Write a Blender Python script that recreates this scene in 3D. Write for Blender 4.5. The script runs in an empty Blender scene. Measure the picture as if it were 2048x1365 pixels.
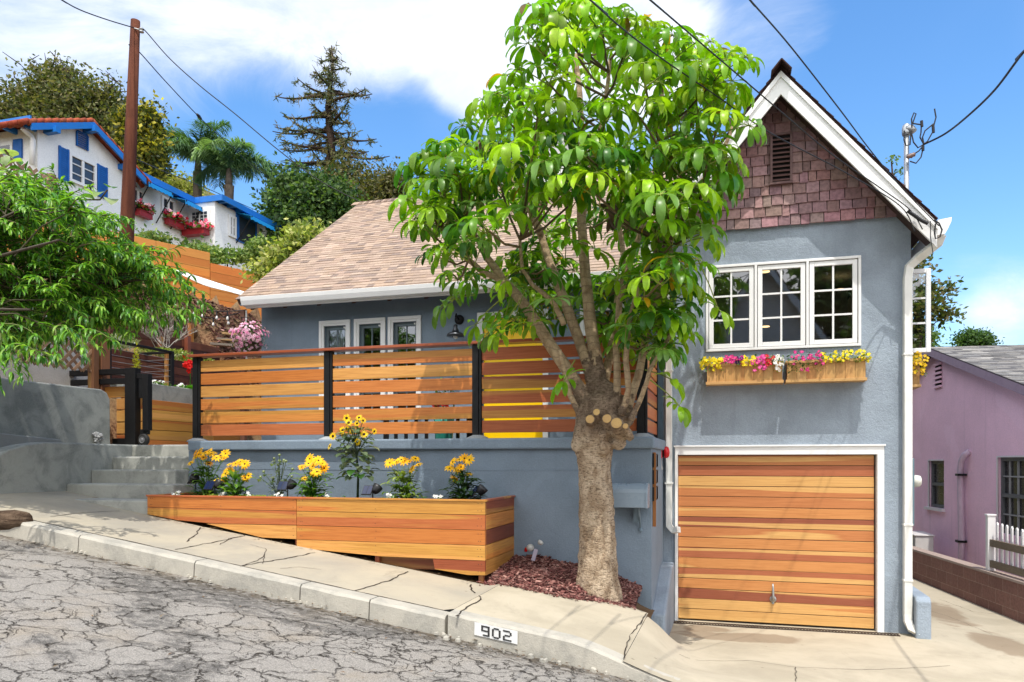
import bpy, math, random
from mathutils import Vector, Matrix
from mathutils import noise as mnoise
V = Vector
rad = math.radians
pi = math.pi
RND = random.Random(11)
S = bpy.context.scene
COL = S.collection

# ------------------------------------------------------------------ camera
YAW = rad(16.2); FOC = 1500.0; EYE = 2.02; HOR = 925.0
FX, FY = -math.sin(YAW), math.cos(YAW)
RX, RY = math.cos(YAW), math.sin(YAW)
cam_d = bpy.data.cameras.new('camera'); cam = bpy.data.objects.new('camera', cam_d); COL.objects.link(cam)
cam.location = (0, 0, EYE); cam.rotation_euler = (pi / 2, 0, YAW)
cam_d.sensor_width = 36; cam_d.lens = FOC / 2048 * 36; cam_d.shift_y = (HOR - 682.5) / 2048
cam_d.clip_start = 0.05; cam_d.clip_end = 3000
S.camera = cam

def ray(px):
    t = (px - 1024) / FOC
    return FX + t * RX, FY + t * RY
def aY(px, py, Y):
    x, y = ray(px); s = Y / y
    return V((x * s, Y, EYE + (HOR - py) / FOC * s))
def aX(px, py, X):
    x, y = ray(px); s = X / x
    return V((X, y * s, EYE + (HOR - py) / FOC * s))
def aD(px, py, d):
    x, y = ray(px)
    return V((x * d, y * d, EYE + (HOR - py) / FOC * d))

def lin(c):
    return c / 12.92 if c <= 0.04045 else ((c + 0.055) / 1.055) ** 2.4
def C(r, g, b, k=1.0):
    return (lin(r / 255) * k, lin(g / 255) * k, lin(b / 255) * k)

# ------------------------------------------------------------------ render settings, sky, sun
S.render.engine = 'CYCLES'
S.cycles.use_denoising = True
S.cycles.max_bounces = 8; S.cycles.transparent_max_bounces = 16
S.cycles.sample_clamp_indirect = 6
S.view_settings.view_transform = 'Standard'; S.view_settings.look = 'None'
S.view_settings.exposure = 1.0; S.view_settings.gamma = 1.0

SUN = V((0.30, -1.0, 2.45)).normalized()
sun_d = bpy.data.lights.new('sun', 'SUN'); sun_d.energy = 2.05; sun_d.angle = rad(0.5); sun_d.color = (1.0, 0.955, 0.88)
sun = bpy.data.objects.new('sun', sun_d); COL.objects.link(sun)
sun.rotation_euler = SUN.to_track_quat('Z', 'Y').to_euler(); sun.location = (5, -10, 30)

class G:
    """small node graph writer"""
    def __init__(s, nt): s.nt = nt
    def n(s, typ, ins=None, **props):
        nd = s.nt.nodes.new(typ)
        for k, v in props.items(): setattr(nd, k, v)
        for k, v in (ins or {}).items():
            sk = nd.inputs[k]
            if isinstance(v, bpy.types.NodeSocket): s.nt.links.new(v, sk)
            elif isinstance(v, bpy.types.Node): s.nt.links.new(v.outputs[0], sk)
            else:
                if hasattr(sk.default_value, '__len__') and len(sk.default_value) == 4 and len(v) == 3: v = (*v, 1)
                sk.default_value = v
        return nd
    def math(s, op, a, b=0.0, c=0.0, clamp=False):
        nd = s.n('ShaderNodeMath', {0: a, 1: b, 2: c}, operation=op); nd.use_clamp = clamp
        return nd.outputs[0]
    def vm(s, op, a, b=(0, 0, 0)):
        nd = s.n('ShaderNodeVectorMath', {0: a, 1: b}, operation=op)
        return nd.outputs[1] if op in ('DOT_PRODUCT', 'LENGTH', 'DISTANCE') else nd.outputs[0]
    def ramp(s, f, a, b, lo=0.0, hi=1.0):
        nd = s.n('ShaderNodeMapRange', {0: f, 1: a, 2: b, 3: lo, 4: hi}, interpolation_type='SMOOTHSTEP')
        return nd.outputs[0]
    def mix(s, f, a, b, blend='MIX'):
        nd = s.n('ShaderNodeMix', data_type='RGBA', blend_type=blend)
        for k, v in ((0, f), (6, a), (7, b)):
            sk = nd.inputs[k]
            if isinstance(v, bpy.types.NodeSocket): s.nt.links.new(v, sk)
            else:
                sk.default_value = v if k == 0 else ((*v, 1) if len(v) == 3 else v)
        return nd.outputs[2]
    def noise(s, vec, scale, detail=4, rough=0.55, dist=0.0):
        return s.n('ShaderNodeTexNoise', {'Vector': vec, 'Scale': scale, 'Detail': detail, 'Roughness': rough, 'Distortion': dist})
    def bump(s, h, strength, dist=0.01):
        return s.n('ShaderNodeBump', {'Height': h, 'Strength': strength, 'Distance': dist}).outputs[0]

W = bpy.data.worlds.new("World"); S.world = W; W.use_nodes = True
W.node_tree.nodes.clear(); g = G(W.node_tree)
sky = g.n('ShaderNodeTexSky', sky_type='NISHITA', sun_disc=False, sun_elevation=math.asin(SUN.z),
          sun_rotation=math.atan2(SUN.x, SUN.y), air_density=1.0, dust_density=0.6, ozone_density=2.0)
wc = g.n('ShaderNodeTexCoord')
dirv = g.vm('NORMALIZE', wc.outputs['Generated'])
blue = g.n('ShaderNodeHueSaturation', {'Color': sky, 'Saturation': 1.25, 'Value': 0.90, 'Hue': 0.5})
def pxdir(px, py):
    x, y = ray(px); return V((x, y, (HOR - py) / FOC)).normalized()
acc = None
CLOUDS = [(560, -120, 11, .40), (760, -80, 10, .50), (880, 20, 7, .40), (985, 110, 6, .50), (1030, 30, 8, .50), (1180, 50, 11, .60),
          (1290, 90, 6, .35), (950, 190, 3.5, .25), (560, 60, 9, .16), (80, -100, 13, .33), (-100, 120, 12, .33), (300, -60, 9, .2), (1560, 60, 4, .22), (1960, 590, 4, .30),
          (2060, 660, 5, .36), (2000, 640, 3, .15)]
FILL_CLOUDS = [((.1, -.85, .5), 52, .95), ((.75, -.4, .5), 36, .7), ((-.75, -.3, .6), 38, .75), ((0, -.2, 1), 30, .5)]
for (px, py, r, w) in CLOUDS:
    d = pxdir(px, py)
    f = g.ramp(g.vm('DOT_PRODUCT', dirv, tuple(d)), math.cos(rad(r)), 1.0, 0.0, w)
    acc = f if acc is None else g.math('ADD', acc, f)
cn = g.noise(g.vm('MULTIPLY', dirv, (1.0, 1.0, 1.9)), 5.2, 9, 0.66, 0.6)
cn2 = g.noise(dirv, 1.9, 4, 0.5, 0.2)
cm = g.math('ADD', g.math('ADD', acc, g.math('MULTIPLY', g.math('SUBTRACT', cn.outputs[0], 0.5), 0.95)),
            g.math('MULTIPLY', g.math('SUBTRACT', cn2.outputs[0], 0.5), 0.5))
mask = g.ramp(cm, 0.15, 0.98, 0.0, 0.86)
cloudc = g.mix(g.ramp(cn.outputs[0], 0.3, 0.75), (3.3, 3.55, 4.0), (4.5, 4.55, 4.7))
skyc = g.mix(mask, blue.outputs[0], cloudc)
acc2 = None      # unseen clouds added over the street and behind the camera for fill light
for d, r, w in FILL_CLOUDS:
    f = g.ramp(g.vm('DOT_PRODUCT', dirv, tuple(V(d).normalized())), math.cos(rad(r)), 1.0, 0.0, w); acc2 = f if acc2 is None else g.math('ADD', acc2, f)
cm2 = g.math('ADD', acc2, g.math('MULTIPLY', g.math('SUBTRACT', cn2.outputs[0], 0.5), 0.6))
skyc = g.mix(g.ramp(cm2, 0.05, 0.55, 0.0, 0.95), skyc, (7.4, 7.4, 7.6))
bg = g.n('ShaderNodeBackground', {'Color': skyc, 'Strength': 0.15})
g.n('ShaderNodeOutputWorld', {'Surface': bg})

# ------------------------------------------------------------------ mesh builder
class MB:
    def __init__(s): s.v = []; s.f = []; s.m = []; s.c = []; s.col = (1, 1, 1, 0.5); s.mi = 0
    def add(s, vs, fs, col=None, mi=None):
        b = len(s.v); s.v += [tuple(p) for p in vs]
        c = col or s.col
        if len(c) == 3: c = (*c, s.col[3])
        s.c += [c] * len(vs)
        mi = s.mi if mi is None else mi
        for f in fs: s.f.append(tuple(b + i for i in f)); s.m.append(mi)
        return b
    def box(s, x0, x1, y0, y1, z0, z1, col=None, mi=None):
        s.add([(x0, y0, z0), (x1, y0, z0), (x1, y1, z0), (x0, y1, z0), (x0, y0, z1), (x1, y0, z1), (x1, y1, z1), (x0, y1, z1)],
              [(0, 3, 2, 1), (4, 5, 6, 7), (0, 1, 5, 4), (1, 2, 6, 5), (2, 3, 7, 6), (3, 0, 4, 7)], col, mi)
    def beam(s, a, b, w, h, up=V((0, 0, 1)), col=None, mi=None):
        a, b = V(a), V(b); d = (b - a).normalized(); sd = d.cross(up).normalized() * (w / 2); u = sd.cross(d).normalized() * (h / 2)
        s.add([a - sd - u, a + sd - u, a + sd + u, a - sd + u, b - sd - u, b + sd - u, b + sd + u, b - sd + u],
              [(0, 1, 2, 3), (4, 7, 6, 5), (0, 4, 5, 1), (1, 5, 6, 2), (2, 6, 7, 3), (3, 7, 4, 0)], col, mi)
    def prism(s, pts, y0, y1, col=None, mi=None):
        """polygon in (x, z), extruded along y"""
        n = len(pts)
        s.add([(x, y0, z) for x, z in pts] + [(x, y1, z) for x, z in pts],
              [tuple(range(n)), tuple(range(2 * n - 1, n - 1, -1))] + [(i, i + n, (i + 1) % n + n, (i + 1) % n) for i in range(n)], col, mi)
    def prismx(s, pts, x0, x1, col=None, mi=None):
        """polygon in (y, z), extruded along x"""
        n = len(pts)
        s.add([(x0, y, z) for y, z in pts] + [(x1, y, z) for y, z in pts],
              [tuple(range(n - 1, -1, -1)), tuple(range(n, 2 * n))] + [(i, (i + 1) % n, (i + 1) % n + n, i + n) for i in range(n)], col, mi)
    def prismz(s, pts, z0, z1, col=None, mi=None):
        n = len(pts)
        s.add([(x, y, z0) for x, y in pts] + [(x, y, z1) for x, y in pts],
              [tuple(range(n - 1, -1, -1)), tuple(range(n, 2 * n))] + [(i, (i + 1) % n, (i + 1) % n + n, i + n) for i in range(n)], col, mi)
    def poly(s, pts, col=None, mi=None): s.add(pts, [tuple(range(len(pts)))], col, mi)
    def tube(s, pts, rs, n=8, col=None, mi=None, cap=True, wob=0.0, rot=0.0, cols=None):
        pts = [V(p) for p in pts]
        if not hasattr(rs, '__len__'): rs = [rs] * len(pts)
        ref = V((0, 0, 1)) if abs((pts[-1] - pts[0]).normalized().z) < 0.9 else V((1, 0, 0))
        vs = []; k = len(pts)
        d0 = (pts[1] - pts[0]).normalized(); u = d0.cross(ref).normalized()
        for i, p in enumerate(pts):
            d = (pts[min(i + 1, k - 1)] - pts[max(i - 1, 0)])
            if d.length < 1e-6: d = d0
            d.normalize()
            u = (u - d * u.dot(d)); u.normalize(); w = d.cross(u)
            for j in range(n):
                a = 2 * pi * j / n + rot
                q = u * math.cos(a) + w * math.sin(a)
                r = rs[i]
                if wob: r *= 1 + wob * mnoise.noise(p * 3.1 + q * 1.7) + 0.5 * wob * mnoise.noise(p * 9 + q * 4)
                vs.append(p + q * r)
        fs = []
        for i in range(k - 1):
            for j in range(n):
                fs.append((i * n + j, i * n + (j + 1) % n, (i + 1) * n + (j + 1) % n, (i + 1) * n + j))
        if cap: fs += [tuple(range(n - 1, -1, -1)), tuple(range((k - 1) * n, k * n))]
        s.add(vs, fs, col, mi)
    def lathe(s, c, prof, n=16, col=None, mi=None, axis=V((0, 0, 1))):
        c = V(c); ax = V(axis).normalized(); ref = V((1, 0, 0)) if abs(ax.x) < 0.9 else V((0, 1, 0))
        u = ax.cross(ref).normalized(); w = ax.cross(u)
        vs = []
        for r, z in prof:
            for j in range(n):
                a = 2 * pi * j / n; vs.append(c + ax * z + (u * math.cos(a) + w * math.sin(a)) * r)
        fs = []
        for i in range(len(prof) - 1):
            for j in range(n): fs.append((i * n + j, i * n + (j + 1) % n, (i + 1) * n + (j + 1) % n, (i + 1) * n + j))
        fs += [tuple(range(n - 1, -1, -1)), tuple(range((len(prof) - 1) * n, len(prof) * n))]
        s.add(vs, fs, col, mi)
    def leaf(s, p, d, L, Wd, droop=0.6, fold=0.25, seg=4, col=None, mi=None, up=V((0, 0, 1)), belly=0.5, stalk=0.0, pw=.75):
        p = V(p); d = V(d).normalized()
        sd = d.cross(up)
        if sd.length < 1e-3: sd = d.cross(V((0.3, 1, 0)))
        sd.normalize(); dn = -(sd.cross(d)).normalized()
        vs = []
        p = p + d * stalk
        for i in range(seg + 1):
            t = i / seg; a = droop * t
            di = d * math.cos(a) + dn * math.sin(a)
            nn = sd.cross(di)
            w = Wd * 0.5 * (math.sin(pi * min(1, t ** (0.69 / -math.log(max(0.05, belly))) if 0 < t < 1 else t)) ** pw if 0 < t < 1 else (0.12 if i == 0 else 0.02))
            vs += [p - sd * w + nn * (fold * w), p, p + sd * w + nn * (fold * w)]
            p = p + di * (L / seg)
        fs = []
        for i in range(seg):
            b = 3 * i; fs += [(b, b + 1, b + 4, b + 3), (b + 1, b + 2, b + 5, b + 4)]
        s.add(vs, fs, col, mi)
    def flower(s, p, nrm, r, n, colp, colc, rc, cup=0.25, mi=None):
        p = V(p); nrm = V(nrm).normalized()
        ref = V((0, 0, 1)) if abs(nrm.z) < 0.9 else V((1, 0, 0))
        u = nrm.cross(ref).normalized(); w = nrm.cross(u); a0 = RND.random() * 6
        for j in range(n):
            a = a0 + 2 * pi * j / n + RND.uniform(-.1, .1); q = u * math.cos(a) + w * math.sin(a); t = nrm.cross(q)
            hw = r * (1.9 / n) * RND.uniform(.85, 1.15); rr = r * RND.uniform(.88, 1.08); k = RND.uniform(.82, 1.1)
            c = (colp[0] * k, colp[1] * k, colp[2] * k)
            s.add([p + q * rc * .5 - t * hw * .4, p + q * rc * .5 + t * hw * .4, p + q * rr * .62 + t * hw + nrm * (cup * r * .25),
                   p + q * rr * .62 - t * hw + nrm * (cup * r * .25), p + q * rr + nrm * (-cup * r * .1) + t * hw * .3, p + q * rr + nrm * (-cup * r * .1) - t * hw * .3],
                  [(0, 1, 2, 3), (3, 2, 4, 5)], c, mi)
        if rc > 0:
            vs = [p + nrm * rc * .55]; m = 8
            for j in range(m):
                a = 2 * pi * j / m; vs.append(p + (u * math.cos(a) + w * math.sin(a)) * rc * .7 + nrm * rc * .4)
            for j in range(m):
                a = 2 * pi * j / m; vs.append(p + (u * math.cos(a) + w * math.sin(a)) * rc + nrm * rc * .05)
            s.add(vs, [(0, 1 + j, 1 + (j + 1) % m) for j in range(m)] + [(1 + j, 1 + m + j, 1 + m + (j + 1) % m, 1 + (j + 1) % m) for j in range(m)], colc, mi)
    def build(s, name, mat, parent=None, smooth=False, bevel=0.0, fix=True):
        me = bpy.data.meshes.new(name); me.from_pydata(s.v, [], s.f)
        for m in (mat if isinstance(mat, (list, tuple)) else [mat]): me.materials.append(m)
        me.polygons.foreach_set('material_index', s.m)
        if smooth: me.polygons.foreach_set('use_smooth', [True] * len(s.f))
        at = me.color_attributes.new('tint', 'FLOAT_COLOR', 'POINT')
        at.data.foreach_set('color', [x for c in s.c for x in c])
        me.update()
        o = bpy.data.objects.new(name, me); COL.objects.link(o)
        if parent is not None:
            o.parent = parent
            if fix: o.matrix_parent_inverse = world_of(parent).inverted()
        if bevel:
            b = o.modifiers.new('edge', 'BEVEL'); b.width = bevel; b.segments = 2; b.limit_method = 'ANGLE'; b.angle_limit = rad(40)
        return o

def world_of(o):
    m = Matrix.Translation(o.location) @ o.rotation_euler.to_matrix().to_4x4()
    return world_of(o.parent) @ o.matrix_parent_inverse @ m if o.parent else m
def tag(o, label, cat, group=None):
    o['label'] = label; o['category'] = cat
    if group: o['group'] = group
    return o
def thing(name, label, cat, loc=(0, 0, 0), group=None, rotz=0.0):
    o = bpy.data.objects.new(name, None); COL.objects.link(o); o.location = loc; o.rotation_euler = (0, 0, rotz)
    o.empty_display_size = 0.1
    return tag(o, label, cat, group)
def struct(o, kind='structure'):
    o['kind'] = kind; return o
def dup(root, loc, label, rotz=None):
    r = root.copy(); COL.objects.link(r); r.location = loc; r['label'] = label
    if rotz is not None: r.rotation_euler = (0, 0, rotz)
    for ch in list(root.children):
        c = ch.copy(); COL.objects.link(c); c.parent = r
        for gc in list(ch.children):
            d = gc.copy(); COL.objects.link(d); d.parent = c
    return r

# ------------------------------------------------------------------ materials
def newmat(name):
    m = bpy.data.materials.new(name); m.use_nodes = True
    return m, G(m.node_tree), m.node_tree.nodes['Principled BSDF']
def setb(g, b, **kw):
    for k, v in kw.items():
        k = {'base': 'Base Color', 'rough': 'Roughness', 'normal': 'Normal', 'metal': 'Metallic', 'spec': 'Specular IOR Level', 'coat': 'Coat Weight'}[k]
        if isinstance(v, bpy.types.NodeSocket): g.nt.links.new(v, b.inputs[k])
        else: b.inputs[k].default_value = (*v, 1) if hasattr(v, '__len__') else v
def ocoord(g): return g.n('ShaderNodeTexCoord').outputs['Object']

def m_stucco(name, c, scale=70, bump=0.5, blotch=0.18):
    m, g, b = newmat(name); co = ocoord(g)
    n1 = g.noise(co, scale, 5, 0.65); n2 = g.noise(co, 1.3, 5, 0.6); n3 = g.noise(co, scale * .28, 3, 0.6)
    k = g.ramp(n2.outputs[0], 0.3, 0.7); sp = g.ramp(n1.outputs[0], 0.35, 0.7)
    base = g.mix(k, tuple(x * (1 - blotch) for x in c), tuple(x * (1 + blotch * .6) for x in c))
    base = g.mix(sp, g.mix(1.0, base, (.86, .86, .87), 'MULTIPLY'), base)
    stv = g.noise(g.vm('MULTIPLY', co, (7, 7, .35)), 1.0, 4, .6)
    base = g.mix(g.ramp(stv.outputs[0], .54, .78, 0, .45), base, tuple(x * .68 for x in c))
    pt = g.noise(co, .8, 3, .5, 1.2); base = g.mix(g.ramp(pt.outputs[0], .56, .575, 0, .16), base, tuple(min(1, x * 1.18) for x in c))
    h = g.math('ADD', n1.outputs[0], g.math('MULTIPLY', n3.outputs[0], 1.2))
    setb(g, b, base=base, rough=0.85, normal=g.bump(h, bump, 0.012), spec=0.25)
    return m
def m_concrete(name, c, dark=(.35, .35, .35), stain=0.4, scale=2.0, bump=0.25, fine=120, dist=.4, lo=.38, hi=.72):
    m, g, b = newmat(name); co = ocoord(g)
    n1 = g.noise(co, scale, 6, 0.65, dist); n2 = g.noise(co, scale * 9, 5, 0.6); n3 = g.noise(co, fine, 3, 0.6)
    base = g.mix(g.ramp(n1.outputs[0], lo, hi, 0, stain), c, tuple(x * d for x, d in zip(c, dark)))
    base = g.mix(g.ramp(n2.outputs[0], 0.45, 0.75, 0, .35), base, tuple(x * 0.78 for x in c))
    base = g.mix(g.ramp(n3.outputs[0], 0.3, 0.7, 0, .25), base, tuple(x * 1.15 for x in c))
    h = g.math('ADD', n3.outputs[0], g.math('MULTIPLY', n2.outputs[0], 1.0))
    setb(g, b, base=base, rough=0.88, normal=g.bump(h, bump, 0.008), spec=0.25)
    return m
def m_wood(name, axis='x', sap=(.62, .38, .12), sapamt=0.6, grain=0.45, rough=0.42, k=1.0, vcut=(.47, .60)):
    """boards: tint colour per board, sapwood streaks and growth lines along the board"""
    m, g, b = newmat(name); co = ocoord(g)
    at = g.n('ShaderNodeAttribute', attribute_name='tint')
    off = g.math('MULTIPLY', at.outputs['Alpha'], 61.0)
    offv = g.n('ShaderNodeCombineXYZ', {0: off, 1: off, 2: off}).outputs[0]
    st = {'x': (.16, 5.5, 5.5), 'y': (5.5, .16, 5.5), 'z': (5.5, 5.5, .16)}[axis]
    gr = {'x': (2.6, 85, 85), 'y': (85, 2.6, 85), 'z': (85, 85, 2.6)}[axis]
    v1 = g.vm('ADD', g.vm('MULTIPLY', co, st), offv); v2 = g.vm('ADD', g.vm('MULTIPLY', co, gr), offv)
    n1 = g.noise(v1, 1.0, 2, 0.5, 0.3); n2 = g.noise(v2, 1.0, 5, 0.65, 0.15)
    rings = g.math('SINE', g.math('MULTIPLY', n1.outputs[0], 120.0))
    base = g.mix(1.0, at.outputs['Color'], (k, k, k), 'MULTIPLY')
    base = g.mix(g.ramp(n1.outputs[0], vcut[0], vcut[1], 0, sapamt), base, tuple(x * k for x in sap))
    d1 = g.math('MULTIPLY', g.ramp(n2.outputs[0], 0.35, 0.75), grain)
    base = g.mix(d1, base, g.mix(1.0, base, (.55, .38, .26), 'MULTIPLY'))
    d2 = g.ramp(rings, 0.55, 1.0, 0, grain * .30)
    base = g.mix(d2, base, g.mix(1.0, base, (.62, .42, .3), 'MULTIPLY'))
    n4 = g.noise(co, 3.0, 3)
    base = g.mix(g.ramp(n4.outputs[0], .55, .8, 0, .25), base, g.mix(1.0, base, (.7, .6, .5), 'MULTIPLY'))
    setb(g, b, base=base, rough=rough, normal=g.bump(n2.outputs[0], 0.12, 0.004), spec=0.35)
    return m
def m_paint(name, c, rough=0.45, var=0.06, spec=0.4, metal=0.0, bump=0.0):
    m, g, b = newmat(name); co = ocoord(g)
    n = g.noise(co, 6, 5, .65); n2 = g.noise(co, 45, 3, .6)
    base = g.mix(g.ramp(n.outputs[0], .35, .75), c, tuple(x * (1 - var * 2) for x in c))
    base = g.mix(g.ramp(n2.outputs[0], .6, .8, 0, .5 * min(1, var * 8)), base, tuple(x * .82 for x in c))
    r = g.ramp(n.outputs[0], .3, .7, rough * .85, min(1, rough * 1.2))
    kw = {}
    if bump: kw['normal'] = g.bump(n2.outputs[0], bump, 0.004)
    setb(g, b, base=base, rough=r, spec=spec, metal=metal, **kw)
    return m
def m_tint(name, rough=0.6, var=0.18, trans=0.0, spec=0.4, scale=14, bump=0.0, tcol=(1.25, 1.35, .45), gain=1.0):
    """base colour from the tint of each piece (leaf, petal, shingle)"""
    m, g, b = newmat(name); co = ocoord(g)
    at = g.n('ShaderNodeAttribute', attribute_name='tint')
    n = g.noise(co, scale, 4, .6)
    tc = g.mix(1.0, at.outputs['Color'], (gain,) * 3, 'MULTIPLY')
    base = g.mix(g.ramp(n.outputs[0], .35, .7), tc, g.mix(1.0, tc, (1 - var * 1.6,) * 3, 'MULTIPLY'))
    setb(g, b, base=base, rough=rough, spec=spec)
    if bump: setb(g, b, normal=g.bump(n.outputs[0], bump, .006))
    if trans:
        t = g.n('ShaderNodeBsdfTranslucent', {'Color': g.mix(1.0, base, tcol, 'MULTIPLY')})
        mx = g.n('ShaderNodeMixShader', {0: trans, 1: b, 2: t})
        g.nt.links.new(mx.outputs[0], g.nt.nodes['Material Output'].inputs[0])
    return m
def m_glass(name, tint=(.75, .8, .8), refl=0.08):
    m, g, b = newmat(name); g.nt.nodes.remove(b)
    co = ocoord(g); nn = g.noise(co, 1.7, 2)
    gl = g.n('ShaderNodeBsdfGlossy', {'Color': (1, 1, 1), 'Roughness': 0.015, 'Normal': g.bump(nn.outputs[0], .05, .02)})
    tr = g.n('ShaderNodeBsdfTransparent', {'Color': tint})
    fr = g.n('ShaderNodeFresnel', {'IOR': 1.5})
    mx = g.n('ShaderNodeMixShader', {0: g.math('ADD', fr.outputs[0], refl, clamp=True), 1: tr, 2: gl})
    g.nt.links.new(mx.outputs[0], g.nt.nodes['Material Output'].inputs[0])
    return m
def m_emit(name, c, s):
    m, g, b = newmat(name); b.inputs['Emission Color'].default_value = (*c, 1); b.inputs['Emission Strength'].default_value = s
    b.inputs['Base Color'].default_value = (*c, 1); return m
def m_bark(name, c1, c2, scale=9, rings=0.0, zs=.5):
    m, g, b = newmat(name); co = ocoord(g)
    n = g.noise(g.vm('MULTIPLY', co, (1, 1, zs)), scale, 7, .7, .5); n2 = g.noise(co, scale * 7, 4, .7)
    n3 = g.noise(co, 2.4, 4, .6)
    base = g.mix(g.ramp(n.outputs[0], .38, .66), c1, c2)
    base = g.mix(g.ramp(n3.outputs[0], .5, .72, 0, .55), base, tuple(x * .45 for x in c1))
    base = g.mix(g.ramp(n2.outputs[0], .55, .72, 0, .7), base, tuple(x * .3 for x in c1))
    h = g.math('ADD', n.outputs[0], n2.outputs[0])
    if rings:
        sx = g.n('ShaderNodeSeparateXYZ', {0: co})
        w = g.math('SINE', g.math('ADD', g.math('MULTIPLY', sx.outputs[2], rings), g.math('MULTIPLY', n3.outputs[0], 14)))
        base = g.mix(g.ramp(w, .75, 1.0, 0, .5), base, tuple(x * .4 for x in c1)); h = g.math('ADD', h, g.math('MULTIPLY', w, -.25))
    setb(g, b, base=base, rough=.9, normal=g.bump(h, .8, .02), spec=.2)
    return m

WHITE = m_paint('white_paint', (.80, .80, .79), .4, .03)
BLACKM = m_paint('black_metal', (.010, .010, .011), .5, .1, .25)
SLATE = m_stucco('slate_stucco', C(152, 164, 176, 1.0), 75, .6, .2)
SLATE2 = m_stucco('slate_porch_stucco', C(128, 143, 157, 1.0), 60, .35, .12)
SLATEP = m_paint('slate_paint', C(112, 130, 142, .9), .4, .06)
GLASS = m_glass('window_glass', (.72, .76, .75), .13)
DARKIN = m_paint('dim_interior', (.10, .10, .095), .8)
CEDX = m_wood('cedar_boards', 'x')
CEDY = m_wood('cedar_boards_end', 'y')
CEDZ = m_wood('cedar_boards_upright', 'z')
TINT = m_tint('tinted_surface', .6, .15)
LEAF = m_tint('broad_leaf', .34, .22, .40, .42, 9, gain=1.3)
FARLEAF = m_tint('far_foliage', .6, .2, .38, .3, 3, gain=1.5)
PETAL = m_tint('petals', .55, .08, .3, .3, 30, tcol=(1.1, 1.05, .9), gain=1.12)
WIRE = m_paint('cable_rubber', (.014, .014, .016), .55)
GALV = m_paint('galvanised_steel', (.42, .44, .45), .38, .12, .5, .6)
SOIL = m_concrete('potting_soil', (.045, .03, .022), (.4, .4, .4), .6, 12, .8, 80)
# cedar tints (before light): honey, orange, red brown, pale
CED = [C(228, 152, 72, .76), C(224, 140, 70, .76), C(208, 116, 68, .74), C(192, 104, 68, .70), C(236, 174, 96, .80), C(218, 128, 74, .74)]
def ced(i=None, k=1.0):
    c = CED[i] if i is not None else RND.choice(CED)
    return (c[0] * k, c[1] * k, c[2] * k, RND.random())
# ------------------------------------------------------------------ ground, road, kerb, pavement
def sm(a, b, x):
    t = max(0.0, min(1.0, (x - a) / (b - a))); return t * t * (3 - 2 * t)
def road_z(x, y): return 0.27 - 0.15 * x if x < 1.2 else 0.09 - 0.11 * (x - 1.2)
def kerb_h(x):
    if x < -2.25: return 0.135
    return 0.165 * (1 - sm(-1.3, -0.25, x)) + 0.006
def side_z(x, y): return road_z(x, y) + kerb_h(x)
KY = 5.8
def back_y(x): return 7.3 if x < -1.6 else 7.3 + 0.38 * sm(-1.6, -.7, x)
def drive_z(x, y):
    z0 = side_z(x, y); z1 = -0.035 - 0.05 * sm(2.2, 3.6, x)
    t = max(0.0, min(1.0, (y - 6.2) / 3.3))
    f = 1 - (1 - t) ** 1.9
    b = sm(-.82, -.30, x); b += (1 - b) * sm(7.5, 8.6, y)
    return z0 + (z1 - z0) * f * b

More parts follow.
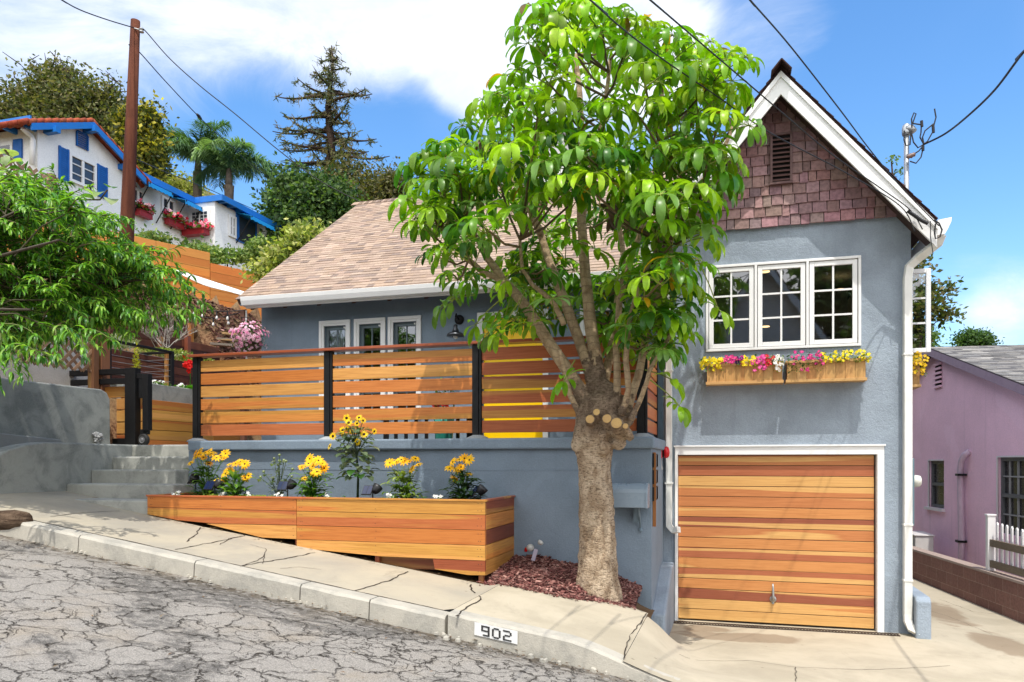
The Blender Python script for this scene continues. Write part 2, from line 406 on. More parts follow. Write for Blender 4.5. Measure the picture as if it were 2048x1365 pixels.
def m_asphalt():
    m, g, b = newmat('cracked_asphalt'); co = ocoord(g)
    wn = g.noise(co, 1.6, 4, .6); wn2 = g.noise(co, 14, 4, .65)
    wv = g.vm('ADD', co, g.vm('ADD', g.vm('SCALE', g.vm('SUBTRACT', wn.outputs['Color'], (.5, .5, .5)), (0, 0, 0)), (0, 0, 0)))
    off = g.vm('MULTIPLY', g.vm('SUBTRACT', wn.outputs['Color'], (.5, .5, .5)), (.70, .70, 0))
    off2 = g.vm('MULTIPLY', g.vm('SUBTRACT', wn2.outputs['Color'], (.5, .5, .5)), (.13, .13, 0))
    wv = g.vm('MULTIPLY', g.vm('ADD', g.vm('ADD', co, off), off2), (1, 1.25, 0))
    vo = g.n('ShaderNodeTexVoronoi', {'Vector': wv, 'Scale': 2.9}, feature='DISTANCE_TO_EDGE', voronoi_dimensions='2D')
    vo2 = g.n('ShaderNodeTexVoronoi', {'Vector': wv, 'Scale': 6.5}, feature='DISTANCE_TO_EDGE', voronoi_dimensions='2D')
    big = g.noise(g.vm('MULTIPLY', co, (.8, 1.6, 1)), .75, 6, .62, .4)
    c1 = g.math('MULTIPLY', g.math('MULTIPLY', g.ramp(vo.outputs['Distance'], .005, .034, 1, 0), g.ramp(wn2.outputs[0], .30, .45, .4, 1)), g.ramp(big.outputs[0], .36, .50, .25, 1))
    c2 = g.math('MULTIPLY', g.ramp(vo2.outputs['Distance'], .008, .040, 1, 0), g.ramp(big.outputs[0], .44, .58))
    crack = g.math('MAXIMUM', c1, c2)
    # crumbling halo round the cracks
    halo = g.math('MULTIPLY', g.ramp(vo.outputs['Distance'], .01, .11, 1, 0), g.ramp(wn2.outputs[0], .4, .7, .1, 1))
    agg = g.noise(co, 110, 4, .75); agg2 = g.n('ShaderNodeTexVoronoi', {'Vector': co, 'Scale': 95})
    patch = g.noise(g.vm('MULTIPLY', co, (.5, 1.15, 1)), .95, 8, .70, 1.0)
    base = g.mix(g.ramp(agg.outputs[0], .32, .68), C(124, 120, 114, .76), C(184, 178, 169, .80))
    base = g.mix(g.ramp(agg2.outputs['Distance'], .1, .5, .28, 0), base, C(90, 88, 88))
    tan = g.noise(co, .9, 5, .6)
    base = g.mix(g.ramp(tan.outputs[0], .5, .75, 0, .5), base, C(168, 150, 122, .8))
    dk = g.math('MULTIPLY', g.ramp(patch.outputs[0], .50, .575), g.ramp(wn2.outputs[0], .36, .56, .25, 1))
    base = g.mix(g.math('MULTIPLY', dk, .72), base, g.mix(g.ramp(agg.outputs[0], .35, .7), C(58, 56, 55, .8), C(112, 109, 105, .8)))
    base = g.mix(g.math('MULTIPLY', halo, .55), base, C(72, 68, 64, .8))
    sx = g.n('ShaderNodeSeparateXYZ', {0: co})
    gut = g.math('MULTIPLY', g.ramp(sx.outputs[1], 5.35, 5.8), g.ramp(wn2.outputs[0], .35, .62))
    base = g.mix(g.math('MULTIPLY', gut, .75), base, C(92, 80, 64, .85))
    base = g.mix(g.math('MULTIPLY', crack, g.ramp(wn2.outputs[0], .3, .6, .55, .95)), base, C(52, 46, 40, .75))
    h = g.math('SUBTRACT', g.math('MULTIPLY', agg.outputs[0], .35), g.math('ADD', crack, g.math('MULTIPLY', halo, .35)))
    h = g.math('SUBTRACT', h, g.math('MULTIPLY', dk, .3))
    setb(g, b, base=base, rough=.92, normal=g.bump(h, .8, .014), spec=.2)
    return m
ASPH = m_asphalt()

def m_pavement(name, c, cold, stains=()):
    m, g, b = newmat(name); co = ocoord(g)
    n1 = g.noise(co, 1.1, 6, .62, .5); n2 = g.noise(co, 9, 5, .65); n3 = g.noise(co, 150, 3, .6); n4 = g.noise(g.vm('MULTIPLY', co, (1, .4, 1)), 3.2, 5, .7, .8)
    base = g.mix(g.ramp(n1.outputs[0], .35, .7), c, cold)
    base = g.mix(g.ramp(n2.outputs[0], .5, .78, 0, .35), base, tuple(x * .72 for x in c))
    base = g.mix(g.ramp(n4.outputs[0], .58, .72, 0, .5), base, tuple(x * .6 for x in c))
    base = g.mix(g.ramp(n3.outputs[0], .3, .7, 0, .22), base, tuple(x * 1.12 for x in c))
    spots = g.n('ShaderNodeTexVoronoi', {'Vector': g.vm('ADD', co, g.vm('MULTIPLY', n2.outputs['Color'], (.05, .05, 0))), 'Scale': 3.6})
    sp = g.math('MULTIPLY', g.ramp(spots.outputs['Distance'], .03, .07, 1, 0), g.ramp(n1.outputs[0], .5, .56))
    base = g.mix(g.math('MULTIPLY', sp, .6), base, C(120, 108, 90, .7))
    for (sx_, sy_, rx, ry) in stains:
        q = g.vm('MULTIPLY', g.vm('SUBTRACT', co, (sx_, sy_, 0)), (1 / rx, 1 / ry, 0))
        dd = g.math('ADD', g.vm('LENGTH', q), g.math('MULTIPLY', g.math('SUBTRACT', n1.outputs[0], .5), 2.2))
        base = g.mix(g.ramp(dd, .75, 1.0, .55, 0), base, C(140, 112, 84, .62))
    h = g.math('ADD', n3.outputs[0], g.math('MULTIPLY', n2.outputs[0], .8))
    setb(g, b, base=base, rough=.88, normal=g.bump(h, .2, .008), spec=.25)
    return m
PAVE = m_pavement('pale_concrete_paving', C(208, 197, 174, .64), C(188, 181, 166, .60))
DRIVE = m_pavement('buff_concrete_drive', C(216, 204, 180, .66), C(196, 185, 162, .61), [(.15, 9.2, .75, .30), (2.75, 11.6, .45, .9), (3.0, 9.9, .35, .6), (-.25, 9.55, .35, .2)])
KERB = m_concrete('kerb_concrete', C(204, 198, 184, .70), (.5, .53, .57), .7, 3.2, .45, 90)
CRACK = m_paint('crack_dirt', C(62, 52, 42, .7), .95, .2)
GREYC = m_concrete('grey_render', C(168, 170, 164, .80), (.46, .48, .50), .85, 2.6, .3, 60, .6, .40, .66)
STEPC = m_concrete('step_concrete', C(184, 184, 176, .8), (.45, .47, .48), .8, 2.6, .3, 70, .6, .42, .68)
DIRT = m_concrete('dry_dirt', C(140, 112, 82, .6), (.5, .5, .5), .6, 5, .8, 60)

def grid(mb, xs, ys, zf, uvz=None):
    n = len(xs)
    b = [(x, y, zf(x, y)) for y in ys for x in xs]
    mb.add(b, [(j * n + i, j * n + i + 1, (j + 1) * n + i + 1, (j + 1) * n + i) for j in range(len(ys) - 1) for i in range(n - 1)])
def fr(a, b, st):
    k = max(1, int(round((b - a) / st))); return [a + (b - a) * i / k for i in range(k + 1)]

mb = MB(); mb.poly([(-700, -700, -2.2), (700, -700, -2.2), (700, 700, -2.2), (-700, 700, -2.2)])
struct(mb.build('ground', DIRT))
mb = MB()
grid(mb, fr(-18, 12, .12), fr(-7, 5.86, .12), lambda x, y: road_z(x, y) + .012 * mnoise.noise((x * 1.1, y * 1.6, 0)) + .006 * mnoise.noise((x * 4, y * 4, 3)) - .03 * sm(5.3, 5.8, y) * (1 if x < -.4 else 0))
struct(mb.build('road', ASPH, smooth=True))

def jag(x, s=0): return .012 * mnoise.noise((x * 5, s, 0)) + .006 * mnoise.noise((x * 17, s, 2))
# kerb: sections with open joints
def kerb_piece(mb, x0, x1, w=.17):
    xs = fr(x0, x1, .06); vs = []
    for x in xs:
        h = side_z(x, KY); zb = road_z(x, KY) - .08; j = jag(x)
        er = .02 + .012 * abs(mnoise.noise((x * 9, 7, 0)))
        vs += [(x, KY - .015 + j, zb), (x, KY + j * .6, h - er), (x, KY + er + j, h), (x, KY + w, h), (x, KY + w, zb)]
    n = 5; k = len(xs)
    fs = [(i * n + a, i * n + a + 1, (i + 1) * n + a + 1, (i + 1) * n + a)[::-1] for i in range(k - 1) for a in range(n - 1)]
    fs += [tuple(range(n)), tuple(range((k - 1) * n + n - 1, (k - 1) * n - 1, -1))]
    mb.add(vs, fs)
mb = MB()
cuts = [-14, -11.5, -9.2, -6.05, -4.72, -3.62, -2.95, -2.26]
for a, b in zip(cuts[:-1], cuts[1:]): kerb_piece(mb, a + .006, b - .006)
kerb_piece(mb, -2.235, -.30)
kb = struct(mb.build('kerb', KERB))
# crumbled mortar lip below the numbered kerb
mb = MB()
for i in range(16):
    x = RND.uniform(-2.3, -.35); r = RND.uniform(.008, .026)
    p = V((x, KY - RND.uniform(.0, .09), road_z(x, KY) - .012))
    mb.lathe(p, [(r * 1.2, -.02), (r, r * .25), (r * .55, r * .55), (.002, r * .62)], 6)
for i in range(40):
    x = RND.choice((-6.05, -4.72, -3.62, -2.26)) + RND.gauss(0, .1); r = RND.uniform(.006, .02)
    p = V((x, KY - RND.uniform(.0, .06), road_z(x, KY) - .01)); mb.lathe(p, [(r, -.01), (r * .8, r * .5), (.002, r * .8)], 5)
struct(mb.build('gutter_rubble', KERB), 'stuff')

# house number painted on the kerb face
WHITEN = m_paint('kerb_number_white', (.74, .74, .72), .7, .08); BLACKN = m_paint('kerb_number_black', (.03, .03, .03), .7, .15)
DIG = {'9': ['11111', '1...1', '1...1', '11111', '....1', '....1', '.1111'], '0': ['.111.', '1...1', '1...1', '1...1', '1...1', '1...1', '.111.'],
       '2': ['1111.', '....1', '....1', '.111.', '1....', '1....', '11111']}
def kerb_pt(u, v, off):
    z0 = side_z(u, KY); return (u, KY + jag(u) * .6 - off - .004 + v * .004, z0 - .022 - (1 - v) * .105)
mb = MB()
xs = fr(-2.0, -1.635, .03)
for a, b in zip(xs[:-1], xs[1:]):
    mb.poly([kerb_pt(a, 0, .012), kerb_pt(b, 0, .012), kerb_pt(b, 1, .012), kerb_pt(a, 1, .012)], mi=0)
px0 = -1.94
for ch in '902':
    for r, row in enumerate(DIG[ch]):
        for c, bit in enumerate(row):
            if bit == '1':
                u0 = px0 + c * .0142; v1 = 1 - .12 - r * .112; e = .001
                mb.poly([kerb_pt(u0 - e, v1 - .114, .0165), kerb_pt(u0 + .0142 + e, v1 - .114, .0165), kerb_pt(u0 + .0142 + e, v1, .0165), kerb_pt(u0 - e, v1, .0165)], mi=1)
    px0 += .092
kn = mb.build('kerb_number', [WHITEN, BLACKN])
tag(kn, 'white painted rectangle with black numerals 902 on the kerb face', 'house number')

# pavement, crossing and drive
mb = MB()
grid(mb, fr(-14, -6.55, .12), fr(7.32, 8.1, .12), lambda x, y: side_z(x, y) + .004 * mnoise.noise((x * 1.5, y * 1.5, 5)) - .004)
grid(mb, fr(-14, -2.25, .12), fr(KY + .185, 7.32, .12), lambda x, y: side_z(x, y) + .004 * mnoise.noise((x * 1.5, y * 1.5, 5)) - .004)
sidewalk = struct(mb.build('sidewalk', PAVE, smooth=True))
mb = MB()
xs = fr(-2.245, -.8, .08); n = len(xs); vs = []; NY = 14
for j in range(NY):
    for x in xs:
        y0 = KY + .165; y1 = back_y(x) + .06; y = y0 + (y1 - y0) * j / (NY - 1)
        vs.append((x, y, side_z(x, y) - .003 + .004 * mnoise.noise((x * 1.5, y * 1.5, 5))))
mb.add(vs, [(j * n + i, j * n + i + 1, (j + 1) * n + i + 1, (j + 1) * n + i) for j in range(NY - 1) for i in range(n - 1)])
struct(mb.build('sidewalk', DRIVE, smooth=True))
mb = MB()
xs = fr(-.795, 3.75, .1); ysd = fr(KY + .0, 16.2, .12)
grid(mb, xs, ysd, lambda x, y: drive_z(x, y) + .004 * mnoise.noise((x * 1.5, y * 1.5, 5)) + (.004 if y < 5.87 else 0))
grid(mb, fr(3.75, 12, .5), fr(KY, 9.6, .3), lambda x, y: drive_z(x, y))
struct(mb.build('driveway', DRIVE, smooth=True))
mb = MB()   # dirt behind the pavement, under planter and mulch
grid(mb, fr(-9.3, -.8, .15), fr(7.28, 8.45, .15), lambda x, y: side_z(x, y) - .015 + .02 * mnoise.noise((x * 5, y * 5, 1)) - .09 * sm(-1.25, -.9, x))
struct(mb.build('dirt', DIRT, smooth=True))

# cracks and joints, lying 4 mm proud of the concrete
def crack(mb, pts, w, zf, seed=0, amp=.03):
    P = []
    for (a, b) in zip(pts[:-1], pts[1:]):
        L = math.dist(a, b); k = max(2, int(L / .06))
        for i in range(k):
            t = i / k; x = a[0] + (b[0] - a[0]) * t; y = a[1] + (b[1] - a[1]) * t
            P.append((x + amp * mnoise.noise((x * 7, y * 7, seed)), y + amp * mnoise.noise((x * 7, y * 7, seed + 9))))
    P.append(pts[-1]); vs = []
    for i, (x, y) in enumerate(P):
        x2, y2 = P[min(i + 1, len(P) - 1)]; x1, y1 = P[max(i - 1, 0)]
        dx, dy = x2 - x1, y2 - y1; l = math.hypot(dx, dy) or 1; ww = w * (.5 + .9 * abs(mnoise.noise((x * 11, y * 11, seed + 4))))
        nx, ny = -dy / l * ww, dx / l * ww
        vs += [(x - nx, y - ny, zf(x - nx, y - ny) + .004), (x + nx, y + ny, zf(x + nx, y + ny) + .004)]
    mb.add(vs, [(2 * i, 2 * i + 2, 2 * i + 3, 2 * i + 1) for i in range(len(P) - 1)])
def gp(px, py, zf):
    """point of the ground surface under a pixel"""
    x, y = ray(px); k = (py - HOR) / FOC; lo, hi = 2.0, 18.0
    for _ in range(40):
        s = (lo + hi) / 2
        if EYE - k * s > zf(x * s, y * s): lo = s
        else: hi = s
    return (x * s, y * s)
zs = lambda x, y: side_z(x, y) + .004 * mnoise.noise((x * 1.5, y * 1.5, 5)) - .003
mb = MB(); sc = lambda *ps: [gp(px, py, zs) for px, py in ps]
crack(mb, [(-14, KY + .185), (-2.26, KY + .185)], .011, lambda x, y: zs(min(x, -2.3), y), 1, .012)
for k, (pts, w) in enumerate([(sc((400, 1056), (395, 1068), (382, 1076), (374, 1084)), .008), (sc((490, 1072), (430, 1085), (350, 1100)), .008), (sc((490, 1072), (460, 1078), (440, 1090)), .005),
                 (sc((630, 1106), (560, 1120), (490, 1130), (480, 1134)), .009), (sc((527, 1110), (515, 1122), (490, 1132)), .005), (sc((100, 1034), (170, 1026), (240, 1023)), .007),
                 (sc((818, 1144), (760, 1168), (706, 1184)), .010), (sc((525, 1128), (530, 1098), (500, 1090)), .004), (sc((944, 1170), (942, 1180), (962, 1196)), .010),
                 (sc((963, 1197), (935, 1215), (912, 1234)), .011), (sc((1003, 1166), (990, 1180)), .012), (sc((640, 1140), (600, 1135), (560, 1138)), .004)]):
    crack(mb, pts, w, zs, 20 + k)
zd = lambda x, y: (side_z(x, y) if x < -.797 else drive_z(x, y)) + .004 * mnoise.noise((x * 1.5, y * 1.5, 5))
crack(mb, [(-.80, KY + .02), (-.84, 6.6), (-.80, 7.66)], .007, lambda x, y: side_z(-.81, y) + .006, 55, .02)
dc = lambda *ps: [gp(px, py, zd) for px, py in ps]
crack(mb, dc((1360, 1310), (1500, 1322), (1590, 1335), (1592, 1364)), .005, zd, 60)
crack(mb, dc((1590, 1335), (1750, 1340), (1900, 1332)), .004, zd, 61)
crack(mb, dc((1880, 1200), (1950, 1225), (2040, 1232)), .004, zd, 62)
crack(mb, dc((1835, 1215), (1900, 1235), (1985, 1270)), .003, zd, 63)
struct(mb.build('pavement_joints', CRACK))

# bark mulch under the tree
MULCH = m_tint('bark_chips', .85, .25, 0, .2, 40)
def mulch_z(x, y):
    t = sm(back_y(x) + .02, back_y(x) + .35, y)
    return side_z(x, y) - .03 * sm(-1.4, -.8, x) - .012 + t * (.05 + .10 * (y - back_y(x))) + .03 * mnoise.noise((x * 4, y * 4, 8)) * t
def chips(mb, n, sampler, zf, smin, smax, cols):
    for _ in range(n):
        x, y = sampler(); z = zf(x, y)
        a = RND.uniform(0, 6.28); L = RND.uniform(smin, smax); w = L * RND.uniform(.18, .45); h = RND.uniform(.003, .008)
        d = V((math.cos(a), math.sin(a), RND.gauss(.05, .35))).normalized(); up = V((RND.gauss(0, .35), RND.gauss(0, .35), 1)).normalized()
        c = RND.choice(cols); k = RND.uniform(.6, 1.35)
        p = V((x, y, z + RND.uniform(-.002, .018)))
        mb.beam(p - d * L / 2, p + d * L / 2, w, h, up, (c[0] * k, c[1] * k, c[2] * k, 1))
MC = [C(150, 98, 90, .75), C(128, 78, 74, .75), C(172, 122, 112, .75), C(106, 64, 60, .7), C(190, 146, 134, .75)]
mb = MB()
vs = []; xs = fr(-2.5, -.93, .06); ny = 16; n = len(xs)
for j in range(ny):
    for x in xs:
        y = back_y(x) + .0 + (8.44 - back_y(x)) * j / (ny - 1); vs.append((x, y, mulch_z(x, y)))
mb.add(vs, [(j * n + i, j * n + i + 1, (j + 1) * n + i + 1, (j + 1) * n + i) for j in range(ny - 1) for i in range(n - 1)], (*C(104, 62, 58, .6), 1))
def samp():
    while True:
        x = RND.uniform(-2.42, -.95); y = RND.uniform(back_y(x) + .0, 8.4)
        if y < back_y(x) + .06 and RND.random() < .5: continue
        return x, y
chips(mb, 5200, samp, mulch_z, .03, .085, MC)
def samp2():
    x = RND.uniform(-2.5, -.9); return x, back_y(x) + .04 - abs(RND.gauss(0, .05))
chips(mb, 160, samp2, lambda x, y: side_z(x, y) + .004, .015, .05, MC)
struct(mb.build('bark_mulch', MULCH), 'stuff')
# leaf scraps and grit on road and pavement
mb = MB()
for _ in range(240):
    x = RND.uniform(-6.5, -.3); y = KY - abs(RND.gauss(0, .12)) - .02
    if RND.random() < .3: y = RND.uniform(3.2, 5.7)
    r = RND.uniform(.006, .022); a = RND.uniform(0, 6.28); z = road_z(x, y) - .012 * (y > 5.4) + .012
    d = V((math.cos(a), math.sin(a), .15)); c = RND.choice((C(150, 110, 60, .6), C(120, 90, 60, .6), C(96, 76, 50, .6), C(150, 130, 100, .6)))
    mb.leaf((x, y, z), d, r * 2.4, r, .5, .2, 2, (*c, 1))
for _ in range(60):
    x = RND.uniform(-6.3, -2.5); y = 7.25 + RND.uniform(-.05, .06); a = RND.uniform(0, 6.28)
    mb.leaf((x, y, side_z(x, y) + .012), (math.cos(a), math.sin(a), .2), RND.uniform(.03, .07), .014, .4, .2, 2, (*C(150, 120, 80, .6), 1))
struct(mb.build('leaf_litter', TINT), 'stuff')
# ------------------------------------------------------------------ the grey house
YF = 9.95; YW = 10.8
house = thing('grey_house', 'slate grey stucco house with white trimmed windows, steep shingled gable and timber garage door', 'house', (0, 11, 0))
def holed_wall(mb, Y, x0, x1, z0, z1, holes, th=.12, mi=0):
    """front face of a wall in the xz plane with rectangular openings and their reveals"""
    xs = sorted({x0, x1, *[h[0] for h in holes], *[h[1] for h in holes]}); zz = sorted({z0, z1, *[h[2] for h in holes], *[h[3] for h in holes]})
    for a, b in zip(xs[:-1], xs[1:]):
        for c, d in zip(zz[:-1], zz[1:]):
            cx, cz = (a + b) / 2, (c + d) / 2
            if any(h[0] < cx < h[1] and h[2] < cz < h[3] for h in holes): continue
            mb.poly([(a, Y, c), (b, Y, c), (b, Y, d), (a, Y, d)], mi=mi)
    for a, b, c, d in holes:
        y2 = Y + th
        mb.poly([(a, Y, c), (a, y2, c), (b, y2, c), (b, Y, c)], mi=mi); mb.poly([(a, Y, d), (b, Y, d), (b, y2, d), (a, y2, d)], mi=mi)
        mb.poly([(a, Y, c), (a, Y, d), (a, y2, d), (a, y2, c)], mi=mi); mb.poly([(b, Y, c), (b, y2, c), (b, y2, d), (b, Y, d)], mi=mi)
# garage block walls
GX0, GX1 = -.833, 2.08
WX0, WX1, WZ0, WZ1 = -.296, 1.531, 3.435, 4.535
DX0, DX1, DZ1 = -.655, 1.715, 2.115
mb = MB()
holed_wall(mb, YF, GX0, GX1, -.2, 5.02, [(WX0, WX1, WZ0, WZ1), (DX0, DX1, -.2, DZ1)], .14)
mb.poly([(GX0, YF, -.2), (GX0, YF, 5.02), (GX0, 15, 5.02), (GX0, 15, -.2)])
mb.add([(GX1, YF, -.2), (GX1, 15, -.2), (GX1, 15, 5.02), (GX1, YF, 5.02)], [(0, 1, 2, 3)])
mb.poly([(GX0, 15, -.2), (GX0, 15, 5.02), (GX1, 15, 5.02), (GX1, 15, -.2)])
mb.prism([(GX0, 5.02), (GX1, 5.02), (.585, 6.66)], YF + .03, 14.9)
mb.build('front_wall', SLATE, house)
# corner plinths
mb = MB(); mb.prismx([(9.7, -.15), (9.7, .40), (9.76, .45), (10.6, .45), (10.6, -.15)], GX1 + .002, 2.245)
mb.build('corner_plinth', SLATE, house, bevel=.02)
# gable shingles
BROWN = m_tint('brown_shingles', .78, .22, 0, .25, 22, .3)
mb = MB()
gz0 = 5.0; slope = math.tan(rad(49.7)); apex = 6.70
mb.prism([(GX0 - .0, 5.0), (GX1 + .0, 5.0), (.585, 6.62)], YF - .035, YF + .028, (*C(70, 48, 46, .5), 1))
pitch = .128
for r in range(13):
    z0 = gz0 - .03 + r * pitch; x = GX0 - .02 + RND.uniform(-.1, 0)
    xr = .585 + (apex - z0) / slope + .05; xl = .585 - (apex - z0) / slope - .05
    while x < GX1 + .05:
        w = RND.uniform(.085, .20); a, b = max(x + .005, xl, GX0 - .01), min(x + w - .005, xr, GX1 + .01)
        if b - a > .02 and not (.40 < (a + b) / 2 < .68 and 5.50 < z0 + .06 < 6.04 and False):
            k = RND.uniform(.75, 1.2); c = C(RND.uniform(168, 184), RND.uniform(134, 146), RND.uniform(134, 146), .76)
            dz = RND.uniform(-.014, .006); t = .022 + RND.uniform(0, .006); y0 = YF - .036
            za, zb = z0 + dz + RND.uniform(-.003, .003), z0 + pitch + .02
            mb.add([(a, y0 - t, za), (b, y0 - t, za), (b, y0 - .004, zb), (a, y0 - .004, zb), (a, y0 + .01, za), (b, y0 + .01, za)],
                   [(0, 1, 2, 3), (0, 4, 5, 1), (0, 3, 4), (1, 5, 2)], (c[0] * k, c[1] * k, c[2] * k, 1))
        x += w
mb.build('gable_shingles', BROWN, house)
# louvre vent
VB = m_paint('brown_vent_paint', C(126, 94, 92, .64), .6)
mb = MB(); p0 = aY(1543, 367, YF - .08); p1 = aY(1582, 268, YF - .08); vx0, vx1, vz0, vz1 = p0.x, p1.x, p0.z, p1.z
for a, b, c, d in ((vx0 - .015, vx0 + .012, vz0, vz1), (vx1 - .012, vx1 + .015, vz0, vz1), (vx0 - .015, vx1 + .015, vz1 - .006, vz1 + .02), (vx0 - .02, vx1 + .02, vz0 - .022, vz0 + .004)):
    mb.box(a, b, YF - .105, YF - .03, c, d)
vent = mb.build('gable_vent', VB, house)
mb = MB(); mb.box(vx0 + .012, vx1 - .012, YF - .066, YF - .062, vz0 + .004, vz1 - .006); mb.build('vent_backing', m_paint('vent_dark', (.012, .009, .009), .9), vent)
mb = MB(); k = 10
for i in range(k):
    z = vz0 + .015 + (vz1 - vz0 - .03) * (i + .3) / k; h = (vz1 - vz0) / k
    mb.beam(V(((vx0 + .012), YF - .085, z)), V((vx1 - .012, YF - .085, z)), .045, .010, V((0, -.75, 1)))
mb.build('louvre', VB, vent)

# gable roof
def shingle_slope(mb, o, ud, vd, ulo, uhi, vlen, exp, cols, wmin=.14, wmax=.34, t=.012):
    """courses of tabs on a roof plane: o origin at the eave, ud along the eave, vd up the slope, ulo/uhi limits as functions of v"""
    ud, vd = V(ud).normalized(), V(vd).normalized(); nn = ud.cross(vd).normalized()
    if nn.z < 0: nn = -nn
    k = int(vlen / exp)
    for r in range(k + 1):
        v0 = r * exp; v1 = min(vlen, v0 + exp * 1.02); u = ulo(v0) + RND.uniform(-.2, 0); ue = uhi(v0)
        if v1 - v0 < .02: continue
        while u < ue:
            w = RND.uniform(wmin, wmax); a, b = max(u, ulo(v0)), min(u + w, ue)
            if b - a > .01:
                c = RND.choice(cols); kk = RND.uniform(.85, 1.12); tt = t * RND.choice((.7, 1.3, 1.0))
                P = lambda uu, vv, n: V(o) + ud * uu + vd * vv + nn * n
                mb.add([P(a, v0, tt), P(b, v0, tt), P(b, v1, .002), P(a, v1, .002), P(a, v0, -.004), P(b, v0, -.004)],
                       [(0, 1, 2, 3), (0, 4, 5, 1), (0, 3, 4), (1, 5, 2)], (c[0] * kk, c[1] * kk, c[2] * kk, 1))
            u += w
ROOFT = m_tint('asphalt_shingles', .92, .2, 0, .15, 60, .25)
TAN = [C(198, 174, 154, .72), C(192, 166, 148, .72), C(204, 180, 160, .72), C(188, 164, 146, .72), C(196, 170, 148, .72), C(168, 148, 136, .70)]
DBR = [C(92, 66, 64, .55), C(78, 58, 58, .55), C(104, 76, 72, .55)]
RXc, RZ, EXr, EXl, EZ_, RY0, RY1 = .585, 6.74, 2.257, -1.087, 4.772, 9.5, 15.4
mb = MB(); th = .07
nr = V((math.sin(rad(49.7)), 0, math.cos(rad(49.7))))
for sgn, ex in ((1, EXr), (-1, EXl)):
    n_ = V((nr.x * sgn, 0, nr.z)) * th
    a, b = V((RXc, 0, RZ)), V((ex, 0, EZ_)); vz = th / nr.z
    pts = [(a.x, a.z), (b.x, b.z), (b.x - n_.x, b.z - n_.z), (a.x, a.z - vz)]
    mb.prism(pts if sgn > 0 else pts[::-1], RY0, RY1, (*C(84, 62, 60, .5), 1))
L = math.hypot(EXr - RXc, RZ - EZ_)
shingle_slope(mb, (EXr, RY0 - .015, EZ_ + .002), (0, 1, 0), (RXc - EXr, 0, RZ - EZ_), lambda v: 0, lambda v: RY1 - RY0, L, .13, DBR)
shingle_slope(mb, (EXl, RY0 - .015, EZ_ + .002), (0, 1, 0), (RXc - EXl, 0, RZ - EZ_), lambda v: 0, lambda v: RY1 - RY0, L, .13, DBR)
y = RY0 - .03
while y < RY1:
    for s_ in (-1, 1): mb.beam(V((RXc, y, RZ + .035)), V((RXc + s_ * .11, y, RZ + .035 - .13)), .22, .014, V((0, 0, 1)), (*C(86, 62, 60, .55), 1))
    y += .14
gr = mb.build('gable_roof', ROOFT, house)
# rake boards
def rake_pts(xo, dz_top, dz_bot, sgn, xend):
    s_ = slope
    return [(RXc, RZ - dz_top), (xend, RZ - dz_top - abs(xend - RXc) * s_), (xend, RZ - dz_bot - abs(xend - RXc) * s_), (RXc, RZ - dz_bot)]
mb = MB(); s_ = (RZ - EZ_) / (EXr - RXc); slope = s_
for xend in (EXr + .0, EXl):
    mb.prism([(RXc, RZ - .06), (xend, RZ - .06 - abs(xend - RXc) * s_), (xend, RZ - .315 - abs(xend - RXc) * s_), (RXc, RZ - .315)], RY0 + .012, RY0 + .045)
    mb.prism([(RXc, RZ - .045), (xend, RZ - .045 - abs(xend - RXc) * s_), (xend, RZ - .115 - abs(xend - RXc) * s_), (RXc, RZ - .115)], RY0 - .012, RY0 + .0115)
mb.build('rake_board', WHITE, house)
mb = MB()
for xend in (EXr, EXl):   # soffit behind the rake
    mb.prism([(RXc, RZ - .17), (xend, RZ - .17 - abs(xend - RXc) * s_), (xend, RZ - .20 - abs(xend - RXc) * s_), (RXc, RZ - .20)], RY0 + .046, YF - .002)
mb.build('soffit', m_paint('soffit_brown', C(96, 74, 68, .5), .7), house)
# side gutter end and its downpipe
mb = MB()
gp_ = [(EXr + .005, 4.60), (EXr + .005, 4.77), (EXr + .15, 4.79), (EXr + .145, 4.74), (EXr + .11, 4.66), (EXr + .08, 4.605)]
mb.prism(gp_, RY0 + .02, 15.0); gut = mb.build('side_gutter', WHITE, house)
OFFW = m_paint('downpipe_white', (.76, .76, .72), .45, .06)
def pipe(name, pts, r, parent, mat=OFFW, straps=()):
    mb = MB(); mb.tube(pts, r, 4, rot=pi / 4)
    o = mb.build(name, mat, parent, bevel=.006)
    for z, p in straps:
        m2 = MB(); m2.box(p[0] - .052, p[0] + .052, p[1] - .052, p[1] + .046, z - .012, z + .012); m2.build('strap', mat, o, bevel=.003)
    return o
yD = 9.86
xd = aY(1815, 900, yD).x
pts = [(EXr + .07, 9.62, 4.63), (EXr + .05, 9.66, 4.55), (EXr - .06, 9.74, 4.47), (xd + .10, 9.82, 4.42), (xd + .02, yD, 4.34), (xd, yD, 4.2), (xd, yD, .22), (xd, yD - .01, .14), (xd + .03, yD - .04, .06), (xd + .13, yD - .12, .02)]
pipe('downpipe', pts, .062, house, OFFW, [(3.3, (xd, yD)), (1.28, (xd, yD)), (.62, (xd, yD))])
xl = aY(1338, 900, yD + .02).x
pipe('downpipe', [(xl, yD + .02, 4.7), (xl, yD + .02, 1.28), (xl, yD + .02, 1.2), (xl + .06, yD, 1.14), (xl + .13, yD - .04, 1.16)], .055, house, OFFW, [(1.75, (xl, yD + .02)), (3.2, (xl, yD + .02))])

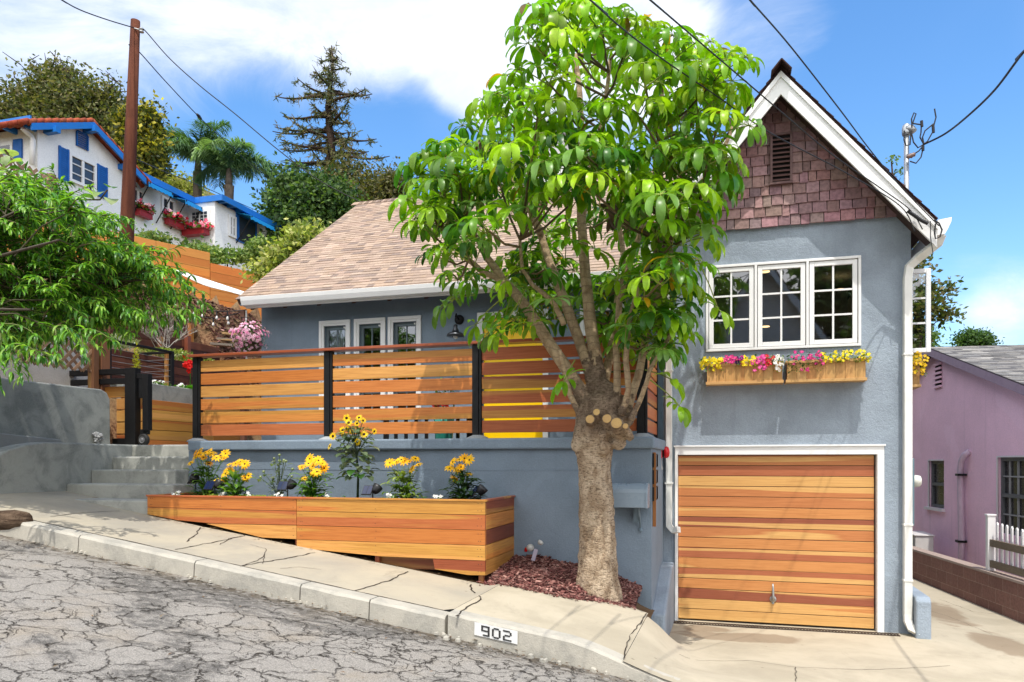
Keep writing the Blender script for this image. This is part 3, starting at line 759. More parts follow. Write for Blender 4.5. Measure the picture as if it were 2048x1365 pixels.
# casement windows of the garage block
def casement(parent, x0, x1, z0, z1, Y, cols, rows, frame=.05, mun=.02, fm=WHITE, pm=GLASS, name='sash'):
    mb = MB()
    mb.box(x0, x0 + frame, Y, Y + .05, z0, z1); mb.box(x1 - frame, x1, Y, Y + .05, z0, z1)
    mb.box(x0 + frame, x1 - frame, Y, Y + .05, z0, z0 + frame); mb.box(x0 + frame, x1 - frame, Y, Y + .05, z1 - frame, z1)
    o = mb.build(name, fm, parent, bevel=.004)
    mb = MB(); ix0, ix1, iz0, iz1 = x0 + frame, x1 - frame, z0 + frame, z1 - frame
    for i in range(1, cols):
        xx = ix0 + (ix1 - ix0) * i / cols; mb.box(xx - mun / 2, xx + mun / 2, Y + .012, Y + .034, iz0, iz1)
    for j in range(1, rows):
        zz_ = iz0 + (iz1 - iz0) * j / rows
        for i in range(cols):
            a = ix0 + (ix1 - ix0) * i / cols + (mun / 2 if i else 0); b = ix0 + (ix1 - ix0) * (i + 1) / cols - (mun / 2 if i < cols - 1 else 0)
            if cols == 1: mb = MB()
            mb.box(a, b, Y + .012, Y + .034, zz_ - mun / 2, zz_ + mun / 2)
            if cols == 1: mb.build('muntin', fm, parent)
    if cols > 1: mb.build('muntin', fm, o if o.parent is parent and parent.parent is None else parent)
    mb = MB(); mb.poly([(ix0, Y + .026, iz0), (ix1, Y + .026, iz0), (ix1, Y + .026, iz1), (ix0, Y + .026, iz1)])
    mb.build('pane', pm, o if o.parent is parent and parent.parent is None else parent)
    return o
mb = MB(); f = .032; yo = YF - .028
mb.box(WX0, WX1, yo, YF + .09, WZ1 - f, WZ1); mb.box(WX0, WX1, yo, YF + .09, WZ0, WZ0 + f)
wd = (WX1 - WX0) / 3
for i in range(4):
    xx = WX0 + wd * i; a = xx if i == 0 else xx - f / 2; a = a if i < 3 else WX1 - f
    b = a + f; mb.box(a, b, yo + .001, YF + .089, WZ0 + f, WZ1 - f)
tw = mb.build('front_window', WHITE, house, bevel=.004)
GAPM = m_paint('window_gasket', (.03, .03, .03), .8)
for i in range(3):
    a = WX0 + wd * i + (f if i == 0 else f / 2); b = WX0 + wd * (i + 1) - (f if i == 2 else f / 2)
    mb = MB(); mb.box(a, b, YF + .052, YF + .06, WZ0 + f, WZ0 + f + .02); mb.box(a, b, YF + .052, YF + .06, WZ1 - f - .02, WZ1 - f)
    mb.box(a, a + .02, YF + .052, YF + .06, WZ0 + f + .02, WZ1 - f - .02); mb.box(b - .02, b, YF + .052, YF + .06, WZ0 + f + .02, WZ1 - f - .02); mb.build('gasket', GAPM, tw)
    casement(tw, a + .008, b - .008, WZ0 + f + .008, WZ1 - f - .008, YF - .012, 2, 3, .055, .022)
# room behind
ROOM = m_paint('room_plaster', (.52, .57, .58), .8); WARM = m_emit('lamp_glow', (1.0, .66, .3), 1.6)
mb = MB(); x0, x1, y0, y1, z0, z1 = GX0 + .05, GX1 - .05, YF + .16, 14.6, 2.4, 5.0
for q in ([(x0, y1, z0), (x1, y1, z0), (x1, y1, z1), (x0, y1, z1)], [(x0, y0, z1), (x1, y0, z1), (x1, y1, z1), (x0, y1, z1)], [(x0, y0, z0), (x1, y0, z0), (x1, y1, z0), (x0, y1, z0)],
          [(x0, y0, z0), (x0, y1, z0), (x0, y1, z1), (x0, y0, z1)], [(x1, y0, z0), (x1, y1, z0), (x1, y1, z1), (x1, y0, z1)]): mb.poly(q)
mb.box(.2, 1.9, 13.9, 14.5, 2.4, 3.9, mi=0); mb.box(1.2, 1.9, 13.7, 14.2, 4.2, 4.9)
mb.build('room', ROOM, house)
for px, py, Y in ((1530, 543, 12.2), (1531, 653, 14.0), (1650, 607, 14.2), (1680, 579, 13.0)):
    p = aY(px, py, Y); zt = 4.985; mb = MB()
    mb.lathe((p.x, p.y, min(p.z, zt)), [(.07, -.012), (.07, 0)], 12)
    mb.build('ceiling_lamp', WARM, house)
# side casement standing open
sx0, sz0, sz1 = GX1 + .03, 3.42, 4.485
p = aY(1862, 600, 10.62)
cs = casement(house, sx0 + .02, p.x, sz0, sz1, 10.62, 1, 3, .055, .022, name='open_casement')
mb = MB(); mb.box(GX1 - .02, GX1 + .03, 10.64, 11.3, sz0 - .03, sz1 + .03); mb.build('side_window_frame', WHITE, house, bevel=.004)

# garage door
mb = MB(); t = .10
mb.box(DX0 - .03, DX1 + .07, YF - .03, YF - .002, DZ1 + .0, DZ1 + t); mb.box(DX0 - .045, DX1 + .085, YF - .05, YF - .002, DZ1 + t, DZ1 + t + .022)
mb.box(DX0 - .03, DX0 + .006, YF - .03, YF + .12, -.10, DZ1); mb.box(DX1 - .006, DX1 + .07, YF - .03, YF - .002, -.10, DZ1)
mb.box(DX1 - .012, DX1 - .004, YF - .002, YF + .125, -.08, DZ1)
mb.build('garage_door_frame', WHITE, house, bevel=.004)
mb = MB(); N_ = 16; gz0, gz1 = -.012, DZ1 - .005; h = (gz1 - gz0) / N_
GCED = [C(224, 154, 92, .80), C(214, 140, 86, .78), C(196, 118, 80, .76), C(176, 102, 74, .7), C(232, 180, 110, .82)]
order = [1, 2, 4, 1, 1, 0, 3, 1, 0, 2, 0, 2, 0, 3, 0, 4]
for i in range(N_):
    z1_ = gz1 - i * h; z0_ = z1_ - h; yb = YF + (.05 if i else .044); xr = DX1 - .03
    mb.box(DX0 + .01, xr, yb, yb + .03, z0_ + .004, z1_ - .004, (*GCED[order[i]], RND.random()))
    mb.box(DX0 + .012, xr - .002, yb + .010, yb + .028, z0_ - .0045, z0_ + .0045, (.09, .05, .02, .5))
GDW = m_wood('garage_cedar', 'x', C(240, 190, 118, .80), .9, .40, .42, 1.0, (.535, .565))
gd = mb.build('garage_door', GDW, house, bevel=.002)
mb = MB(); hp = aY(1546, 1185, YF + .05)
mb.lathe((hp.x, YF + .048, hp.z - .085), [(.042, 0), (.042, -.008), (.034, -.016), (.016, -.024), (.014, -.05)], 16, axis=V((0, 1, 0)))
mb.tube([(hp.x, YF - .004, hp.z - .09), (hp.x, YF - .012, hp.z - .04), (hp.x - .002, YF - .006, hp.z + .06), (hp.x - .004, YF + .004, hp.z + .115)], [.016, .015, .013, .009], 8)
mb.lathe((hp.x, YF + .046, hp.z - .135), [(.016, 0), (.016, -.006), (.002, -.008)], 10, axis=V((0, 1, 0)))
mb.build('handle', GALV, gd, smooth=True)

# wing: front wall, openings, roof
WXL = -7.47
wins = [(aY(649, 700, YW).x, aY(692, 700, YW).x), (aY(719, 700, YW).x, aY(762, 700, YW).x), (aY(787, 700, YW).x, aY(833, 700, YW).x)]
wz1, wz0 = aY(745, 648, YW).z, 2.72
dx0, dx1 = aY(966, 760, YW).x, aY(1086, 760, YW).x; dz1 = aY(1026, 634, YW).z
bw = (aY(1172, 660, YW).x, aY(1272, 660, YW).x)
mb = MB()
FZ = 2.25
holed_wall(mb, YW, WXL, GX0, 1.0, 4.95, [(a, b, wz0, wz1) for a, b in wins] + [(dx0, dx1, FZ, dz1), (bw[0], bw[1], 3.1, wz1)], .12)
mb.poly([(WXL, YW, 1), (WXL, 18.4, 1), (WXL, 18.4, 4.95), (WXL, YW, 4.95)]); mb.poly([(WXL, 18.4, 1), (GX0, 18.4, 1), (GX0, 18.4, 4.95), (WXL, 18.4, 4.95)])
mb.prismx([(YW, 4.95), (18.4, 4.95), (14.55, 7.45)], WXL, WXL + .12)
mb.build('wing_wall', SLATE2, house)
SASHG = m_paint('sash_grey_blue', C(118, 134, 142, .8), .4)
def trimmed(parent, a, b, c, d, Y, name, tw_=.085, cols=2, rows=4, sash=True, fm=SASHG, muntins=True):
    mb = MB(); e = .018
    for k, (o1, t1) in enumerate(((0.0, .05), (.05, .035))):
        a1, b1, d1 = a - tw_ + o1, b + tw_ - o1, d + tw_ - o1
        y0 = Y - .035 + k * .012
        mb.box(a1, a1 + t1, y0, Y - .0015, c, d1 - t1); mb.box(b1 - t1, b1, y0, Y - .0015, c, d1 - t1); mb.box(a1, b1, y0, Y - .0015, d1 - t1, d1)
    o = mb.build(name, WHITE, parent, bevel=.004)
    if sash:
        mb = MB()
        mb.box(a, a + .045, Y + .05, Y + .09, c, d); mb.box(b - .045, b, Y + .05, Y + .09, c, d); mb.box(a + .045, b - .045, Y + .05, Y + .09, d - .055, d); mb.box(a + .045, b - .045, Y + .05, Y + .09, c, c + .06)
        i0, i1, j0, j1 = a + .045, b - .045, c + .06, d - .055
        for i in range(1, cols): xx = i0 + (i1 - i0) * i / cols; mb.box(xx - .01, xx + .01, Y + .06, Y + .082, j0, j1)
        for j in range(1, rows):
            z_ = j0 + (j1 - j0) * j / rows
            for i in range(cols): mb.box(i0 + (i1 - i0) * i / cols + .01, i0 + (i1 - i0) * (i + 1) / cols - .01, Y + .06, Y + .082, z_ - .01, z_ + .01)
        mb.build('sash', fm, o, bevel=.003)
        mb = MB(); mb.poly([(i0, Y + .074, j0), (i1, Y + .074, j0), (i1, Y + .074, j1), (i0, Y + .074, j1)]); mb.build('pane', GLASS, o)
    return o
for k, (a, b) in enumerate(wins):
    o = trimmed(house, a, b, wz0, wz1, YW, 'window', rows=4)
    mb = MB(); mb.box(b - .03, b - .008, YW - .03, YW + .03, wz1 - .05, wz1 - .028); mb.build('sensor', WHITE, o)
trimmed(house, bw[0], bw[1], 3.1, wz1, YW, 'window', cols=3, rows=3)
CURT = m_paint('curtain_white', (.62, .64, .72), .9, .1)
mb = MB(); a, b = wins[0]; vs = []; k = 40
for i in range(k + 1):
    x = a - .02 + (b - a) * .70 * i / k; y = YW + .2 + .03 * math.sin(i * 1.25) + .01 * math.sin(i * 3.1)
    vs += [(x, y, 2.6), (x, y, wz1 + .05)]
mb.add(vs, [(2 * i, 2 * i + 2, 2 * i + 3, 2 * i + 1) for i in range(k)]); mb.build('curtain', CURT, house, smooth=True)
mb = MB(); x0, x1, y0, y1, z0, z1 = WXL + .13, GX0 - .06, YW + .14, 14.5, FZ, 4.8
for q in ([(x0, y1, z0), (x1, y1, z0), (x1, y1, z1), (x0, y1, z1)], [(x0, y0, z1), (x1, y0, z1), (x1, y1, z1), (x0, y1, z1)], [(x0, y0, z0), (x1, y0, z0), (x1, y1, z0), (x0, y1, z0)],
          [(x0, y0, z0), (x0, y1, z0), (x0, y1, z1), (x0, y0, z1)], [(x1, y0, z0), (x1, y1, z0), (x1, y1, z1), (x1, y0, z1)]): mb.poly(q)
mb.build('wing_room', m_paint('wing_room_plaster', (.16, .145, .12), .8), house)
o = trimmed(house, dx0, dx1, FZ, dz1, YW, 'front_door_frame', sash=False)
YEL = m_paint('yellow_door_paint', C(255, 206, 0, 1.0), .35, .02)
mb = MB(); mb.box(dx0 + .004, dx1 - .004, YW + .03, YW + .07, FZ + .01, dz1 - .004)
for (u0, u1, v0, v1) in ((.12, .47, .06, .40), (.53, .88, .06, .40), (.12, .47, .46, .92), (.53, .88, .46, .92)):
    X = lambda u: dx0 + (dx1 - dx0) * u
    Zz = lambda v: FZ + (dz1 - FZ) * v
    mb.box(X(u0), X(u1), YW + .022, YW + .03, Zz(v0), Zz(v1))
fd = mb.build('front_door', YEL, house, bevel=.004)
mb = MB(); mb.lathe((dx0 + .08, YW + .03, FZ + .98), [(.03, 0), (.03, -.01), (.012, -.015), (.012, -.045), (.028, -.05), (.028, -.075), (.004, -.085)], 12, axis=V((0, 1, 0))); mb.build('handle', BLACKM, fd, smooth=True)
# wing roof
EY, EZW, RYW, RZW = 10.33, 4.63, 14.54, 7.57
WRL, WRR = -7.60, -.30
mb = MB()
sl = math.hypot(RYW - EY, RZW - EZW); nv = V((0, -(RZW - EZW), RYW - EY)).normalized()
mb.prismx([(EY, EZW), (RYW, RZW), (RYW, RZW - .11), (EY + .06, EZW - .075)], WRL, WRR, (*C(120, 98, 88, .5), 1))
mb.prismx([(RYW, RZW), (18.75, EZW), (18.7, EZW - .1), (RYW, RZW - .11)], WRL, WRR, (*C(120, 98, 88, .5), 1))
shingle_slope(mb, (WRL - .02, EY - .02, EZW + .003), (1, 0, 0), (0, RYW - EY, RZW - EZW), lambda v: 0, lambda v: WRR - WRL, sl, .115, TAN, .10, .24, .009)
x = WRL - .03
while x < WRR:
    for s2 in (-1, 1): mb.beam(V((x, RYW, RZW + .03)), V((x, RYW + s2 * .15, RZW + .03 - .105)), .25, .012, V((0, 0, 1)), (*RND.choice(TAN), 1))
    x += .15
mb.build('wing_roof', ROOFT, house)
mb = MB()   # gutter along the wing eave
gx0, gx1 = aY(481, 600, 10.22).x, GX0 - .02
mb.prismx([(EY - .01, EZW - .13), (EY - .09, EZW - .12), (EY - .115, EZW - .05), (EY - .125, EZW + .01), (EY - .01, EZW + .005)], gx0, gx1)
mb.box(gx0 + .02, gx1, EY - .008, EY + .04, EZW - .15, EZW - .01)
mb.build('eave_gutter', WHITE, house, bevel=.004)
mb = MB(); x = WRL + .25
while x < GX0:
    mb.prismx([(EY + .05, EZW - .10), (EY + .05, EZW - .17), (YW + .03, EZW + .14), (YW + .03, EZW + .22)], x - .03, x + .03, mi=0); x += .6
mb.prismx([(EY + .045, EZW - .075), (EY + .045, EZW - .095), (YW + .02, EZW + .22), (YW + .02, EZW + .24)], WRL + .02, GX0 - .01, mi=1)
mb.build('rafter_tail', [m_paint('rafter_brown', C(112, 78, 64, .5), .7), SLATEP], house)
# white gabled dormer behind the ridge
mb = MB(); dc_ = aY(1106, 240, 15.2); hw = 1.25
mb.prism([(dc_.x - hw, 6.9), (dc_.x + hw, 6.9), (dc_.x + hw, dc_.z - 1.3), (dc_.x, dc_.z - .1), (dc_.x - hw, dc_.z - 1.3)], 15.2, 18.0)
dm = mb.build('rear_dormer', WHITE, house)
mb = MB(); s3 = 1.2 / hw
for sg in (1, -1):
    q = [(dc_.x, dc_.z), (dc_.x + sg * (hw + .2), dc_.z - (hw + .2) * s3), (dc_.x + sg * (hw + .2), dc_.z - (hw + .2) * s3 - .12), (dc_.x, dc_.z - .12)]
    mb.prism(q if sg > 0 else q[::-1], 15.0, 18.2)
mb.build('dormer_roof', m_paint('dormer_roof_grey', (.3, .3, .31), .7), dm)

# ------------------------------------------------------------------ things fixed to or beside the house
# wall lamp
lp = aY(919, 640, YW)
t = thing('wall_lamp', 'black gooseneck barn lamp on the grey wall beside the yellow door', 'lamp', (lp.x, YW, lp.z))
mb = MB(); mb.lathe((lp.x, YW - .001, lp.z), [(.075, 0), (.075, -.015), (.05, -.025), (.02, -.035)], 20, axis=V((0, 1, 0))); mb.build('back_plate', BLACKM, t, smooth=True)
sh = aY(911, 655, YW - .22)
mb = MB(); mb.tube([(lp.x, YW - .03, lp.z + .0), (lp.x - .01, YW - .12, lp.z + .045), (sh.x + .005, YW - .2, lp.z + .05), (sh.x, YW - .22, lp.z - .0)], .013, 8); mb.build('arm', BLACKM, t, smooth=True)
sz = aY(911, 673, YW - .22).z
mb = MB(); mb.lathe((sh.x, YW - .22, sz), [(.135, 0), (.13, .03), (.10, .05), (.055, .065), (.05, .09), (.032, .12), (.028, .17), (.012, .18)], 24); mb.build('lamp_shade', m_paint('lamp_gunmetal', (.07, .075, .085), .3, .1, .6, .7), t, smooth=True)
mb = MB(); mb.lathe((sh.x, YW - .22, sz - .012), [(.005, -.03), (.03, -.015), (.035, .01), (.03, .03)], 12); mb.build('bulb', WHITE, t, smooth=True)
# window boxes
BOXW = m_wood('box_cedar', 'z', C(222, 180, 112, .66), .5, .3, .5); BOXX = m_wood('box_cedar_trim', 'x', C(222, 180, 112, .66), .4, .3, .5)
def window_box(x0, x1, y0, y1, z0, z1, label, along='x'):
    t = thing('window_box', label, 'window box', ((x0 + x1) / 2, y1, z0), 'cedar window boxes')
    mb = MB(); n_ = 8; tb = .02
    if along == 'x':
        for i in range(n_):
            a = x0 + .012 + (x1 - x0 - .024) * i / n_; b = x0 + .012 + (x1 - x0 - .024) * (i + 1) / n_
            c = RND.choice((C(220, 168, 104, .78), C(228, 180, 118, .78), C(208, 150, 90, .76))); mb.box(a + .0008, b - .0008, y0 + .012, y0 + .03, z0 + .03, z1 - .03, (*c, RND.random()))
    else:
        mb.box(x0 + .012, x1 - .012, y0 + .012, y0 + .03, z0 + .03, z1 - .03, (*C(196, 142, 84, .62), .3))
    mb.box(x0 + .012, x0 + .03, y0 + .031, y1 - .002, z0 + .03, z1 - .03, (*C(190, 136, 78, .62), .4)); mb.box(x1 - .03, x1 - .012, y0 + .031, y1 - .002, z0 + .03, z1 - .03, (*C(190, 136, 78, .62), .8))
    mb.build('boards', BOXW, t, bevel=.002)
    mb = MB(); c = (*C(226, 178, 116, .78), RND.random())
    for (za, zb, e) in ((z0, z0 + .035, .012), (z1 - .032, z1, .012)):
        mb.box(x0 - e + .01, x1 + e - .01, y0 - .006, y0 + .0115, za, zb, c); mb.box(x0 - e + .01, x0 + .0115, y0 + .0118, y1 - .002, za, zb, c); mb.box(x1 - .0115, x1 + e - .01, y0 + .0118, y1 - .002, za, zb, c)
    mb.box(x0 + .012, x1 - .012, y0 + .012, y1 - .002, z0 + .006, z0 + .029, c)
    mb.build('rail', BOXX, t, bevel=.002)
    mb = MB(); mb.box(x0 + .031, x1 - .031, y0 + .031, y1 - .002, z1 - .07, z1 - .04); mb.build('soil', SOIL, t)
    return t
BY = 9.70
b1 = (aY(1412, 740, BY).x, aY(1567, 740, BY).x); b2 = (aY(1572, 740, BY).x, aY(1734, 740, BY).x)
window_box(b1[0], b1[1], BY, YF, 2.99, 3.255, 'cedar window box under the front window, with yellow and magenta flowers')
window_box(b2[0], b2[1], BY, YF, 2.99, 3.255, 'cedar window box under the front window, with pink and white flowers')
for xx in (b1[0] + .1, b1[1] - .1): pass
sbx = aY(1842, 740, 10.62)
window_box(GX1 + .003, sbx.x, 10.62, 11.3, 2.98, 3.30, 'small cedar window box on the side wall below the open casement', 'y')
# mailbox
MBX = m_paint('mailbox_slate', C(138, 154, 168, .95), .3, .05)
t = thing('mailbox', 'slate painted domed mailbox on the porch wall behind the tree trunk', 'mailbox', (-1.05, 8.4, 1.6))
mb = MB(); prof = [(8.36, 1.53), (8.12, 1.53), (8.12, 1.69)]
for i in range(1, 9):
    a = pi * i / 8; prof.append((8.24 - .12 * math.cos(a), 1.69 + .10 * math.sin(a)))
prof = prof[::-1]
mb.prismx([(y, z) for y, z in prof], -1.42, -.862); mb.build('mailbox_body', MBX, t, bevel=.004)
mb = MB(); mb.prismx([(8.24 + (y - 8.24) * 1.06, 1.65 + (z - 1.65) * 1.05) for y, z in prof], -.872, -.845); mb.build('mailbox_door', MBX, t, bevel=.004)
mb = MB(); mb.box(-1.02, -.96, 8.30, 8.398, 1.36, 1.53); mb.tube([(-.95, 8.2, 1.53), (-.95, 8.24, 1.44), (-.95, 8.33, 1.36), (-.95, 8.38, 1.28)], .012, 6); mb.lathe((-.95, 8.37, 1.27), [(.004, -.03), (.022, -.01), (.022, .01), (.004, .02)], 8); mb.build('bracket', SLATEP, t)
# red strobe
RED = m_paint('alarm_red', C(214, 20, 32, .85), .25)
t = thing('alarm_strobe', 'red fire bell strobe on the wall corner left of the garage door', 'alarm', (-.78, 9.75, 2.1))
ap = aY(1322, 905, 9.66)
mb = MB(); mb.box(ap.x - .03, ap.x + .015, 9.64, 9.78, ap.z - .075, ap.z + .075); mb.build('back_box', RED, t, bevel=.008)
mb = MB(); mb.box(ap.x + .015, ap.x + .04, 9.66, 9.76, ap.z - .06, ap.z + .06); mb.build('gasket', BLACKM, t)
mb = MB(); mb.lathe((ap.x + .04, 9.71, ap.z), [(.07, 0), (.078, .02), (.07, .045), (.04, .06), (.003, .065)], 14, axis=V((1, 0, 0))); o = mb.build('lens', RED, t, smooth=True)
mb = MB(); mb.tube([(ap.x - .01, 9.66, ap.z - .075), (ap.x - .005, 9.66, ap.z - .16), (ap.x + .01, 9.67, ap.z - .22)], .018, 8); mb.build('conduit', GALV, t)
# address figures on the wall end
t = thing('address_plaque', 'upright timber strip with three black outlined metal figures on the porch wall end', 'house number', (-.83, 8.5, 1.8))
mb = MB(); mb.box(-.829, -.795, 8.50, 8.53, 1.30, 2.13, (*C(186, 122, 66, .65), .4)); mb.build('timber_strip', CEDZ, t)
for k, zc in enumerate((2.04, 1.855, 1.665)):
    mb = MB(); y0, y1, h, e = 8.46, 8.96, .078, .011; xa, xb = -.826, -.812
    mb.box(xa, xb, y0, y1, zc + h - e, zc + h); mb.box(xa, xb, y0, y1, zc - h, zc - h + e)
    mb.box(xa, xb, y0, y0 + .03, zc - h + e, zc + h - e); mb.box(xa, xb, y1 - .03, y1, zc - h + e, zc + h - e)
    if k == 0: mb.box(xa, xb, y0 + .1, y1 - .22, zc - .004, zc + .004)
    mb.build('figure', BLACKM, t)
# low ramped wall beside the garage
mb = MB(); mb.prismx([(9.94, -.2), (9.94, .73), (9.5, .70), (8.62, .36), (8.46, .33), (8.44, -.2)], -.955, -.69)
o = mb.build('ramp_wall', SLATE, None, bevel=.025); tag(o, 'low sloping slate stucco wall beside the garage door', 'wall')
# drain grate
IRON = m_paint('rusted_iron', C(86, 70, 60, .6), .7, .2)
t = thing('drain_grate', 'long rusty slotted drain grate across the garage threshold', 'drain', (.6, 9.85, -.03))
mb = MB(); gx0_, gx1_ = -.72, 1.93; mb.box(gx0_, gx1_, 9.76, 9.765, -.06, -.02); mb.box(gx0_, gx1_, 9.865, 9.87, -.06, -.02); x = gx0_
while x < gx1_: mb.box(x, x + .016, 9.766, 9.864, -.045, -.022); x += .036
mb.build('grate_bars', IRON, t)
mb = MB(); mb.box(gx0_ - .01, gx1_ + .01, 9.755, 9.875, -.09, -.062); mb.build('channel', m_paint('drain_dark', (.02, .018, .016), .9), t)
# meter box
t = thing('meter_box', 'blue grey electric meter cabinet on the side wall by the downpipe', 'meter box', (2.1, 10.4, 1.6))
mt = aY(1829, 900, 10.3); z1_, z0_ = aY(1829, 917, 10.3).z, aY(1829, 1052, 10.3).z
mb = MB(); mb.box(GX1 + .003, mt.x, 10.3, 10.75, z0_, z1_); mb.build('cabinet', m_paint('meter_grey', C(118, 142, 152, .8), .4), t, bevel=.006)
mb = MB(); zc = aY(1838, 963, 10.4).z; mb.lathe((mt.x, 10.48, zc), [(.075, 0), (.075, .06), (.068, .10), (.05, .112), (.004, .115)], 18, axis=V((1, 0, 0))); mb.build('meter', m_paint('meter_cream', (.68, .68, .6), .35), t, smooth=True)
# small eye bolt + conduit behind
# service mast
t = thing('service_mast', 'galvanised electric service mast with weatherhead above the right roof slope', 'mast', (2.2, 10.8, 5.0))
mx, my = aY(1813, 300, 10.8).x, 10.8; mz = aY(1813, 268, 10.8).z
mb = MB(); mb.tube([(mx, my, 4.4), (mx, my, mz)], .033, 12); mb.build('mast_pipe', GALV, t, smooth=True)
mb = MB(); mb.lathe((mx, my, mz - .02), [(.05, 0), (.055, .03), (.056, .09), (.045, .13), (.02, .15), (.002, .155)], 14); mb.tube([(mx, my - .01, mz + .06), (mx + .05, my - .03, mz + .05), (mx + .075, my - .04, mz + .0)], [.05, .05, .046], 10); mb.build('weatherhead', GALV, t, smooth=True)
q = lambda px, py: aY(px, py, my - .08)
for k, ps in enumerate(([(1822, 262), (1827, 285), (1836, 296), (1846, 290)], [(1824, 255), (1823, 238), (1828, 226), (1832, 228), (1825, 248)], [(1822, 262), (1820, 290), (1812, 292), (1808, 280), (1809, 262)],
                       [(1843, 247), (1842, 265), (1840, 275), (1848, 290)], [(1869, 218), (1872, 235), (1868, 250), (1865, 265), (1855, 283), (1847, 289)], [(1867, 248), (1850, 262), (1845, 275), (1848, 290)],
                       [(1846, 292), (1838, 302), (1826, 310)], [(1846, 298), (1842, 315), (1832, 327), (1820, 323)], [(1824, 247), (1843, 250)])):
    mb = MB(); mb.tube([q(*p) for p in ps], .009, 6); mb.build('lead', WIRE, t)
for (px, py, px2, py2) in ((1843, 242, 1844, 254), (1866, 250, 1867, 266), (1846, 292, 1846, 302)):
    mb = MB(); mb.tube([q(px, py), q(px2, py2)], .018, 8); mb.build('splice', WIRE, t)
mb = MB(); ip = q(1820, 315); mb.lathe(ip - V((.04, 0, 0)), [(.012, 0), (.03, .02), (.022, .035), (.034, .055), (.024, .075), (.03, .095), (.01, .11)], 12, axis=V((1, 0, .35))); mb.build('insulator', m_paint('porcelain_brown', C(150, 120, 108, .6), .4), t, smooth=True)
# ------------------------------------------------------------------ porch wall, porch, fence, planter
PX0, PX1 = -6.93, -.833
t = thing('porch_wall', 'slate stucco retaining wall with an overhanging cap in front of the porch', 'wall', (-3.9, 8.4, .5))
mb = MB(); mb.box(PX0, PX1, 8.40, 8.62, -.1, 2.17); mb.box(-1.05, PX1, 8.62, 9.946, -.1, 2.17); mb.box(PX0, PX0 + .2, 8.62, 10.78, .8, 2.17)
x = PX0 + .02
while x < -1.35:
    w_ = RND.uniform(.15, .4); zz_ = 1.925 + .004 * math.sin(x * 3); mb.box(x, min(x + w_, -1.3), 8.396, 8.4, zz_ + RND.uniform(-.002, .002), zz_ + RND.uniform(.006, .010)); x += w_ + RND.uniform(.0, .03)
mb.build('wall_body', SLATE2, t)
mb = MB(); ca = aY(375, 885, 8.33).x
mb.box(ca, -.795, 8.33, 8.68, 2.172, 2.302); mb.box(-1.08, -.795, 8.68, 9.946, 2.172, 2.302)
mb.build('wall_cap', SLATE2, t, bevel=.02)
POSTX = [-6.87, -4.89, -2.90, -.945]
mb = MB()
for x in POSTX:
    mb.lathe((x, 8.505, 2.296), [(.15, 0), (.12, .022), (.08, .04), (.06, .05), (.002, .05)], 14)
mb.build('mortar_collar', m_stucco('mortar_light', C(168, 174, 178, .85), 60, .4), t, smooth=True)
mb = MB(); mb.box(PX0 + .2, PX1 - .22, 8.62, YW - .002, 2.05, 2.248)
o = mb.build('porch_floor', m_concrete('porch_concrete', C(150, 150, 148, .7)), None); struct(o)

fence = thing('slat_fence', 'horizontal cedar slat privacy screen with black steel posts on top of the porch wall', 'fence', (-3.9, 8.5, 2.3))
fz0, pitch, sh_ = 2.372, .1725, .146
for i, x in enumerate(POSTX):
    mb = MB(); mb.box(x - .058, x + .02, 8.47, 8.545, 2.30, 3.425); mb.box(x + .026, x + .056, 8.475, 8.54, 2.30, 3.425); mb.box(x + .0205, x + .0255, 8.49, 8.53, 2.30, 3.42)
    mb.build('post', BLACKM, fence, bevel=.004)
FENX = m_wood('fence_cedar', 'x', C(226, 168, 78, .68), .7, .62, .40, 1.0, (.53, .59))
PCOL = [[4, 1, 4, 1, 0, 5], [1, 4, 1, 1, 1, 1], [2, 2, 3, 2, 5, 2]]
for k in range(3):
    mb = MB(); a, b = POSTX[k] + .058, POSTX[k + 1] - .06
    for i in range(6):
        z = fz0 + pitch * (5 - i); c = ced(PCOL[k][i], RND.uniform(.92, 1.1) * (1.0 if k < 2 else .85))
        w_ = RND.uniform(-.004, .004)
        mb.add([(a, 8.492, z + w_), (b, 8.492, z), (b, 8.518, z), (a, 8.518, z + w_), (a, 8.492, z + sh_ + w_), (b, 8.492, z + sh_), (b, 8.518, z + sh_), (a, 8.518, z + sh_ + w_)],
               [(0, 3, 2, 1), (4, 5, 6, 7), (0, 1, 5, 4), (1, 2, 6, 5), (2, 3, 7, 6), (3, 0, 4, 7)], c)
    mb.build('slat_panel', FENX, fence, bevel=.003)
mb = MB(); mb.box(-.93, -.906, 8.60, 8.64, 2.302, 3.42); mb.box(-.945, -.90, 9.86, 9.92, 2.302, 3.42); mb.build('post', BLACKM, fence, bevel=.003)
mb = MB()
for i in range(6):
    z = fz0 + pitch * (5 - i); mb.box(-.93, -.908, 8.645, 9.855, z, z + sh_, ced(RND.choice((2, 3, 5)), 1.0))
mb.build('slat_panel', m_wood('fence_cedar_side', 'y', C(226, 168, 78, .68), .5, .3, .45), fence, bevel=.003)
mb = MB(); mb.box(POSTX[0] - .11, -.86, 8.43, 8.60, 3.428, 3.462, ced(3, .95)); mb.build('top_rail', FENX, fence, bevel=.004)

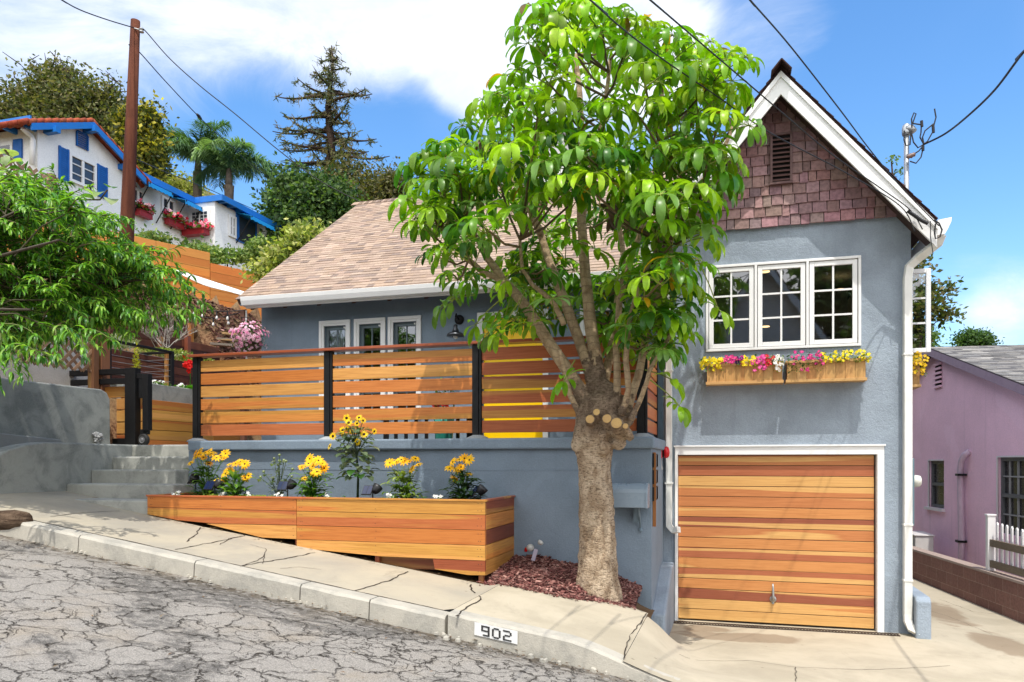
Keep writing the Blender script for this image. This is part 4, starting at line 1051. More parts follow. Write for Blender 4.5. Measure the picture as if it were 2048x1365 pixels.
planter = thing('planter_box', 'long stepped cedar planter box on the sloping pavement, full of yellow flowers', 'planter', (-4.5, 7.85, 1.1))
PYF = 7.32; pzt = 1.635; ph = .157
PX_L, PX_M, PX_R = -6.62, -4.615, -2.416
mb = MB(); g_ = .0025; yb0, yb1 = PYF, PYF + .038
L_ = PX_L; z1 = pzt - .02
def pboard(pts, i, k=1.0): mb.prism(pts[::-1], yb0, yb1, ced(i, k))
r1, r2, r3, r4, r5 = [pzt - ph * j for j in (1, 2, 3, 4, 5)]
pboard([(L_, z1), (PX_M - g_, z1), (PX_M - g_, r1 + g_), (L_, r1 + .012)], 1, .95)
pboard([(L_, r1 + .008), (PX_M - g_, r1 - g_), (PX_M - g_, r2 + .004), (-5.72, r2 - .005), (-6.2, 1.345), (L_, 1.405)], 5, .9)
pboard([(-5.80, r2 - .01), (PX_M - g_, r2 - .003), (PX_M - g_, r3 + .004), (-5.05, r3 + .008), (-5.40, r3 + .072)], 4, .98)
pboard([(PX_M + g_, z1), (PX_R, z1), (PX_R, r1 + g_), (PX_M + g_, r1 + g_)], 1, 1.0)
pboard([(PX_M + g_, r1 - g_), (PX_R, r1 - g_), (PX_R, r2 + g_), (PX_M + g_, r2 + g_)], 5, .9)
pboard([(PX_M + g_, r2 - g_), (PX_R, r2 - g_), (PX_R, r3 + g_), (PX_M + g_, r3 + g_)], 1, .92)
pboard([(PX_M + g_, r3 - g_), (PX_R, r3 - g_), (PX_R, r4 + g_), (-3.6, r4 + g_ + .004), (PX_M + g_, r4 + .065)], 4, 1.0)
pboard([(-2.99, r4 - g_), (PX_R, r4 - g_), (PX_R, r5 + .008), (-2.6, r5 + .004), (-2.97, r5 + .05)], 3, .8)
PLW = m_wood('planter_cedar', 'x', C(232, 174, 84, .68), .85, .6, .36, 1.0, (.53, .58))
for k in range(5):
    for x, kk in ((PX_L + .04, 2), (PX_L + .07, 2), (PX_M - .04, 3), (PX_M + .04, 4), (PX_M + .07, 4), (PX_R - .04, 5), (PX_R - .075, 5), (-3.65, 4), (-5.6, 2)):
        if k < kk and not (k == 4 and x < -2.9):
            for dz in (.04, .115):
                z = pzt - ph * k - dz
                if z > side_z(x, 7.3) + .05: mb.lathe((x + RND.uniform(-.008, .008), yb0 - .0005, z), [(.0045, .0), (.004, -.002), (.001, -.0022)], 7, axis=V((0, 1, 0)), mi=1)
mb.build('front_boards', [PLW, m_paint('nail_dark', (.06, .05, .045), .5, .1, .5, .5)], planter, bevel=.003)
mb, mb2 = MB(), MB()
for i, (ci, k) in enumerate(((3, .72), (0, .9), (3, .48), (0, .95), (3, .7))):
    za, zb = pzt - .02 - ph * i if i == 0 else pzt - ph * i, pzt - ph * (i + 1)
    mb.box(PX_R - .036, PX_R + .002, yb1 + .001, 8.398, zb + g_, za - g_, ced(ci, k)); mb2.box(PX_L - .0, PX_L + .036, yb1 + .001, 8.398, zb + g_, za - g_, ced(ci, .8)) if i < 2 else None
PLE = m_wood('planter_cedar_end', 'y', C(226, 170, 84, .66), .7, .7, .45, 1.0, (.52, .58)); mb.build('end_boards', PLE, planter, bevel=.003); mb2.build('end_boards', PLE, planter, bevel=.003)
mb = MB(); c = ced(2, 1.05)
mb.box(PX_L - .012, PX_R + .02, PYF - .014, PYF + .055, pzt - .0195, pzt, c); mb.box(PX_R - .05, PX_R + .02, PYF + .056, 8.398, pzt - .0195, pzt, ced(3, .9)); mb.box(PX_L - .012, PX_L + .05, PYF + .056, 8.398, pzt - .0195, pzt, c)
mb.build('rim', PLW, planter, bevel=.003)
for x in (-4.66, -3.68, -2.5): 
    mb = MB(); mb.box(x, x + .05, PYF + .045, PYF + .09, side_z(x, 7.3) - .02, pzt - .1, ced(3, .7)); mb.build('leg', CEDZ, planter)
mb = MB(); mb.box(-3.7, -2.9, PYF + .09, PYF + .12, r5 + .03, r4 + .02, ced(3, .45)); mb.build('inner_board', CEDX, planter)
mb = MB(); grid(mb, fr(PX_L + .04, PX_R - .04, .1), fr(PYF + .045, 8.395, .1), lambda x, y: pzt - .075 + .02 * mnoise.noise((x * 6, y * 6, 2))); mb.build('soil', SOIL, planter, smooth=True)

# ------------------------------------------------------------------ plants in the planter
GRN = [C(112, 160, 60, .7), C(90, 138, 52, .68), C(138, 178, 82, .7), C(70, 116, 46, .66)]
GREYG = [C(132, 152, 118, .62), C(112, 136, 100, .62), C(150, 166, 130, .64), C(92, 116, 84, .6)]
AMB = C(255, 200, 24, .95); AMB2 = C(255, 184, 12, .95); LEM = C(255, 214, 20, .95); EYEB = C(66, 28, 14, .6)
def colk(cs):
    c = RND.choice(cs); k = RND.uniform(.75, 1.2); return (c[0] * k, c[1] * k, c[2] * k, RND.random())
def daisy_plant(px, Y, heads, label, group, nleaf=60, cols=GRN, leafw=.05, leafl=.16, spread=.14, amb=AMB, rr=.066, name='coneflower', eye=EYEB, rc=.012, stem_spread=1.0, petals=11):
    """a clump: stems that rise from the soil to the listed flower heads (pixel positions)"""
    z0 = pzt - .07; b = aY(px, 985, Y); bx = b.x
    t = thing(name, label, 'flower', (bx, Y, z0), group)
    st, fo = MB(), MB(); hs = []
    for (hx, hy) in heads:
        p = aY(hx, hy, Y + RND.uniform(-.10, .10)); hs.append(p)
        q0 = V((bx + RND.uniform(-.03, .03), Y + RND.uniform(-.03, .03), z0)); m = q0.lerp(p, .55) + V((RND.uniform(-.015, .015), 0, .02)); m.x = bx + (p.x - bx) * .45
        st.tube([q0, m, p - V((0, 0, .01))], [.005, .004, .003], 5, colk(cols))
        for _ in range(3):
            s = RND.uniform(.25, .8); pp = q0.lerp(m, s * 2) if s < .5 else m.lerp(p, s * 2 - 1)
            a = RND.uniform(0, 6.28); fo.leaf(pp, (math.cos(a), math.sin(a), RND.uniform(.2, .8)), leafl * RND.uniform(.35, .7), leafw * RND.uniform(.5, .9), 1.0, .3, 4, colk(cols), stalk=.01)
    for _ in range(int(nleaf * 1.7)):
        a = RND.uniform(0, 6.28); r = abs(RND.gauss(0, spread * .5)); zz = z0 + RND.uniform(0, 1) ** 1.6 * (max(p.z for p in hs) - z0) * .62
        fo.leaf((bx + r * math.cos(a), Y + r * math.sin(a) * .8, zz), (math.cos(a), math.sin(a), RND.uniform(.3, 1.3)), leafl * RND.uniform(.6, 1.1), leafw * RND.uniform(.7, 1.2), RND.uniform(.8, 1.8), .3, 4, colk(cols), stalk=.015)
    st.build('stems', LEAF, t); fo.build('leaves', LEAF, t, smooth=True)
    for p in hs:
        mb = MB(); n = V((RND.gauss(0, .35), RND.uniform(-1.0, -.2), RND.uniform(.3, 1.0)))
        mb.flower(p, n, rr * RND.uniform(.8, 1.15), petals, RND.choice((amb, amb, AMB2 if amb is AMB else amb)), eye, rc, .5); mb.build('flower_head', PETAL, t)
    return t
def zz(ox, oy, s, pts): return [(ox + x / s, oy + y / s) for x, y in pts]
s5 = 2048 / 360; o5 = (340, 880); s6 = 2048 / 340; o6 = (640, 820)
yb = 7.86
GRPF = 'yellow daisy clumps in the planter'
daisy_plant(412, yb, zz(*o5, s5, [(290, 150), (340, 130), (400, 150), (445, 130), (380, 200), (290, 200), (235, 265), (440, 270), (530, 205), (630, 160), (615, 215), (470, 160), (330, 165)]), 'tall clump of golden daisies at the left end of the planter, by the steps', GRPF, 80)
daisy_plant(470, yb - .25, zz(*o5, s5, [(680, 280), (745, 275), (800, 250), (850, 275), (860, 300), (640, 360), (690, 350), (630, 390), (895, 410), (855, 435), (625, 460), (520, 470), (560, 500)]), 'bushy clump of golden daisies drooping over the left half of the planter', GRPF, 70, rr=.062)
daisy_plant(626, yb - .15, zz(*o5, s5, [(1590, 215), (1650, 230), (1690, 235), (1575, 270), (1500, 310), (1625, 305), (1735, 270), (1670, 365), (1755, 325), (1530, 445), (1640, 380)]), 'compact clump of golden daisies just left of the tall sunflower', GRPF, 75)
daisy_plant(808, yb, zz(*o6, s6, [(840, 640), (920, 630), (980, 600), (1010, 620), (1080, 620), (1150, 590), (1190, 660), (1110, 715)]), 'golden daisies with pale lime foliage, right of the tall sunflower', GRPF, 90, [C(150, 178, 84, .64), C(120, 156, 62, .62), C(170, 190, 100, .64)])
daisy_plant(927, yb, zz(*o6, s6, [(1600, 630), (1680, 600), (1740, 585), (1800, 605), (1560, 705), (1700, 690), (1785, 780), (1620, 835), (1665, 725)]), 'dark leaved golden daisies at the right end of the planter', GRPF, 85, [C(78, 112, 60, .6), C(62, 94, 52, .6), C(96, 128, 76, .6)])
# sunflower
sun_h = zz(*o6, s6, [(320, 100), (345, 155), (470, 95), (520, 130), (445, 165), (388, 265), (285, 305), (530, 295), (655, 260), (450, 385), (115, 440), (320, 225), (270, 245), (155, 318)])
z0 = pzt - .07; bs = aY(715, 985, yb + .05)
t = thing('sunflower', 'tall branching sunflower with many lemon yellow heads in the middle of the planter', 'flower', (bs.x, yb, z0))
st, fo = MB(), MB(); ax = [V((bs.x, yb + .05, z0)), V((bs.x + .01, yb + .05, z0 + .3)), V((bs.x - .01, yb + .03, z0 + .6)), V((bs.x - .03, yb + .02, z0 + .86))]
st.tube(ax, [.016, .014, .011, .007], 8, colk(GREYG))
for hx, hy in sun_h:
    p = aY(hx, hy, yb + RND.uniform(-.12, .04)); s = max(.25, min(.9, (p.z - z0) / .95 - .25)); i = min(2, int(s * 3)); q0 = ax[i].lerp(ax[i + 1], s * 3 - i)
    st.tube([q0, q0.lerp(p, .5) + V((0, 0, .02)), p], [.007, .005, .004], 5, colk(GREYG))
    mb = MB(); big = RND.uniform(.036, .052); mb.flower(p, (RND.gauss(0, .4), -1, RND.uniform(-.1, .5)), big, 15, LEM, C(74, 40, 10, .6), big * .36, .2); mb.build('flower_head', PETAL, t)
    for _ in range(5):
        a = RND.uniform(0, 6.28); fo.leaf(q0.lerp(p, RND.uniform(0, .85)), (math.cos(a), math.sin(a), RND.uniform(-.1, .5)), RND.uniform(.06, .11), RND.uniform(.04, .07), .9, .3, 4, colk(GREYG), stalk=.03, belly=.4)
for _ in range(150):
    s = RND.uniform(.22, 1) ** .8; i = min(2, int(s * 2.999)); q0 = ax[i].lerp(ax[i + 1], s * 3 - i); a = RND.uniform(0, 6.28)
    L = RND.uniform(.07, .13) * (1.15 if s < .75 else .75); fo.leaf(q0 + V((math.cos(a), math.sin(a), 0)) * RND.uniform(.0, .13), (math.cos(a), math.sin(a), RND.uniform(-.25, .35)), L, L * .72, 1.0, .25, 4, colk(GREYG if s > .42 else GREYG[1:] + GRN[3:]), stalk=.04, belly=.38)
st.build('stems', LEAF, t, smooth=True); fo.build('leaves', LEAF, t, smooth=True)
# budding grey-green plant
bb = aY(558, 985, yb)
t = thing('budding_plant', 'grey green sunflower still in bud, between two golden daisy clumps', 'plant', (bb.x, yb, z0))
st, fo = MB(), MB()
for hx, hy in zz(*o5, s5, [(1245, 180), (1185, 220), (1245, 245), (1295, 240), (1320, 250), (1230, 290), (1395, 340), (1385, 425), (1065, 370), (1030, 430)]):
    p = aY(hx, hy, yb + RND.uniform(-.05, .05)); q0 = V((bb.x + RND.uniform(-.01, .01), yb, z0)); m = q0.lerp(p, .5); m.x = bb.x + (p.x - bb.x) * .3
    st.tube([q0, m, p], [.006, .005, .004], 5, colk(GREYG)); st.lathe(p, [(.004, -.012), (.016, 0), (.018, .01), (.010, .022), (.002, .024)], 8, colk([C(168, 184, 130, .66)]))
    for _ in range(7):
        s = RND.uniform(.2, .95); pp = q0.lerp(m, s * 2) if s < .5 else m.lerp(p, s * 2 - 1); a = RND.uniform(0, 6.28)
        L = RND.uniform(.05, .10); fo.leaf(pp, (math.cos(a), math.sin(a), RND.uniform(-.1, .4)), L, L * .65, .9, .25, 4, colk(GREYG), stalk=.03, belly=.4)
st.build('stems', LEAF, t); fo.build('leaves', LEAF, t, smooth=True)
# white bedding plants, sedum, spotlights
PW = C(240, 240, 238, .9)
def bedding(px, py, Y, label, r=.07, n=26, fl=4, fcol=PW, cols=GRN, name='white_impatiens', cat='flower', grp='small white bedding plants in the planter', h=.07, fr_=.022, zb=None):
    p = aY(px, py, Y); zb = p.z if zb is None else zb
    t = thing(name, label, cat, (p.x, Y, zb), grp); fo = MB()
    for _ in range(n):
        a = RND.uniform(0, 6.28); d = r * RND.random() ** .6; L = RND.uniform(.03, .055) * (r / .07) ** .4
        fo.leaf((p.x + d * math.cos(a), Y + d * math.sin(a), zb + RND.uniform(0, h) * (1 - .5 * d / r)), (math.cos(a), math.sin(a), RND.uniform(.1, .9)), L, L * .6, .8, .2, 3, colk(cols))
    fo.build('leaves', LEAF, t, smooth=True)
    if fl:
        fm = MB()
        for _ in range(fl):
            a = RND.uniform(0, 6.28); d = r * RND.random() ** .5
            fm.flower((p.x + d * math.cos(a), Y - abs(d * math.sin(a)) * .8, zb + RND.uniform(h * .5, h * 1.25)), (RND.gauss(0, .5), RND.uniform(-1, -.2), RND.uniform(.2, .9)), fr_, 5, fcol, C(230, 220, 120, .8), .004, .2)
        fm.build('blossoms', PETAL, t)
    return t
for (px, Y, lab, r, fl) in ((355, 7.62, 'white impatiens at the far left end of the planter', .06, 7), (447, 7.5, 'white impatiens beside the left solar spotlight', .055, 5), (498, 7.5, 'white impatiens under the drooping golden daisies', .06, 4),
                            (561, 7.48, 'white impatiens against the middle solar spotlight', .065, 8), (655, 7.5, 'tiny white impatiens left of the sunflower stem', .045, 3), (781, 7.5, 'white impatiens right of the sunflower by the third spotlight', .06, 7), (877, 7.5, 'white impatiens nearest the right end of the planter', .055, 5)):
    bedding(px, 992, Y, lab, r, 30, fl, zb=pzt - .05)
for (px, Y, lab) in ((690, 7.5, 'small plain green seedling just left of the sunflower stem'), (845, 7.55, 'small plain green seedling right of the lime leaved daisies')): bedding(px, 992, Y, lab, .05, 22, 0, name='seedling', cat='plant', grp='green seedlings', zb=pzt - .05)
SED = [C(168, 186, 58, .66), C(150, 176, 50, .66), C(186, 196, 80, .66)]
for (px, w, lab) in ((424, .10, 'low lime green sedum patch at the left of the planter'), (528, .16, 'wide lime green sedum patch under the budding sunflower'), (510, .12, 'yellow green spreading groundcover beneath the bushy daisies')):
    p = aY(px, 992, 7.43); t = thing('sedum', lab, 'plant', (p.x, 7.43, pzt - .05), 'lime green sedum patches'); fo = MB()
    for _ in range(260):
        a = RND.uniform(0, 6.28); d = RND.random() ** .5; x, y = p.x + w * d * math.cos(a), 7.46 + .06 * d * math.sin(a); z = pzt - .06 + RND.uniform(0, .06)
        fo.leaf((x, y, z), (RND.gauss(0, 1), RND.gauss(0, 1), RND.uniform(.3, 1.5)), .022, .011, .5, .2, 2, colk(SED))
    fo.build('leaves', LEAF, t)
SOLAR = m_paint('solar_cell_blue', (.012, .02, .06), .12, .1, .6)
SBODY = m_paint('spotlight_black', (.016, .016, .018), .35, .1)
def spotlight(p, rz, label):
    t = thing('solar_spotlight', label, 'spotlight', p, 'solar garden spotlights', rz)
    mb = MB(); mb.tube([(0, .03, -.08), (0, .03, .05)], .008, 6); mb.build('stake', SBODY, t, fix=False)
    mb = MB(); mb.lathe((0.05, .03, .07), [(.03, -.06), (.045, -.04), (.055, .0), (.058, .03), (.05, .034), (.002, .03)], 16, axis=V((.35, .6, .8))); mb.build('lamp_head', SBODY, t, fix=False, smooth=True)
    a = rad(52); u = V((1, 0, 0)); v = V((0, math.cos(a), math.sin(a))); n = u.cross(v); c = V((-.035, -.03, .055))
    P = lambda i, j, k: c + u * i + v * j + n * k
    mb = MB(); w, h, th = .058, .062, .014
    mb.add([P(-w, -h, 0), P(w, -h, 0), P(w, h, 0), P(-w, h, 0), P(-w, -h, -th), P(w, -h, -th), P(w, h, -th), P(-w, h, -th)], [(0, 1, 2, 3), (7, 6, 5, 4), (0, 4, 5, 1), (1, 5, 6, 2), (2, 6, 7, 3), (3, 7, 4, 0)])
    o = mb.build('solar_panel', SBODY, t, fix=False)
    mb = MB(); e = .006
    for (i0, i1) in ((-w + e, -.003), (.003, w - e)): mb.poly([P(i0, -h + e, .002), P(i1, -h + e, .002), P(i1, h - e, .002), P(i0, h - e, .002)])
    mb.build('solar_cells', SOLAR, o, fix=False)
    return t
sp0 = spotlight(aY(427, 980, 7.52), .1, 'small solar spotlight under the drooping daisies')
dup(sp0, aY(573, 981, 7.55), 'small solar spotlight right of the budding sunflower', .15)
dup(sp0, aY(743, 990, 7.6), 'small solar spotlight right of the tall sunflower stem', .0)
dup(sp0, aY(956, 992, 7.75), 'small solar spotlight lying low at the right end of the planter', -.9)
dup(sp0, aY(386, 968, 7.8), 'raised solar spotlight turned side on beside the concrete steps', -1.2)

# window-box flowers
MAG = C(232, 30, 150, .9); PUR = C(150, 40, 190, .8); DPU = C(84, 24, 130, .7); CRIM = C(226, 24, 70, .85); PIK = C(236, 70, 170, .9); YEL2 = C(250, 226, 30, .95)
def boxplant(x0, x1, Y0, Y1, z, col, label, nfl, nleaf, fr_=.024, h=.10, trail=.10, cols=GRN, cc=C(250, 230, 120, .8), name='trailing_flowers'):
    t = thing(name, label, 'flowers', ((x0 + x1) / 2, (Y0 + Y1) / 2, z - .04), 'flowering plants in the window boxes'); fo, fm = MB(), MB()
    def pt():
        x = RND.uniform(x0, x1); y = RND.uniform(Y0, Y1)
        if RND.random() < .45: return V((x, Y0 - RND.uniform(.0, .05), z + RND.uniform(-trail, .04)))
        return V((x, y, z - .03 + RND.uniform(0, h)))
    for _ in range(nleaf):
        p = pt(); L = RND.uniform(.025, .045); fo.leaf(p, (RND.gauss(0, 1), RND.gauss(-.4, .8), RND.gauss(.3, .6)), L, L * .55, .6, .2, 2, colk(cols))
    for _ in range(nfl):
        p = pt() + V((0, -.012, .012)); fm.flower(p, (RND.gauss(0, .5), -1, RND.uniform(0, .8)), fr_ * RND.uniform(.8, 1.2), 5, col, cc, .005, .25)
    fo.build('leaves', LEAF, t); fm.build('blossoms', PETAL, t); return t
bxx = lambda px: aY(px, 735, BY).x
BZ = 3.255
boxplant(bxx(1400), bxx(1446), BY + .02, YF - .03, BZ, YEL2, 'yellow flowers spilling over the left end of the left front window box', 75, 150)
boxplant(bxx(1440), bxx(1486), BY + .02, YF - .03, BZ + .02, MAG, 'magenta flowers in the left window box between two yellow clumps', 40, 90, trail=.04)
boxplant(bxx(1472), bxx(1484), BY + .0, BY + .1, BZ, DPU, 'small dark purple flowers trailing at the middle of the left window box', 14, 20, trail=.05)
boxplant(bxx(1484), bxx(1512), BY + .02, YF - .03, BZ, YEL2, 'small yellow clump in the middle of the left window box', 34, 60, trail=.05)
boxplant(bxx(1504), bxx(1532), BY + .0, YF - .03, BZ, PIK, 'orchid pink flowers trailing low in the left window box', 46, 60, trail=.13)
boxplant(bxx(1530), bxx(1548), BY + .0, YF - .03, BZ + .01, CRIM, 'crimson flowers near the right end of the left window box', 30, 60, trail=.08)
boxplant(bxx(1546), bxx(1568), BY + .0, YF - .05, BZ, PW, 'white flowers hanging over the right end of the left window box', 34, 60, trail=.14)
boxplant(bxx(1576), bxx(1646), BY + .0, YF - .03, BZ, MAG, 'dark leaved magenta periwinkle at the left of the right window box', 30, 260, trail=.14, cols=[C(58, 104, 44, .6), C(44, 88, 38, .6), C(84, 130, 60, .6)], h=.13)
boxplant(bxx(1642), bxx(1742), BY + .02, YF - .03, BZ, YEL2, 'loose pale yellow flowers along the right half of the right window box', 62, 420, trail=.05, h=.12, cols=[C(150, 172, 70, .64), C(120, 150, 56, .62), C(90, 126, 46, .6)])
boxplant(GX1 + .05, sbx.x + .06, 10.58, 11.2, 3.32, C(240, 196, 20, .9), 'golden flowers bulging from the small box on the side wall', 130, 160, trail=.2, h=.14)

# ------------------------------------------------------------------ porch things seen through the slats
t = thing('porch_bench', 'black slatted metal bench standing on the porch behind the fence', 'bench', (-3.8, 9.7, FZ))
a_, b_ = aY(768, 860, 9.7).x, aY(936, 860, 9.7).x
mb = MB(); x = a_
while x < b_: mb.box(x, x + .045, 9.70, 9.73, FZ + .06, FZ + .42); x += .155
mb.build('slats', BLACKM, t)
mb = MB(); mb.box(a_ - .03, b_ + .05, 9.66, 9.99, FZ + .4205, FZ + .45); mb.box(a_ - .03, a_ + .03, 9.74, 9.8, FZ, FZ + .42); mb.box(b_ - .03, b_ + .05, 9.74, 9.8, FZ, FZ + .42); mb.build('frame', BLACKM, t)
pt_ = aY(888, 860, 9.45)
t = thing('plant_pot', 'ribbed teal pot holding a green shrub on the porch behind the slats', 'plant pot', (pt_.x, 9.45, FZ))
mb = MB(); vs = []; prof = [(.10, 0), (.125, .2), (.135, .42), (.115, .42), (.11, .36)]; n = 48
for r, z in prof:
    for j in range(n): a = 2 * pi * j / n; k = 1 + .035 * math.cos(16 * a); vs.append((pt_.x + r * k * math.cos(a), 9.45 + r * k * math.sin(a), FZ + .002 + z))
mb.add(vs, [(i * n + j, i * n + (j + 1) % n, (i + 1) * n + (j + 1) % n, (i + 1) * n + j) for i in range(4) for j in range(n)] + [tuple(range(4 * n, 5 * n))], C(60, 168, 150, .7)); mb.build('pot', m_tint('teal_glaze', .25, .1), t, smooth=True)
fo = MB()
for _ in range(260):
    a = RND.uniform(0, 6.28); r = RND.random() ** .6 * .15; fo.leaf((pt_.x + r * math.cos(a), 9.45 + r * math.sin(a), FZ + .38 + RND.uniform(0, .5)), (RND.gauss(0, 1), RND.gauss(0, 1), RND.uniform(.2, 1.5)), .07, .03, .6, .2, 3, colk(GRN))
fo.build('shrub', LEAF, t)
RC = [C(200, 24, 24, .8)]
fm = MB()
for _ in range(12): fm.flower((pt_.x + RND.uniform(-.12, .12), 9.32, FZ + .52 + RND.uniform(-.03, .04)), (0, -1, .3), .03, 6, RC[0], RC[0], .006, .2)
fm.build('blossoms', PETAL, t)
# post at the house corner and its hanging basket
pc = aY(487, 650, 10.42)
t = thing('corner_post', 'brown timber post with a white conduit under the left eave corner', 'post', (pc.x, 10.42, FZ))
mb = MB(); mb.box(pc.x - .05, pc.x + .03, 10.40, 10.48, FZ, EZW - .16, (*C(126, 82, 62, .55), .3)); mb.build('post_body', m_wood('post_stain', 'z', C(140, 92, 66, .55), .4, .4, .6), t, bevel=.005)
mb = MB(); mb.tube([(pc.x + .045, 10.43, 3.52), (pc.x + .045, 10.43, EZW - .16)], .014, 6); mb.build('conduit', WHITE, t)
hb = aY(500, 677, 10.2)
t = thing('hanging_basket', 'round basket overflowing with pale pink flowers by the house corner', 'flower basket', (hb.x, 10.2, hb.z - .2))
mb = MB(); mb.lathe((hb.x, 10.2, hb.z - .24), [(.02, -.02), (.10, 0), (.15, .08), (.17, .15), (.16, .16)], 16); mb.build('basket', m_paint('coir_brown', C(92, 70, 48, .5), .9), t, smooth=True)
mb = MB(); mb.tube([(pc.x, 10.41, hb.z + .32), (pc.x + .04, 10.3, hb.z + .36), (hb.x, 10.2, hb.z + .33), (hb.x, 10.2, hb.z - .1)], .008, 6); mb.build('bracket', BLACKM, t)
fo, fm = MB(), MB()
for _ in range(620):
    d = V((RND.gauss(0, 1), RND.gauss(0, 1), RND.gauss(0, 1))).normalized(); r = .25 * RND.uniform(.55, 1.05) * (1 + .5 * mnoise.noise(d * 2)); p = V((hb.x, 10.2, hb.z)) + V((d.x * r * 1.05, d.y * r, d.z * r * .95)); fo.leaf(p, d + V((0, 0, .2)), .05, .025, .8, .2, 2, colk([C(70, 106, 44, .6), C(88, 124, 54, .6), C(52, 84, 36, .6)]))
PKP = C(248, 200, 220, .95)
for _ in range(260):
    d = V((RND.gauss(0, 1), RND.gauss(-.4, 1), RND.gauss(.15, 1))).normalized(); kq = 1 + .5 * mnoise.noise(d * 2); p = V((hb.x, 10.2, hb.z)) + V((d.x * .27, d.y * .26, d.z * .25)) * kq; fm.flower(p, d, .027, 5, RND.choice((PKP, C(238, 196, 216, .92), C(232, 150, 190, .9))), C(200, 60, 120, .8), .006, .15)
fo.build('leaves', LEAF, t); fm.build('blossoms', PETAL, t)
# water valve by the wall
t = thing('water_valve', 'old white and red water valve with a paper tag beside the mulch bed', 'valve', (-2.12, 8.3, .95))
vp = aY(1068, 1098, 8.25); mb = MB()
mb.tube([(vp.x - .07, 8.24, vp.z - .16), (vp.x - .07, 8.24, vp.z - .02), (vp.x - .02, 8.24, vp.z + .02), (vp.x + .06, 8.25, vp.z + .08), (vp.x + .1, 8.39, vp.z + .09)], [.022, .024, .03, .024, .02], 8)
mb.lathe((vp.x - .04, 8.22, vp.z + .01), [(.03, -.03), (.042, -.01), (.042, .02), (.03, .04), (.004, .045)], 10, axis=V((.7, -.3, .6))); mb.lathe((vp.x + .075, 8.24, vp.z + .07), [(.02, -.02), (.034, 0), (.034, .02), (.003, .03)], 8, axis=V((.6, 0, .8))); mb.build('pipe', m_paint('old_white_enamel', (.55, .55, .52), .5, .2), t, smooth=True)
mb = MB(); mb.lathe((vp.x - .085, 8.22, vp.z - .01), [(.026, -.008), (.026, .008), (.01, .012)], 10, axis=V((-.6, -.6, .3))); mb.build('handwheel', RED, t)
mb = MB(); mb.beam(V((vp.x + .0, 8.2, vp.z - .13)), V((vp.x + .035, 8.215, vp.z + .0)), .045, .003, V((0, -1, .2))); mb.build('paper_tag', m_paint('tag_lilac', C(190, 182, 200, .85), .7), t)
# ------------------------------------------------------------------ steps, walls and gate on the left
LZ = 2.27
t = thing('concrete_steps', 'grey concrete steps climbing to the landing left of the planter', 'steps', (-7.6, 8.2, 1.4))
ST = [(7.36, 1.565), (7.76, 1.742), (8.15, 1.92), (8.52, 2.098), (8.89, LZ)]
for i, (y, z) in enumerate(ST):
    y1 = ST[i + 1][0] if i < 4 else 10.6
    mb = MB(); x0 = -8.30 if i < 4 else -9.1
    mb.box(x0 if i else -8.1, PX0 - .003 if y1 > 8.4 or i > 1 else -6.63, y + .0, y1 - .0015 if i < 4 else y1, .9, z); 
    if i == 0: pass
    mb.build('landing' if i == 4 else 'step', STEPC, t, bevel=.022)
mb = MB()
top = [(6.80, 2.09), (6.95, 2.17), (7.2, 2.235), (7.45, LZ + .004), (9.3, LZ + .004)]
mb.prismx([(6.80, .8)] + top + [(9.3, .8)], -8.58, -8.304)
mb.box(-12, -8.585, 6.80, 7.02, .8, 2.09)
o = mb.build('cheek_wall', GREYC, None, bevel=.02); tag(o, 'low curved grey concrete wall along the left side of the steps', 'wall')
mb = MB(); mb.poly([(-12, 7.0, 2.02), (-8.57, 7.0, 2.02), (-8.57, 9.2, 2.18), (-12, 9.2, 2.18)]); struct(mb.build('planting_strip', SOIL))
mb = MB()
chips(mb, 500, lambda: (RND.uniform(-9.0, -8.6), RND.uniform(6.9, 8.3)), lambda x, y: 2.03 + (y - 7) * .07, .02, .06, MC); struct(mb.build('strip_mulch', MULCH), 'stuff')
mb = MB(); mb.prismx([(6.2, 1.2), (6.2, 2.46), (8.25, 2.335), (8.25, 1.2)], -9.09, -8.9); o = mb.build('kerb_wall', m_concrete('light_concrete', C(168, 170, 168, .72), (.7, .7, .7), .4), None, bevel=.012); tag(o, 'small pale concrete upstand wedged between the planting strip and the tall grey wall', 'wall')
mb = MB()
pts = [(5.2, .8), (5.2, 3.12)] + [(9.2 - .10 * (1 - math.sin(a)) , 3.12 - .09 * (1 - math.cos(a)) ) for a in []] + [(9.14, 3.12), (9.24, 3.08), (9.30, 2.98), (9.31, 2.0), (9.31, .8)]
mb.prismx(pts, -9.36, -9.1); o = mb.build('rendered_wall', GREYC, None, bevel=.02); tag(o, 'tall grey rendered wall with a rounded end, below the lattice panel', 'wall')
p = aX(193, 876, -9.08)
mb = MB()
for _ in range(60):
    d = V((abs(RND.gauss(0, 1)), RND.gauss(0, 1), RND.gauss(0, 1))).normalized(); r = RND.uniform(.012, .03); mb.lathe(p + d * RND.uniform(.02, .085), [(r * .4, -r), (r, 0), (r * .5, r), (.001, r * 1.1)], 5, axis=d)
o = mb.build('drain_outlet', m_paint('crusted_white', (.4, .4, .4), .9, .3)); tag(o, 'crusted white drain outlet low on the tall grey wall', 'drain outlet')
